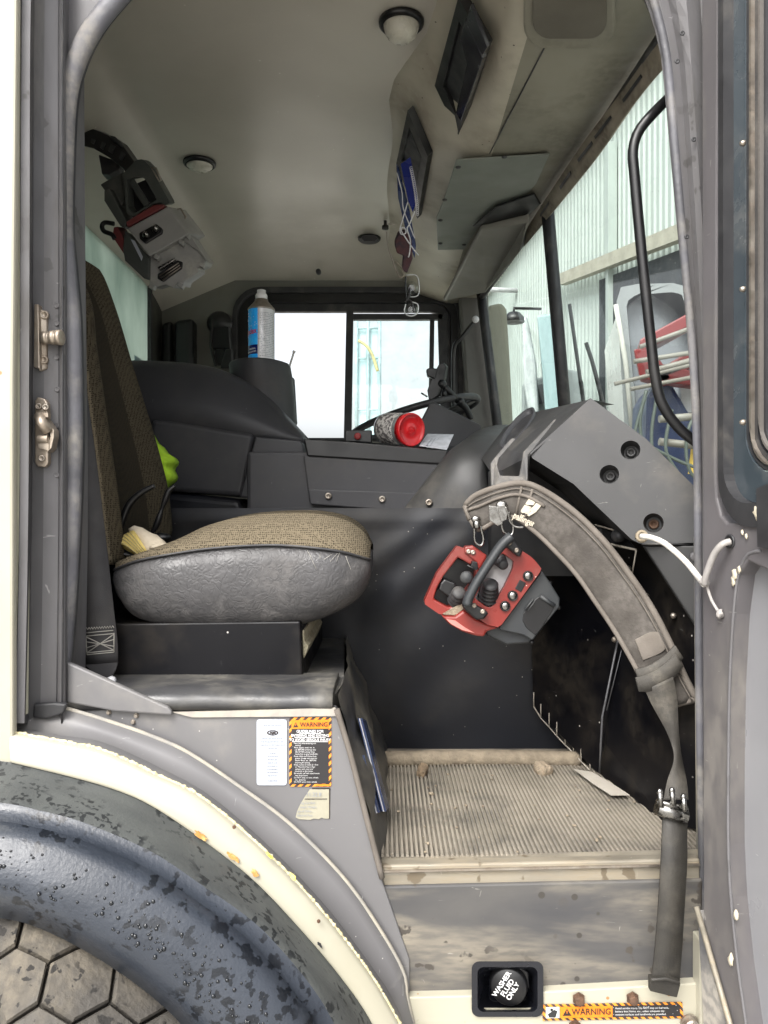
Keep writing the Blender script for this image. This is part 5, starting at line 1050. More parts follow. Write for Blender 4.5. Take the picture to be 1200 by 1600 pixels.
b.build('belt_stitching', M['thread'], SBL)
b = MB(); b.lathe(P(174, 1064, 1.24), (0, -1, 0), [(.008, -.004), (.008, .003), (.005, .006), (0, .006)], 8); b.build('anchor_bolt', M['page'], SBL)
# ================================================================ LOOSE THINGS
# --- red radio remote hanging under the dash -----------------------------------------------------------------
def q(cx, cy): return (640 + cx / 4.615, 740 + cy / 4.615)
def RC(l, Y, sl=0): return [P(*q(x, y), Y + sl * ((x - 600) * .7 + (y - 850) * -.2) / 4.615 / F) for x, y in l]
RMT = thing('remote_control', 'red and slate crane remote control box hung on hooks under the dash', 'remote control', P(768, 1004, 1.40))
b = MB(); b.slab(RC([(880, 1225), (700, 1238), (560, 1170), (500, 1060), (600, 900), (720, 800), (830, 620), (930, 680), (1015, 780), (1085, 905), (1082, 962), (1065, 975)], 1.40), (0.0, .085, 0)); HB = b.build('housing', M['body'], RMT, bevel=.010, seg=4)
b = MB(); b.slab(RC([(955, 700), (1018, 790), (1085, 900), (1080, 965), (960, 1110), (885, 1205), (820, 1165), (655, 1130), (645, 1110)], 1.385), (0, .04, 0)); b.build('lower_shell', M['body'], RMT, bevel=.006, seg=3)
b = MB(); gr = RC([(935, 885), (960, 890), (1040, 955), (1035, 985), (940, 1130), (905, 1165), (840, 1110), (815, 1060), (820, 1010), (880, 930)], 1.3835); b.slab(gr, (0, .01, 0)); b.build('grip_recess', M['black'], RMT, bevel=.001)
b = MB(); b.tube(RC([(940, 882), (1045, 955)], 1.382) , .004, 8); b.tube(RC([(830, 985), (892, 905)], 1.379), .002, 6); b.tube(RC([(850, 990), (905, 920)], 1.377), .0012, 6); b.build('grip_ridge', M['body'], RMT)
for x, y in ((1075, 965), (880, 1215), (1012, 790)):
    b = MB(); b.ell(P(*q(x, y), 1.40), (.0045, .006, .0045), nu=10, nv=8); b.build('rubber_foot', M['black'], RMT)
# red back frame and front fascia
def hole(outer, inner, Y, t, name, m, par, bev=.0015, sl=0):
    n = 48; O = resample([p for p in RC(outer + [outer[0]], Y, sl)], n, False)[:-1]; I = resample([p for p in RC(inner + [inner[0]], Y, sl)], n, False)[:-1]
    b = MB(); ringplate(b, O, I, (0, t, 0)); return b.build(name, m, par, bevel=bev)
hole([(345, 522), (200, 715), (100, 935), (225, 1022), (300, 990), (400, 945), (560, 740), (552, 590)], [(350, 605), (245, 740), (200, 820), (172, 905), (285, 968), (340, 930), (470, 760), (480, 680)], 1.400, .035, 'back_guard', M['red'], RMT, .003)
b = MB(); b.slab(RC([(300, 590), (520, 660), (560, 760), (430, 960), (290, 1000), (150, 920)], 1.435), (0, .03, 0)); b.slab(RC([(225, 790), (250, 760), (330, 790), (350, 860), (300, 900), (210, 840)], 1.40), (0, .03, 0)); b.build('control_well', M['black'], RMT, bevel=.003)
b = MB(); b.slab(RC([(240, 1015), (370, 935), (400, 965), (330, 1020)], 1.392), (0, .02, 0)); b.build('dusty_ledge', M['mud'], RMT)
hole([(690, 500), (820, 562), (890, 610), (955, 690), (800, 905), (648, 1110), (560, 1090), (440, 1010), (400, 960), (480, 800), (600, 620)], [(672, 575), (752, 632), (742, 690), (680, 820), (592, 960), (560, 965), (470, 900), (520, 790), (600, 660), (640, 600)], 1.372, .03, 'fascia', M['red'], RMT, .0025)
b = MB(); b.slab(RC([(660, 570), (760, 625), (745, 700), (595, 975), (460, 905), (540, 740)], 1.385), (0, .01, 0)); b.build('fascia_plate', mat('pale_grey_plate', (.34, .33, .34), (.28, .27, .27), 40, rough=.5), RMT)
b = MB(); b.slab(RC([(232, 1030), (330, 1030), (392, 985), (480, 1050), (560, 1085), (648, 1112), (555, 1140), (540, 1178), (480, 1172), (380, 1140), (290, 1090)], 1.378), (0, .05, 0)); b.build('lower_skirt', M['red'], RMT, bevel=.004)
b = MB(); b.slab(RC([(262, 1048), (330, 1060), (400, 1110), (470, 1150), (380, 1128), (300, 1085)], 1.3765), (0, .002, 0)); b.build('faded_marking', mat('pale_worn_red', (.55, .20, .17), rough=.6), RMT)
b = MB(); b.slab(RC([(400, 525), (460, 520), (560, 590), (500, 700), (480, 640), (395, 570)], 1.395), (0, .03, 0)); b.build('hinge_block', M['red'], RMT, bevel=.003)
# handle
b = MB(); b.tube(RC([(735, 452), (660, 520), (570, 650), (480, 790), (425, 900), (415, 950)], 1.335), lambda t: .0115 - .001 * math.sin(math.pi * t), 14, k=36, flat=.8); b.build('carry_handle', M['body'], RMT, bevel=0)
b = MB(); b.slab(RC([(700, 455), (745, 462), (820, 560), (795, 608), (690, 520)], 1.350), (0, .03, 0)); b.slab(RC([(390, 925), (450, 930), (575, 1005), (540, 1052), (480, 1058), (385, 975)], 1.350), (0, .03, 0)); b.build('handle_mount', M['black'], RMT, bevel=.004)
for x, y in ((720, 500), (772, 553), (465, 952), (527, 995), (427, 562), (458, 568)):
    b = MB(); b.lathe(P(*q(x, y), 1.348 if x > 460 else 1.393), (0, -1, 0), [(.0046, -.004), (.0044, .001), (.002, .0015), (0, .0)], 12); b.build('screw', M['steel'], RMT)
for x, y in ((853, 738), (742, 880), (688, 955)):
    c = P(*q(x, y), 1.371); b = MB(); b.lathe(c, (0, -1, 0), [(.0092, -.002), (.0092, .0035), (.0078, .0045), (.0076, .002)], 20); o = b.build('button_ring', M['black'], RMT)
    b = MB(); b.lathe(c, (0, -1, 0), [(.0074, 0), (.0072, .004), (.005, .0055), (0, .006)], 20); b.build('push_button', M['chrome'], o)
b = MB(); b.slab(RC([(795, 765), (840, 790), (805, 857), (760, 830)], 1.3705), (0, .002, 0)); b.build('display', M['black'], RMT, bevel=.001)
def boot(x, y, dx, dy, n, r0, r1, Y):
    b = MB(); a = P(*q(x, y), Y); e = P(*q(x + dx, y + dy), Y - .03); prof_ = []; L = (e - a).length
    for k in range(n):
        r = r0 + (r1 - r0) * k / n; prof_ += [(r * .68, L * k / n), (r, L * (k + .35) / n), (r, L * (k + .65) / n)]
    prof_ += [(r1 * .6, L), (0, L)]; b.lathe(a, e - a, prof_, 20); o = b.build('joystick_boot', M['rubdark'], RMT); return o
boot(565, 900, 20, -110, 5, .019, .013, 1.385); boot(640, 610, 40, 55, 5, .013, .008, 1.385); boot(330, 920, 30, -70, 4, .016, .012, 1.41)
b = MB(); b.lathe(P(*q(410, 750), 1.385), (-.2, -1, .1), [(.012, -.02), (.012, 0), (.009, .004), (0, .005)], 20); b.build('dial', M['body'], RMT)
b = MB(); b.slab(RC([(455, 632), (490, 640), (495, 690), (470, 700), (440, 675)], 1.37), (0, .02, 0)); b.tube(RC([(415, 660), (470, 690)], 1.365), .002, 6); b.build('toggle_switch', M['black'], RMT, bevel=.002)
# two snap hooks
def snap(x0, y0, x1, y1, Y, w_):
    a = P(*q(x0, y0), Y); c = P(*q(x1, y1), Y); d = (c - a); n_ = V((-d.z, 0, d.x)).normalized() * w_
    k = thing('snap_hook', 'chrome snap hook', 'snap hook', a)
    b = MB(); b.tube([a + n_, a.lerp(c, .3) + n_ * 1.1, a.lerp(c, .7) + n_ * 1.2, c + n_ * .6, c - n_ * .3, a.lerp(c, .75) - n_ * 1.2, a.lerp(c, .3) - n_, a - n_ * .6, a + n_], .0024, 8, k=40); b.build('hook', M['chrome'], k)
    b = MB(); b.lathe(a, -d, [(w_ * .9, -.004), (w_ * 1.1, .0), (w_ * 1.1, .008), (w_ * .7, .012), (0, .013)], 14); b.ell(a - d.normalized() * .014, (w_ * 1.3, .004, w_ * 1.0), nu=12, nv=8); b.build('swivel', M['chrome'], k); return k
k = snap(487, 385, 508, 515, 1.385, .0065); k['label'] = 'small chrome snap hook clipped to the left corner of the red remote'; k['group'] = 'snap hooks holding the remote'
k = snap(680, 285, 722, 440, 1.350, .008); k['label'] = 'larger worn chrome snap hook at the top of the remote carry handle'; k['group'] = 'snap hooks holding the remote'
# --- padded shoulder strap ------------------------------------------------------------------------------------
STR = thing('shoulder_strap', 'long dusty padded shoulder strap with faded logo draped from the dash across the footwell', 'strap', P(1060, 1270, 1.2))
up = [(727, 790), (742, 775), (775, 762), (812, 755), (842, 763), (887, 792), (925, 826), (960, 866), (1012, 940), (1046, 1004), (1068, 1054), (1088, 1092)]
lo = [(735, 812), (748, 828), (775, 814), (802, 808), (837, 832), (868, 862), (900, 897), (930, 940), (960, 985), (990, 1037), (1008, 1072), (1032, 1106)]
def sd(x): return 1.36 - .11 * min(max((x - 800) / 280, 0), 1) + .05 * max(0, (800 - x) / 70)
Pu = [P(x, y, sd(x)) for x, y in up]; Pl = [P(x, y, sd(x) - .004) for x, y in lo]
b = MB(); b.band(Pu, Pl, 60, (0, .014, 0), crown=.55, m=6); PAD = b.build('strap_pad', M['strap'], STR)
A = resample(Pu, 60); B = resample(Pl, 60)
b = MB(); b.tube(A, .0058, 8); b.tube(B, .0042, 8); b.tube([A[0], B[0]], .006, 8); b.tube([A[-1], B[-1]], .006, 8); b.build('strap_edge_piping', M['piping'], PAD)
b = MB(); b.tube([a.lerp(c, .16) + V((0, -.0075, 0)) for a, c in zip(A, B)], .0011, 5); b.tube([a.lerp(c, .34) + V((0, -.009, 0)) for a, c in zip(A[:18], B[:18])], .003, 6)
for i in (12, 14): b.tube([A[i].lerp(B[i], .1) + V((0, -.008, 0)), A[i].lerp(B[i], .9) + V((0, -.006, 0))], .0022, 6)
b.build('strap_stitching', M['piping'], PAD)
# faded emblem and word on the pad
def sp(u, v): # u px offset along local x, v up; local frame near (828,800)
    return P(u, v, sd(u) - .0115)
b = MB()
E = lambda l: b.slab([sp(780 + x / 12, 760 + y / 12) for x, y in l], (0, .0008, 0))
E([(565, 210), (700, 262), (640, 350), (520, 345), (490, 330)]); E([(720, 270), (812, 330), (690, 480), (560, 560), (520, 540), (600, 460), (540, 440), (640, 380)]); E([(480, 345), (600, 385), (500, 490), (440, 500), (405, 480), (412, 440)]); E([(500, 430), (600, 440), (540, 520), (480, 510)])
rnd = random.Random(2); 
b.build('faded_emblem', mat('faded_cream_print', (.50, .45, .36), (.35, .31, .25), 90, lo=.45, hi=.7, rough=.9), PAD)
b = MB(); xd = V((1, 0, -.44)).normalized(); yd = V((.44, 0, 1)).normalized(); w0 = P(819, 812, sd(819) - .0125)
b.text('palfinger', w0, xd, yd, .0165, 0, bold=.03, sx=.72); b.build('faded_lettering', mat('worn_cream_letters', (.50, .45, .36), (.30, .27, .22), 160, lo=.45, hi=.65, rough=.9), PAD)
b = MB(); b.band([P(x, y, sd(x) - .010) for x, y in ((992, 1000), (1016, 988), (1030, 988))], [P(x, y, sd(x) - .010) for x, y in ((1005, 1032), (1030, 1022), (1040, 1014))], 10, (0, .003, 0)); b.build('sewn_patch', M['piping'], PAD, bevel=.001)
b = MB()
for dy, n_ in ((0, 0), (13, 1)):
    b.band([P(x, y + dy, 1.238 - .003 * n_) for x, y in ((993, 1046), (1015, 1040), (1040, 1024), (1055, 1008))], [P(x, y + dy, 1.238 - .003 * n_) for x, y in ((999, 1068), (1022, 1066), (1050, 1050), (1068, 1028))], 16, (0, .004, 0))
b.build('webbing_loop', M['web'], STR)
b = MB(); b.band([P(x, y, Y) for x, y, Y in ((1008, 1078, 1.236), (1018, 1100, 1.235), (1040, 1140, 1.23), (1051, 1168, 1.222), (1053, 1190, 1.205), (1043, 1220, 1.20), (1037, 1250, 1.185))], [P(x, y, Y) for x, y, Y in ((1052, 1058, 1.232), (1058, 1090, 1.23), (1060, 1130, 1.225), (1063, 1165, 1.232), (1067, 1190, 1.228), (1073, 1220, 1.205), (1076, 1250, 1.18))], 40, (0, .002, 0)); b.build('webbing_tail', M['web'], STR)
b = MB(); b.band([P(x, y, Y) for x, y, Y in ((1036, 1262, 1.165), (1035, 1300, 1.15), (1033, 1345, 1.138), (1030, 1400, 1.13), (1024, 1480, 1.125), (1018, 1530, 1.122))], [P(x, y, Y) for x, y, Y in ((1076, 1268, 1.165), (1074, 1300, 1.15), (1074, 1345, 1.138), (1071, 1400, 1.13), (1066, 1480, 1.125), (1062, 1534, 1.122))], 40, (0, .003, 0)); WD = b.build('hanging_webbing', M['webd'], STR)
b = MB(); b.slab([P(x, y, 1.116) for x, y in ((1016, 1528), (1040, 1527), (1062, 1533), (1063, 1540), (1058, 1559), (1048, 1557), (1016, 1549))], (0, .010, 0)); b.tube([P(1017, 1531, 1.114), P(1040, 1529, 1.113), P(1062, 1536, 1.114)], .0028, 8); b.build('folded_end', M['webd'], WD, bevel=.002)
b = MB(); c0 = P(1026, 1262, 1.155); c1 = P(1072, 1276, 1.155)
b.tube([c0, c1], .011, 12); b.tube([P(1026, 1252, 1.15), P(1074, 1264, 1.15)], .004, 8)
for x, y in ((1031, 1238), (1050, 1236), (1068, 1246)): b.tube([P(x, y, 1.148), P(x + 2, y + 22, 1.146)], .0042, 8); b.ell(P(x, y, 1.148), (.0048, .004, .006), nu=8, nv=6)
b.build('buckle', M['chrome'], STR)
b = MB(); b.slab([P(x, y, 1.342) for x, y in ((764, 790), (780, 792), (783, 800), (786, 818), (778, 822), (765, 813))], (0, .006, 0)); b.slab([P(x, y, 1.338) for x, y in ((779, 790), (789, 788), (794, 800), (792, 812), (784, 816), (780, 806))], (0, .006, 0)); b.tube([P(x, y, 1.338) for x, y in ((790, 792), (795, 806), (797, 815), (805, 823), (818, 824))], .0022, 6, k=16); b.build('metal_clip', M['chrome'], STR, bevel=.001)

# --- grey transmitter on the back wall -----------------------------------------------------------------------------
def g_(cx, cy): return (100 + cx / 4.8, 180 + cy / 4.8)
def GC(l, Y): return [P(*g_(x, y), Y) for x, y in l]
GT = thing('wall_transmitter', 'grey boxy spare transmitter with red band hanging on an arm at the upper left', 'transmitter', P(235, 440, 2.0))
b = MB(); f = GC([(470, 850), (778, 682), (940, 890), (640, 1062)], 1.95); b.slab(f, (.02, .10, .03)); BX = b.build('case', M['boxgrey'], GT, bevel=.004)
b = MB(); b.slab(GC([(455, 862), (640, 1065), (640, 1235), (600, 1225), (455, 1090), (440, 1000)], 1.965), (.0, .10, .02)); b.build('case_side', M['boxdark'], GT, bevel=.003)
b = MB(); b.slab(GC([(642, 1062), (890, 935), (1010, 1020), (1068, 1095), (1050, 1130), (1000, 1150), (1008, 1175), (900, 1250), (890, 1290), (850, 1262), (820, 1298), (760, 1270), (660, 1300), (640, 1280)], 1.975), (0, .08, .02)); b.build('connector_face', M['boxgrey'], GT, bevel=.003)
b = MB(); b.slab(GC([(880, 930), (945, 895), (1070, 1095), (1010, 1020)], 1.97), (0, .09, .02)); b.build('end_bracket', M['boxgrey'], GT, bevel=.002)
b = MB(); b.slab(GC([(465, 800), (712, 646), (752, 668), (740, 695), (475, 838)], 1.945), (0, .10, .02)); b.slab(GC([(372, 840), (405, 835), (470, 980), (460, 1060), (395, 960), (362, 910)], 1.97), (0, .06, .02)); b.build('red_band', M['reddark'], GT, bevel=.002)
n = 48
def ringG(o, i, Y, t, nm, m):
    O = resample([p for p in GC(o + [o[0]], Y)], n, False)[:-1]; I = resample([p for p in GC(i + [i[0]], Y)], n, False)[:-1]; b = MB(); ringplate(b, O, I, (0, t, .02)); return b.build(nm, m, GT, bevel=.002)
ringG([(440, 440), (540, 335), (590, 330), (640, 380), (795, 655), (760, 675), (712, 648), (500, 760), (470, 740)], [(470, 480), (555, 460), (600, 470), (700, 630), (640, 670), (520, 745), (480, 690)], 1.945, .05, 'guard_frame', M['boxdark'])
b = MB(); b.slab(GC([(300, 560), (340, 545), (470, 800), (455, 850), (420, 830), (300, 640)], 1.95), (0, .08, .02)); b.slab(GC([(340, 480), (440, 430), (480, 560), (420, 720), (300, 560), (270, 520)], 1.98), (0, .05, .02)); b.build('guard_side', M['boxdark'], GT, bevel=.003)
b = MB(); b.slab(GC([(430, 560), (620, 480), (700, 640), (500, 750)], 2.03), (0, .02, .0)); b.build('case_well', M['rubdark'], GT)
b = MB(); b.slab(GC([(450, 450), (500, 440), (640, 660), (600, 690)], 1.97), (0, .03, .0)); b.build('cross_bar', M['boxdark'], GT, bevel=.002)
b = MB(); b.slab(GC([(562, 880), (690, 812), (740, 850), (735, 885), (610, 962), (565, 925)], 1.944), (0, .01, 0)); TG = b.build('toggle_plate', M['black'], GT, bevel=.003)
for x, y in ((615, 902), (686, 858)):
    b = MB(); b.lathe(P(*g_(x, y), 1.943), (.2, -1, .1), [(.009, 0), (.008, .008), (.004, .014), (0, .015)], 14); b.build('toggle', M['chrome'], TG)
b = MB(); b.slab(GC([(700, 1140), (830, 1068), (835, 1082), (712, 1158)], 1.960), (0, .02, 0)); b.build('clamp_bar', M['chrome'], GT, bevel=.001)
b = MB(); b.slab(GC([(700, 1190), (850, 1085), (890, 1100), (885, 1150), (745, 1250), (700, 1225)], 1.972), (0, .02, 0)); b.build('socket', M['black'], GT, bevel=.002)
b = MB(); 
for k in range(3): b.tube(GC([(715 + 12 * k, 1205 + 16 * k), (860 + 8 * k, 1108 + 16 * k)], 1.968), .0016, 6)
b.build('socket_pins', M['steel'], GT)
for x, y in ((700, 1070), (885, 960), (925, 905), (665, 1290), (1040, 1130), (880, 1280)): b = MB(); b.box(P(*g_(x, y), 1.962), (.014, .02, .012), rot=Matrix.Rotation(.5, 3, 'Y')); b.build('lug', M['boxgrey'], GT, bevel=.002)
b = MB(); b.tube(GC([(650, 395), (690, 395), (730, 490), (715, 500), (655, 400)], 1.95), .0022, 6); b.tube(GC([(850, 705), (875, 700), (915, 765), (905, 775)], 1.95), .0022, 6); b.build('bail', M['steel'], GT)
b = MB(); b.tube(GC([(375, 815), (310, 805), (285, 830), (300, 870), (360, 895), (380, 930)], 1.97), .006, 8, k=24); b.build('antenna_loop', M['black'], GT)
b = MB(); b.slab(GC([(500, 930), (530, 940), (590, 1060), (580, 1090)], 1.962), (0, .002, 0)); b.build('faded_sticker', M['stwhite'], GT)
b = MB(); b.slab(GC([(100, 150), (140, 85), (200, 95), (330, 150), (430, 215), (520, 340), (570, 430), (540, 465), (480, 455), (440, 400), (340, 320), (220, 250), (160, 235), (90, 215), (80, 195)], 2.0), (0, .05, .02)); BR = b.build('hanging_arm', M['black'], GT, bevel=.006, seg=3)
b = MB(); 
for l in ([(205, 170), (235, 185), (222, 215), (200, 200)], [(285, 195), (310, 210), (290, 255), (268, 240)], [(350, 215), (385, 230), (360, 285), (330, 265)], [(430, 270), (460, 290), (430, 340), (410, 320)]): b.slab(GC(l, 1.996), (0, .01, 0))
b.build('arm_slot', M['rubdark'], BR)
b = MB(); b.slab(GC([(340, 145), (380, 155), (430, 200), (425, 225), (350, 175)], 1.985), (0, .06, .0)); b.slab(GC([(255, 290), (420, 350), (410, 400), (330, 440), (280, 440), (275, 400)], 2.03), (0, .04, .0)); b.build('arm_clamp', M['rubdark'], BR, bevel=.004)

# --- spray can ----------------------------------------------------------------------------------------------------------
Yc = 2.16; c = P(408.5, 571, Yc); k_ = Yc / F; Rc = 20.5 * k_; Hc = 86 * k_
CAN = thing('spray_can', 'blue and silver glass cleaner spray can standing on the black cup holder tower', 'spray can', c)
b = MB(); Nn = 48; rings = []
for h in [Hc * j / 12 for j in range(13)]: rings.append([c + V((Rc * math.cos(a), Rc * math.sin(a), h)) for a in [2 * math.pi * j / Nn for j in range(Nn)]])
vs = [p for r in rings for p in r]; b.add(vs, [], 0)
def cm(a, h):       # which print stands at this angle and height (front = -90 degrees)
    d = (math.degrees(a) + 360) % 360
    if 270 - 8 < d < 270 + 95: return 1
    if h < .32 and h > .17: return 2
    return 0
for i in range(12):
    for j in range(Nn):
        b.f.append([i * Nn + j, i * Nn + (j + 1) % Nn, (i + 1) * Nn + (j + 1) % Nn, (i + 1) * Nn + j]); b.m.append(cm(2 * math.pi * (j + .5) / Nn, (i + .5) / 12)); b.s.append(True)
BD = b.build('can_body', [M['bluecan'], M['cansilver'], M['navy']], CAN)
b = MB(); b.lathe(c, (0, 0, 1), [(Rc * 1.0, Hc - .002), (Rc * 1.04, Hc + .001), (Rc * 1.0, Hc + .004), (Rc * .86, Hc + .010), (Rc * .62, Hc + .020), (Rc * .5, Hc + .026), (Rc * .5, Hc + .030), (0, Hc + .030)], 32); b.lathe(c, (0, 0, 1), [(Rc * .98, .0), (Rc * 1.03, .001), (Rc * 1.0, .004)], 32); b.build('can_shoulder', M['steel'], CAN)
b = MB(); b.lathe(c, (0, 0, 1), [(Rc * .44, Hc + .028), (Rc * .46, Hc + .040), (Rc * .40, Hc + .046), (Rc * .34, Hc + .047), (Rc * .34, Hc + .056), (Rc * .2, Hc + .058), (0, Hc + .055)], 20); b.build('nozzle', M['print'], CAN)
def cyl(ang0, h0, slope=0):
    def w_(x, y):
        a = ang0 + x / Rc; return c + V(((Rc + .0006) * math.cos(a), (Rc + .0006) * math.sin(a), h0 + y + x * slope))
    return w_
b = MB(); b.text('Windex', None, X1, Z1, .023, 0, align='RIGHT', bold=.02, sx=.72, warp=cyl(R(270 - 12), Hc * .585, .10)); b.build('red_lettering', M['redprint'], BD)
b = MB(); b.text('ORIGINAL', None, X1, Z1, .0065, 0, align='RIGHT', bold=.03, sx=.8, warp=cyl(R(270 - 16), Hc * .265, .06)); b.text('GLASS CLEANER', None, X1, Z1, .0060, 0, align='RIGHT', bold=.02, sx=.8, warp=cyl(R(270 - 14), Hc * .215, .06)); b.build('white_lettering', M['print'], BD)
b = MB(); rnd = random.Random(4)
for j in range(26):
    h = Hc * (.90 - j * .031); a = R(270 + 2)
    while a < R(270 + 74):
        L = rnd.uniform(.03, .12)
        if rnd.random() < .85:
            b.add([c + V(((Rc + .0005) * math.cos(t), (Rc + .0005) * math.sin(t), z)) for t, z in ((a, h), (a + L, h), (a + L, h + .0017), (a, h + .0017))], [(0, 1, 2, 3)], 0)
        a += L + .035
b.build('small_print', M['inkgrey'], BD)
b = MB()
for j in range(16):
    a = R(rnd.uniform(190, 258)); h = Hc * rnd.uniform(.66, .95); s_ = rnd.uniform(.0005, .0012); b.ell(c + V((Rc * math.cos(a), Rc * math.sin(a), h)), (s_, s_, s_), nu=6, nv=4)
b.build('bubble_print', M['print'], BD)
# thin stick behind the tower
b = MB(); p1 = P(447, 590, 2.30); p2 = P(459, 551, 2.30); b.tube([p1, p2], .0032, 8); b.lathe(p2, p2 - p1, [(.0032, -.001), (.0048, 0), (.0048, .006), (0, .006)], 8)
o = b.build('drinking_straw', M['cord'], None, loc=p1); tag(o, 'thin pale straw poking up behind the cup holder tower', 'straw')

# --- red-lidded jar, papers on the dash ---------------------------------------------------------------------------------------
JR = thing('wipes_jar', 'clear jar with bright red lid lying on its side on the dash', 'jar', P(640, 700, 1.96))
c = P(641.5, 671.5, 1.93); ax = V((-.62, .85, .12)).normalized(); rl = .0425
b = MB(); b.lathe(c, -ax, [(0, -.012), (rl, -.012), (rl, .002), (rl * .97, .006), (rl * .9, .006), (rl * .87, .002), (rl * .45, .0015), (rl * .25, .002), (rl * .22, .004), (rl * .16, .002), (rl * .1, .003), (0, .003)], 40); LD = b.build('lid', M['lid'], JR)
b = MB(); b.lathe(P(632, 672, 1.925) , -ax, [(.0045, 0), (.0045, .0012), (0, .0012)], 14); b.build('green_sticker', M['green'], LD)
b = MB(); b.lathe(c, ax, [(rl * .93, .012), (rl * .97, .016), (rl * .97, .10), (rl * .9, .108), (0, .108)], 36); JB_ = b.build('jar_body', mat('clear_plastic_jar', (.30, .31, .30), (.12, .12, .12), 40, rough=.15, coat=.5), JR)
b = MB(); pr2 = [(rl * .985, .028), (rl * .985, .092)]; b.lathe(c, ax, [(rl * .975, .027)] + pr2 + [(rl * .975, .093)], 36); b.build('jar_label', mat('worn_print_label', (.55, .53, .5), (.10, .09, .09), 110, lo=.46, hi=.54, rough=.5), JB_)
b = MB(); b.slab([P(655, 697, 1.93), P(698, 703, 1.90), P(709, 679, 2.0), P(668, 678, 2.05)], (0, .004, .001)); 
for j in range(6): b.slab([P(666 + 5 * j, 696 - 0 + j * .6, 1.9295 - .002), P(668 + 5 * j, 696.3 + j * .6, 1.9275), P(676 + 5 * j, 684 + .3 * j, 1.98), P(675 + 5 * j, 684 + .3 * j, 1.98)], (0, .001, 0), 1)
o = b.build('paper_sheets', [M['paper'], M['inkgrey']], None, loc=P(690, 700, 1.92)); tag(o, 'printed paper sheets on the dash beside the red-lidded jar', 'paper')

# --- phone holder ------------------------------------------------------------------------------------------------------------------
PH = thing('phone_holder', 'black phone in a clamp arm above the steering wheel', 'phone holder', P(735, 650, 2.62))
b = MB(); Y = 2.55; b.slab([P(x, y, Y) for x, y in ((686, 568), (692, 566), (697, 572), (694, 590), (684, 618), (674, 626), (669, 622), (667, 610), (676, 585))], (0.01, .02, 0)); b.slab([P(x, y, Y - .005) for x, y in ((666, 577), (672, 574), (684, 576), (680, 592), (668, 587))], (0, .03, 0)); b.build('phone', M['black'], PH, bevel=.003)
b = MB(); b.tube([P(658, 614, Y), P(668, 620, Y)], .003, 6); b.build('clamp_foot', M['chrome'], PH)
b = MB(); b.ell(P(690, 600, Y + .01), (.017, .017, .017)); b.tube([P(690, 600, Y + .02), P(702, 612, Y + .03), P(716, 627, Y + .04)], .011, 8); b.ell(P(694, 615, Y + .02), (.010, .010, .013)); b.tube([P(716, 627, Y + .04), P(728, 638, Y + .05), P(736, 655, Y + .06)], lambda t: .014 - .004 * t, 8, k=10); b.ell(P(720, 628, Y + .04), (.014, .014, .014)); b.build('arm', M['black'], PH)

# --- things stuffed in the overhead pocket ------------------------------------------------------------------------------------------------
b = MB(); b.slab([P(x, y, 1.98) for x, y in ((626, 256), (641, 246), (650, 285), (652, 310), (645, 332), (638, 315))], (0, .02, .01)); 
NBK = b.build('spiral_notebook', [M['navy']], None, loc=P(640, 330, 1.98)); tag(NBK, 'blue spiral notebook sticking out of the overhead pocket', 'notebook')
b = MB(); pth = []
for j in range(140):
    t = j / 139; cc = P(642 + 10 * math.sin(t * 1.6), 262 + 75 * t, 1.972); pth.append(cc + V((.004 * math.cos(j * 1.1), -.002, .004 * math.sin(j * 1.1))))
b.tube(pth, .0008, 4); b.build('spiral_wire', M['page'], NBK)
WR = thing('wire_clip', 'bent pale wire clip dangling from the overhead pocket', 'wire clip', P(634, 400, 1.97))
b = MB(); Y = 1.96; b.tube([P(x, y, Y) for x, y in ((637, 316), (630, 340), (625, 358), (627, 366), (634, 364), (632, 356), (626, 358), (634, 372), (648, 392), (654, 399))], .0016, 6, k=50); b.tube([P(x, y, Y) for x, y in ((648, 330), (640, 350), (636, 358), (641, 375), (640, 395), (638, 402))], .0016, 6, k=30); b.tube([P(x, y, Y + .01) for x, y in ((620, 270), (628, 300), (630, 325), (640, 352), (648, 372))], .0014, 6, k=20); b.build('wire', M['page'], WR)
b = MB(); b.tube([P(x, y, Y + .02) for x, y in ((604, 362), (606, 385), (614, 410), (624, 433), (632, 427), (618, 408), (616, 416))], .0012, 5, k=40); b.tube([P(x, y, Y + .02) for x, y in ((606, 350), (620, 351))], .0012, 5); b.build('thin_wire', M['steel'], WR)
b = MB(); b.slab([P(x, y, 1.985) for x, y in ((622, 366), (636, 362), (643, 375), (645, 405), (636, 428), (628, 422), (630, 400), (620, 396), (616, 382))], (0, .03, .02)); o = b.build('dark_pouch', mat('dark_cloth_pouch', (.03, .022, .03), (.08, .03, .03), 40, rough=.9), None, loc=P(632, 425, 1.985), bevel=.004, seg=3); tag(o, 'dark pouch wedged in the lower end of the overhead pocket', 'pouch')
b = MB(); b.slab([P(x, y, 1.99) for x, y in ((619, 258), (623, 262), (640, 330), (650, 385), (648, 405), (636, 370), (622, 310))], (0, .01, .01)); o = b.build('document_folder', M['bluebook'], None, loc=P(632, 300, 1.99), bevel=.002); tag(o, 'dark document folder behind the blue notebook in the overhead pocket', 'folder')
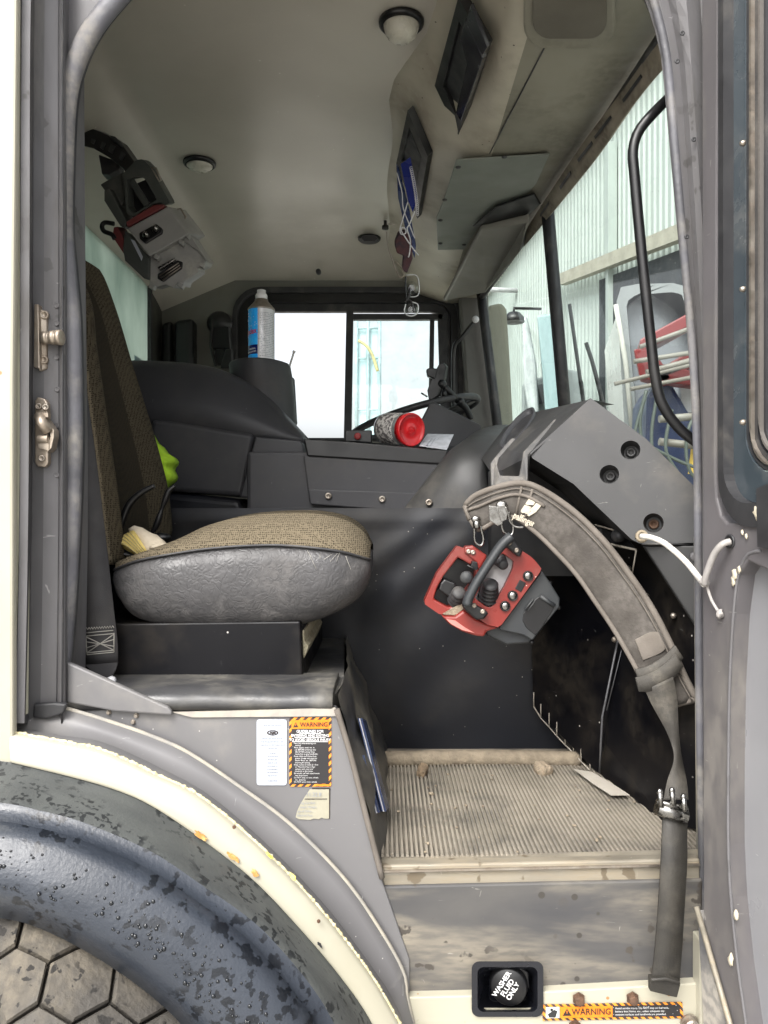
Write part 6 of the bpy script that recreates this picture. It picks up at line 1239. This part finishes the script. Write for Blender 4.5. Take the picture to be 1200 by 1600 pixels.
# safety glasses hanging
GL = thing('safety_glasses', 'clear safety glasses hanging from the end of the overhead pocket', 'safety glasses', P(642, 490, 2.0))
mg = glass('clear_lens', (.86, .88, .88), 1.6, .10, .03)
for y0, h_ in ((456, 22), (484, 22)):
    b = MB(); b.loft([[P(643 + 10 * math.cos(a) * (1 - j * .15), y0 + h_ / 2 * math.sin(a) * (1 - j * .15) - (6 if y0 < 470 else 0), 2.0 - j * .006) for a in [2 * math.pi * k / 18 for k in range(18)]] for j in (0, 1, 2)], closed=True, cap=False); b.lathe(P(643, y0 - (6 if y0 < 470 else 0), 1.99), (0, -1, 0), [(0, .0), (.009, 0), (.009, .001)], 12); b.build('lens', mg, GL)
b = MB(); b.tube([P(x, y, 1.99) for x, y in ((634, 432), (634, 452), (636, 466), (642, 470), (645, 478), (646, 488))], .0022, 6, k=24); b.tube([P(x, y, 1.99) for x, y in ((634, 472), (640, 461), (640, 450))], .003, 6, k=10); b.build('frame', M['black'], GL)
b = MB(); b.tube([P(x, y, 1.99) for x, y in ((634, 475), (632, 488), (642, 494), (652, 489), (653, 476), (644, 472))], .0018, 6, k=24); b.tube([P(x, y, 1.995) for x, y in ((634, 430), (652, 432), (654, 460), (640, 464))], .0014, 6, k=20); b.build('lens_rim', mat('clear_plastic_rim', (.5, .52, .52), rough=.1, coat=.5), GL)

# --- on the seat -----------------------------------------------------------------------------------------------------------------------------
b = MB(); Y = 1.76; rnd = random.Random(6)
ou = [(232, 672), (237, 681), (244, 692), (252, 698), (259, 708), (266, 712), (274, 719), (273, 726), (268, 733), (273, 744), (270, 752), (262, 758), (258, 766), (254, 786 - 28), (245, 745), (236, 715)]
cen = P(252, 728, Y); O = resample([P(x, y, Y) for x, y in ou + [ou[0]]], 41)[:-1]; rings = []
for j in range(8):
    s_ = j / 7; rings.append([cen.lerp(p, math.sin(s_ * math.pi / 2)) + V((0, -.05 * math.cos(s_ * math.pi / 2) + .014 * noise.noise(V((p.x * 45 * s_, p.z * 45 * s_, 2 + s_ * 2))), .004 * noise.noise(p * 60))) for p in O])
rings.append([p + V((0, .03, 0)) for p in O]); b.loft(rings, closed=True, cap=True)
o = b.build('hi_vis_vest', M['lime'], None, loc=cen); tag(o, 'crumpled lime hi-vis cloth tucked behind the seat backrest', 'vest')
GV = thing('work_glove', 'cream leather work glove with yellow striped cuff on the seat cushion', 'glove', P(215, 868, 1.38))
b = MB(); Y = 1.37
def gp(l, Yy): return [P(160 + x / 6.155, 640 + y / 6.155, Yy) for x, y in l]
TA = gp([(110, 1275), (150, 1240), (210, 1200), (265, 1170), (300, 1160)], 1.37); TB = gp([(340, 1395), (350, 1400), (370, 1395), (400, 1375), (425, 1350)], 1.335)
b.band(TA, TB, 14, (0, .006, -.004), crown=1.6, m=6); CF = b.build('cuff', M['gyellow'], GV, bevel=0)
b = MB()
for k in range(4): 
    A2 = [a.lerp(c, .12 + .22 * k) for a, c in zip(TA, TB)]; 
for k in range(5):
    u = .15 + .17 * k; A2 = [a.lerp(c, j / 6) + V((0, -.010 * math.sin(math.pi * j / 6) - .001, .006 * math.sin(math.pi * j / 6))) for j in range(7) for a, c in [(resample(TA, 20)[int(u * 19)], resample(TB, 20)[int(u * 19)])]]
    b.tube(A2, .0008, 4)
b.build('cuff_stitching', mat('grey_stitch', (.35, .30, .15)), CF)
b = MB(); rings = []
for (x1, y1, x2, y2, th) in ((250, 1150, 400, 1380, .014), (300, 1125, 440, 1360, .024), (380, 1150, 470, 1350, .028), (450, 1195, 520, 1340, .026), (520, 1225, 570, 1335, .022), (590, 1270, 610, 1330, .014), (635, 1310, 640, 1325, .005)):
    A2 = P(160 + x1 / 6.155, 640 + y1 / 6.155, 1.39); B2 = P(160 + x2 / 6.155, 640 + y2 / 6.155, 1.345)
    rings.append([A2.lerp(B2, .5) + (B2 - A2) * .5 * math.cos(a) + V((0, -th * .6 * math.sin(a) * .6, th * .8 * math.sin(a))) * .5 + V((0, 0, .002 * noise.noise(V((x1 * .02, a * 2, 1))))) for a in [2 * math.pi * k / 20 for k in range(20)]])
b.loft(rings, closed=True, cap=True); b.build('palm', M['gcream'], GV)
b = MB(); b.tube(gp([(450, 1325), (500, 1328), (555, 1335)], 1.338), .0022, 6); b.tube(gp([(480, 1318), (540, 1330), (600, 1322)], 1.34), .005, 8, k=10); b.build('finger', M['gcream'], GV)
b = MB(); b.band(gp([(100, 1285), (200, 1330), (340, 1400)], 1.365), gp([(95, 1380), (200, 1400), (330, 1405)], 1.35), 12, (0, .02, 0)); b.build('glove_lining', M['black'], GV)
SG = thing('glasses_cord', 'black eyewear cord with two temple arms standing up on the seat behind the glove', 'eyewear', P(205, 865, 1.45))
b = MB(); b.tube(gp([(120, 1270), (150, 1200), (190, 1080), (230, 960), (290, 870), (370, 800), (440, 760), (500, 735)], 1.43), lambda t: .004 + .003 * math.sin(math.pi * t), 8, k=40); b.build('temple_arm', M['black'], SG); b = MB(); b.tube(gp([(470, 1200), (520, 1110), (560, 990), (600, 880), (640, 780), (700, 735)], 1.50), lambda t: .0035 + .003 * abs(math.sin(2 * math.pi * t)), 8, k=40); b.build('temple_arm', M['black'], SG)
b = MB(); b.ell(P(252, 840, 1.50), (.02, .014, .010)); b.build('hinge', M['black'], SG)
# --- booklets, floor litter --------------------------------------------------------------------------------------------------------------------
def booklet(top, botn, botf, Y0, label):
    o = thing('booklet', label, 'booklet', P(botn[0], botn[1], Y0), 'booklets by the riser')
    p = [P(top[0][0], top[0][1], Y0), P(top[1][0], top[1][1], Y0 + .10), P(botf[0], botf[1], Y0 + .09), P(botn[0], botn[1], Y0)]
    b = MB(); b.slab(p, (.003, 0, 0)); b.build('cover', M['bluebook'], o)
    b = MB(); b.slab([v + V((-.0025, .001, -.001)) for v in p], (.002, 0, 0)); b.build('pages', M['page'], o)
    b = MB(); b.slab([v + V((-.0045, .0, 0)) for v in p], (.002, 0, 0)); b.build('back_cover', M['bluebook'], o); return o
booklet(((563, 1122), (570, 1126)), (601, 1268), (606, 1262), 1.28, 'front navy booklet standing upright against the riser flank')
booklet(((566, 1180), (574, 1178)), (590, 1270), (598, 1262), 1.255, 'shorter navy booklet leaning in front of the taller one by the riser')
b = MB(); b.slab([PR(x, y, RF + .012) for x, y in ((896, 1202), (925, 1207), (958, 1226), (984, 1243), (955, 1243), (925, 1224))], (0, 0, .0012)); o = b.build('cardboard_scrap', mat('pale_scrap', (.42, .39, .34), (.36, .33, .28), 20, rough=.8), None, loc=FL(940, 1225)); tag(o, 'pointed pale cardboard scrap on the mat along the footwell edge', 'cardboard')
def clod(px, py, w_, h_, seed, label, ang):
    c = FL(px, py, .010); rot = Matrix.Rotation(ang, 3, 'Z') @ Matrix.Rotation(.25, 3, 'X'); rnd = random.Random(seed); b = MB()
    rings = []
    for i in range(9):
        x = (i / 8 - .5) * w_; e = math.sqrt(max(0, 1 - (abs(i / 8 - .5) * 2) ** 5)) * .9 + .1
        rings.append([c + rot @ V((x, (h_ * .5 * math.copysign(abs(math.cos(a)) ** .6, math.cos(a))) * e, .012 * math.copysign(abs(math.sin(a)) ** .6, math.sin(a)) * e + (.003 if i in (2, 5) else 0))) * 1.0 + V((0, 0, .003 * noise.noise(V((i * .7, a, seed))))) for a in [2 * math.pi * k / 16 for k in range(16)]])
    b.loft(rings, closed=True, cap=True, smooth=False); o = b.build('mud_clod', mat('mud_clod_%s' % ('dark' if seed == 1 else 'pale'), (.20, .145, .09) if seed == 1 else (.30, .24, .17), (.12, .09, .06) if seed == 1 else (.22, .18, .13), 120, rough=1, bump=1, bsc=200, bdist=.004), None, loc=c); tag(o, label, 'mud clod', 'mud clods on the floor mat')
clod(660, 1205, .030, .020, 1, 'narrow dark brown mud clod on the left of the mat', 1.2); clod(849, 1202, .036, .034, 2, 'blocky pale mud clod on the right of the mat', .5)
b = MB(); rnd = random.Random(13)
for k in range(60):
    x = rnd.uniform(610, 1010); y = rnd.uniform(1200, 1335); c = FL(x, y, .006); s_ = rnd.uniform(.001, .0035); b.ell(c, (s_, s_, s_ * .6), nu=6, nv=4, jit=.8)
b.ell(FL(674, 1240, .006), (.006, .004, .003), nu=8, nv=6, jit=.6)
o = b.build('grit', M['mud'], None, loc=FL(800, 1270)); o['kind'] = 'stuff'; o['label'] = 'crumbs of dried mud scattered over the ribbed mat'; o['category'] = 'grit'
# --- white cord between dash and door ---------------------------------------------------------------------------------------------------------------
CD = thing('door_cord', 'white cord looped from the dash end panel to the open door', 'cord', P(1100, 912, 1.15))
ce = D(1141, 846, .006)
b = MB(); b.tube([P(1002, 838, 1.255), P(1018, 840, 1.235), P(1040, 850, 1.21), P(1070, 876, 1.18), P(1090, 900, 1.145), D(1100, 913, .018)], .0046, 10, k=40); b.build('cord', M['cord'], CD)
b = MB(); b.tube([D(1101, 913, .020), D(1104, 897, .022), D(1115, 868, .020), D(1128, 851, .016), ce], .0046, 10, k=40); b.ell(D(1101, 909, .018), (.007, .007, .007), nu=10, nv=8, jit=.4); b.build('cord_far_end', M['cordg'], CD, label='greyer end of the cord at the door')
b = MB(); b.tube([D(1104, 914, .012), D(1112, 938, .008), D(1124, 958, .005)], .0022, 8, k=14); b.ell(D(1125, 959, .005), (.005, .004, .006), nu=8, nv=6, jit=.8); b.build('frayed_tail', M['cordg'], CD)
b = MB(); b.lathe(P(1003, 838, 1.268), (-.1, -1, 0), [(.011, -.002), (.010, .003), (.006, .004), (.005, 0)], 18); b.build('grommet', M['mud'], CD)

# ================================================================ OUTSIDE
# --- warehouse with corrugated walls ---
WHs = thing('warehouse', 'tall pale green corrugated steel warehouse beyond the windshield', 'warehouse', (3.2, 8, 0))
wa = V((1.62, 17.0, 0)); wb = V((3.25, 3.6, 0)); rt = 4.1 + ZC
d = (wb - wa).normalized(); Lw = (wb - wa).length; nrm = V((d.y, -d.x, 0)); nrm = nrm if nrm.x < 0 else -nrm
b = MB(); prof_ = []; s_ = 0
while s_ < Lw:
    for ds, h in ((0, 0), (.035, 0), (.048, .022), (.072, .022), (.085, 0)): prof_.append(wa + d * (s_ + ds) + nrm * h)
    s_ += .12
def rz(p): return ZC + 4.08 + (14 - p.y) * .085
b.loft([[V((p.x, p.y, 1.9)) for p in prof_], [V((p.x, p.y, rz(p))) for p in prof_]], smooth=False); b.build('corrugated_wall', M['siding'], WHs)
b = MB(); b.slab([V((p.x, p.y, 0)) for p in (wa, wb)] + [V((p.x, p.y, 1.95)) for p in (wb, wa)], -nrm * .2); b.build('base_wall', M['conc'], WHs)
b = MB(); b.slab([V((p.x, p.y, z)) for p, z in ((wa, rz(wa) - .03), (wb, rz(wb) - .03), (wb, rz(wb) + .22), (wa, rz(wa) + .22))], nrm * .16); b.build('eave_gutter', M['white'], WHs)
def wp(px, py, off=0): return PL(px, py, wa + V((0, 0, 2)) + nrm * off, nrm)
b = MB(); q0 = wp(955, 400, .08); b.box((q0.x, q0.y, 3.4), (.10, .10, 4.6)); b.build('downpipe', M['siding'], WHs)
# big door opening and its lintel, near end
b = MB(); b.slab([wp(868, 435, .10), wp(1100, 340, .10), wp(1100, 366, .10), wp(885, 446, .10)], nrm * .1); b.build('door_lintel', M['trim'], WHs)
b = MB(); b.slab([wp(940, 438, .05), wp(1100, 378, .05), wp(1100, 900, .05), wp(940, 900, .05)], nrm * .03); b.build('doorway', M['dark'], WHs)
b = MB(); a0 = wp(808, 454, .02); b.tube([a0, a0 + nrm * .9 + V((-.0, 0, 0))], .04, 8); b.build('lamp_arm', M['page'], WHs)
b = MB(); a0 = P(803, 500, 6.5); 
o = thing('yard_lamp', 'small dark dome lamp in front of the corrugated wall', 'lamp', a0); b.lathe(a0, (0, 0, 1), [(.09, -.02), (.085, .02), (.05, .06), (0, .075)], 20); b.build('lamp_shade', M['black'], o); b = MB(); b.tube([a0 + V((0, 0, .06)), a0 + V((0, 0, .10)), a0 + V((.25, .1, .12))], .012, 6); b.build('bracket', M['black'], o)
# --- white cab shape, added for the rounded reflection in the windshield ---
def wt(l, Y): return [P(x, y, Y) for x, y in l]
def wtn(l, Y): return [P(962 + (x - 905) * .78, y + 6, Y) for x, y in l]
WT = thing('reflection_cab', 'white cab shape with a large rounded pane, standing in for a windshield reflection', 'truck', (2.1, 5.8, 0))
b = MB(); n_ = 56
O = resample(wtn([(912, 520), (905, 446), (930, 438), (1030, 436), (1062, 446), (1078, 500), (1092, 640), (1100, 800), (1100, 1090), (930, 1090), (925, 700), (912, 520)], 5.4), n_ + 1, False)[:-1]
I = resample(wtn([(932, 520), (926, 466), (945, 455), (1024, 450), (1046, 458), (1060, 505), (1074, 610), (1078, 660), (1078, 690), (952, 690), (946, 640), (932, 520)], 5.4), n_ + 1, False)[:-1]
ringplate(b, O, I, (.1, .25, 0)); b.build('cab_shell', mat('reflection_pale_grey', (0.2040, 0.2160, 0.2190), (0.1800, 0.1920, 0.1950), 1, rough=.3), WT, bevel=.02, seg=3)
b = MB(); b.slab([p + V((.03, .12, 0)) for p in I], (0, .02, 0)); b.build('reflected_sky_pane', mat('reflected_sky_grey', (0.1600, 0.1720, 0.1880), (0.1360, 0.1440, 0.1600), 1, rough=.2), WT)  # pale grey pane carries the reflected sky in its colour
b = MB(); b.slab([p + V((.1, .3, 0)) for p in O], (.3, 1.4, 0)); b.build('cab_body', M['white'], WT, bevel=.05)
b = MB(); b.tube(wtn([(905, 470), (925, 560), (940, 680)], 5.35), .018, 8); b.build('gutter_trim', M['conc'], WT)
# --- pale blue and white shapes, added for reflections in the windshield ---
BT = thing('reflection_shapes', 'pale blue and white shapes standing in for windshield reflections left of the divider', 'truck', (1.8, 8.4, 0))
b = MB(); b.slab(wt([(838, 492), (866, 488), (876, 560), (880, 660), (852, 660), (846, 580)], 8.2), (.2, .5, 0)); b.build('blue_reflection', mat('reflection_blue', (.26, .36, .37), (.22, .32, .33), 1, rough=.3), BT, bevel=.03)
b = MB(); b.slab(wt([(815, 498), (823, 492), (836, 560), (842, 650), (828, 660), (818, 600)], 8.1), (.1, .4, 0)); b.build('white_reflection', mat('reflection_white', (.42, .46, .46), rough=.3), BT, bevel=.03)
b = MB(); b.slab(wt([(815, 600), (880, 575), (905, 580), (912, 640), (912, 1020), (815, 1020)], 8.6), (.2, .6, 0)); b.build('grey_body', mat('grey_stand_in', (.22, .25, .25), (.19, .22, .22), 1, rough=.5), BT, bevel=.03)
b = MB(); b.slab(wt([(828, 606), (870, 592), (870, 625), (830, 634)], 8.5), (0, .05, 0)); b.build('dark_window', M['dark'], BT)
for x in (830, 890):
    b = MB(); c = P(x, 985, 8.5); b.lathe(V((c.x, 8.5, .42)), (0, -1, 0), [(.2, -.2), (.42, -.2), (.42, .0), (.24, .01), (.2, -.05), (0, -.05)], 24); b.build('wheel', M['rubdark'], BT)
# --- red boom pump truck, set ahead in place of its windshield reflection ---
PT = thing('reflected_pump_truck', 'concrete pump truck with red boom and pipes, standing in for its windshield reflection', 'pump truck', (1.9, 4.6, 0))
Yp = 4.5
def T2(l, r, m, name, Y=Yp, fl=1): b = MB(); b.tube([P(x, y, Y) for x, y in l], r, 12); return b.build(name, m, PT)
for l, t_ in (([(1000, 530), (1110, 470), (1110, 492), (1000, 552)], .2), ([(1010, 590), (1120, 520), (1120, 560), (1040, 590)], .15), ([(1020, 565), (1120, 588), (1120, 606), (1025, 596)], .15), ([(990, 545), (1020, 545), (1050, 590), (1040, 600), (1000, 590)], .15)):
    b = MB(); b.slab(wt(l, Yp), (.05, t_, 0)); b.build('boom_section', M['boomred'], PT, bevel=.01)
for l, r in (([(1000, 542), (1120, 498)], .013), ([(990, 565), (1120, 545)], .014), ([(1010, 582), (1120, 552)], .016), ([(960, 600), (1120, 560)], .012), ([(985, 608), (1120, 582)], .012), ([(1030, 655), (1120, 648)], .022), ([(1030, 690), (1120, 700)], .022)): T2(l, r, M['pipe'], 'delivery_pipe', Yp - .1)
b = MB(); b.slab(wt([(1012, 620), (1028, 592), (1048, 595), (1075, 640), (1092, 662), (1092, 820), (1005, 820)], Yp + .1), (.1, .6, 0)); b.build('blue_body', M['tbl'], PT, bevel=.03)
b = MB(); b.slab(wt([(1062, 600), (1120, 590), (1120, 640), (1066, 645)], Yp + .25), (.1, .3, 0)); b.build('grey_panel', mat('pale_grey_panel', (.45, .45, .47), rough=.5), PT)
for l in ([(1110, 630), (1080, 660), (1072, 700), (1080, 740), (1110, 760)], [(1010, 610), (1000, 660), (1010, 720), (1040, 760)], [(1030, 600), (1018, 680), (1028, 740), (1060, 770)], [(1050, 640), (1040, 700), (1060, 740)], [(1080, 690), (1100, 720), (1112, 750)], [(1020, 700), (1060, 720), (1100, 735)], [(1008, 620), (990, 690), (1000, 750)]):
    b = MB(); b.tube([P(x, y, Yp - .15) for x, y in l], .010, 8, k=24); b.build('hydraulic_hose', M['hose'], PT)
b = MB(); b.tube([P(1098, 610, Yp - .2), P(1098, 612, Yp - .2)], .02, 6); b.slab(wt([(1085, 700), (1092, 700), (1092, 740), (1080, 740)], Yp - .1), (0, .05, 0)); b.build('yellow_fitting', M['yel'], PT)
b = MB(); b.box((2.2, 5.1, .6), (1.0, .8, .5)); b.build('chassis', M['dark'], PT)
# --- blue steel tower seen through the driver's window ---
TW = thing('steel_tower', 'pale blue steel silo tower seen through the driver window', 'tower', (-.4, 22, 0))
YT = 22
b = MB(); b.slab(wt([(558, 512), (592, 512), (592, 700), (558, 700)], YT), (0, .8, 0)); b.slab(wt([(560, 700), (600, 700), (600, 884), (560, 884)], YT), (0, .8, 0)); b.build('tower_body', mat('hazy_blue_steel', (.50, .66, .70), (.46, .62, .66), 1, rough=.6), TW)
b = MB()
for x in (557, 575, 593): b.tube([P(x, 498, YT - .1), P(x, 700, YT - .1)], .05, 6)
for y in (500, 513, 560, 640): b.tube([P(557, y, YT - .1), P(594, y, YT - .1)], .03, 6)
b.build('tower_frame', mat('blue_grey_steel', (.34, .47, .5), rough=.6), TW)
b = MB(); b.tube([P(x, y, YT - .4) for x, y in ((560, 532), (572, 540), (582, 555), (590, 580))], .045, 8, k=20); b.build('yellow_chute', mat('faded_yellow', (.5, .45, .22)), TW)
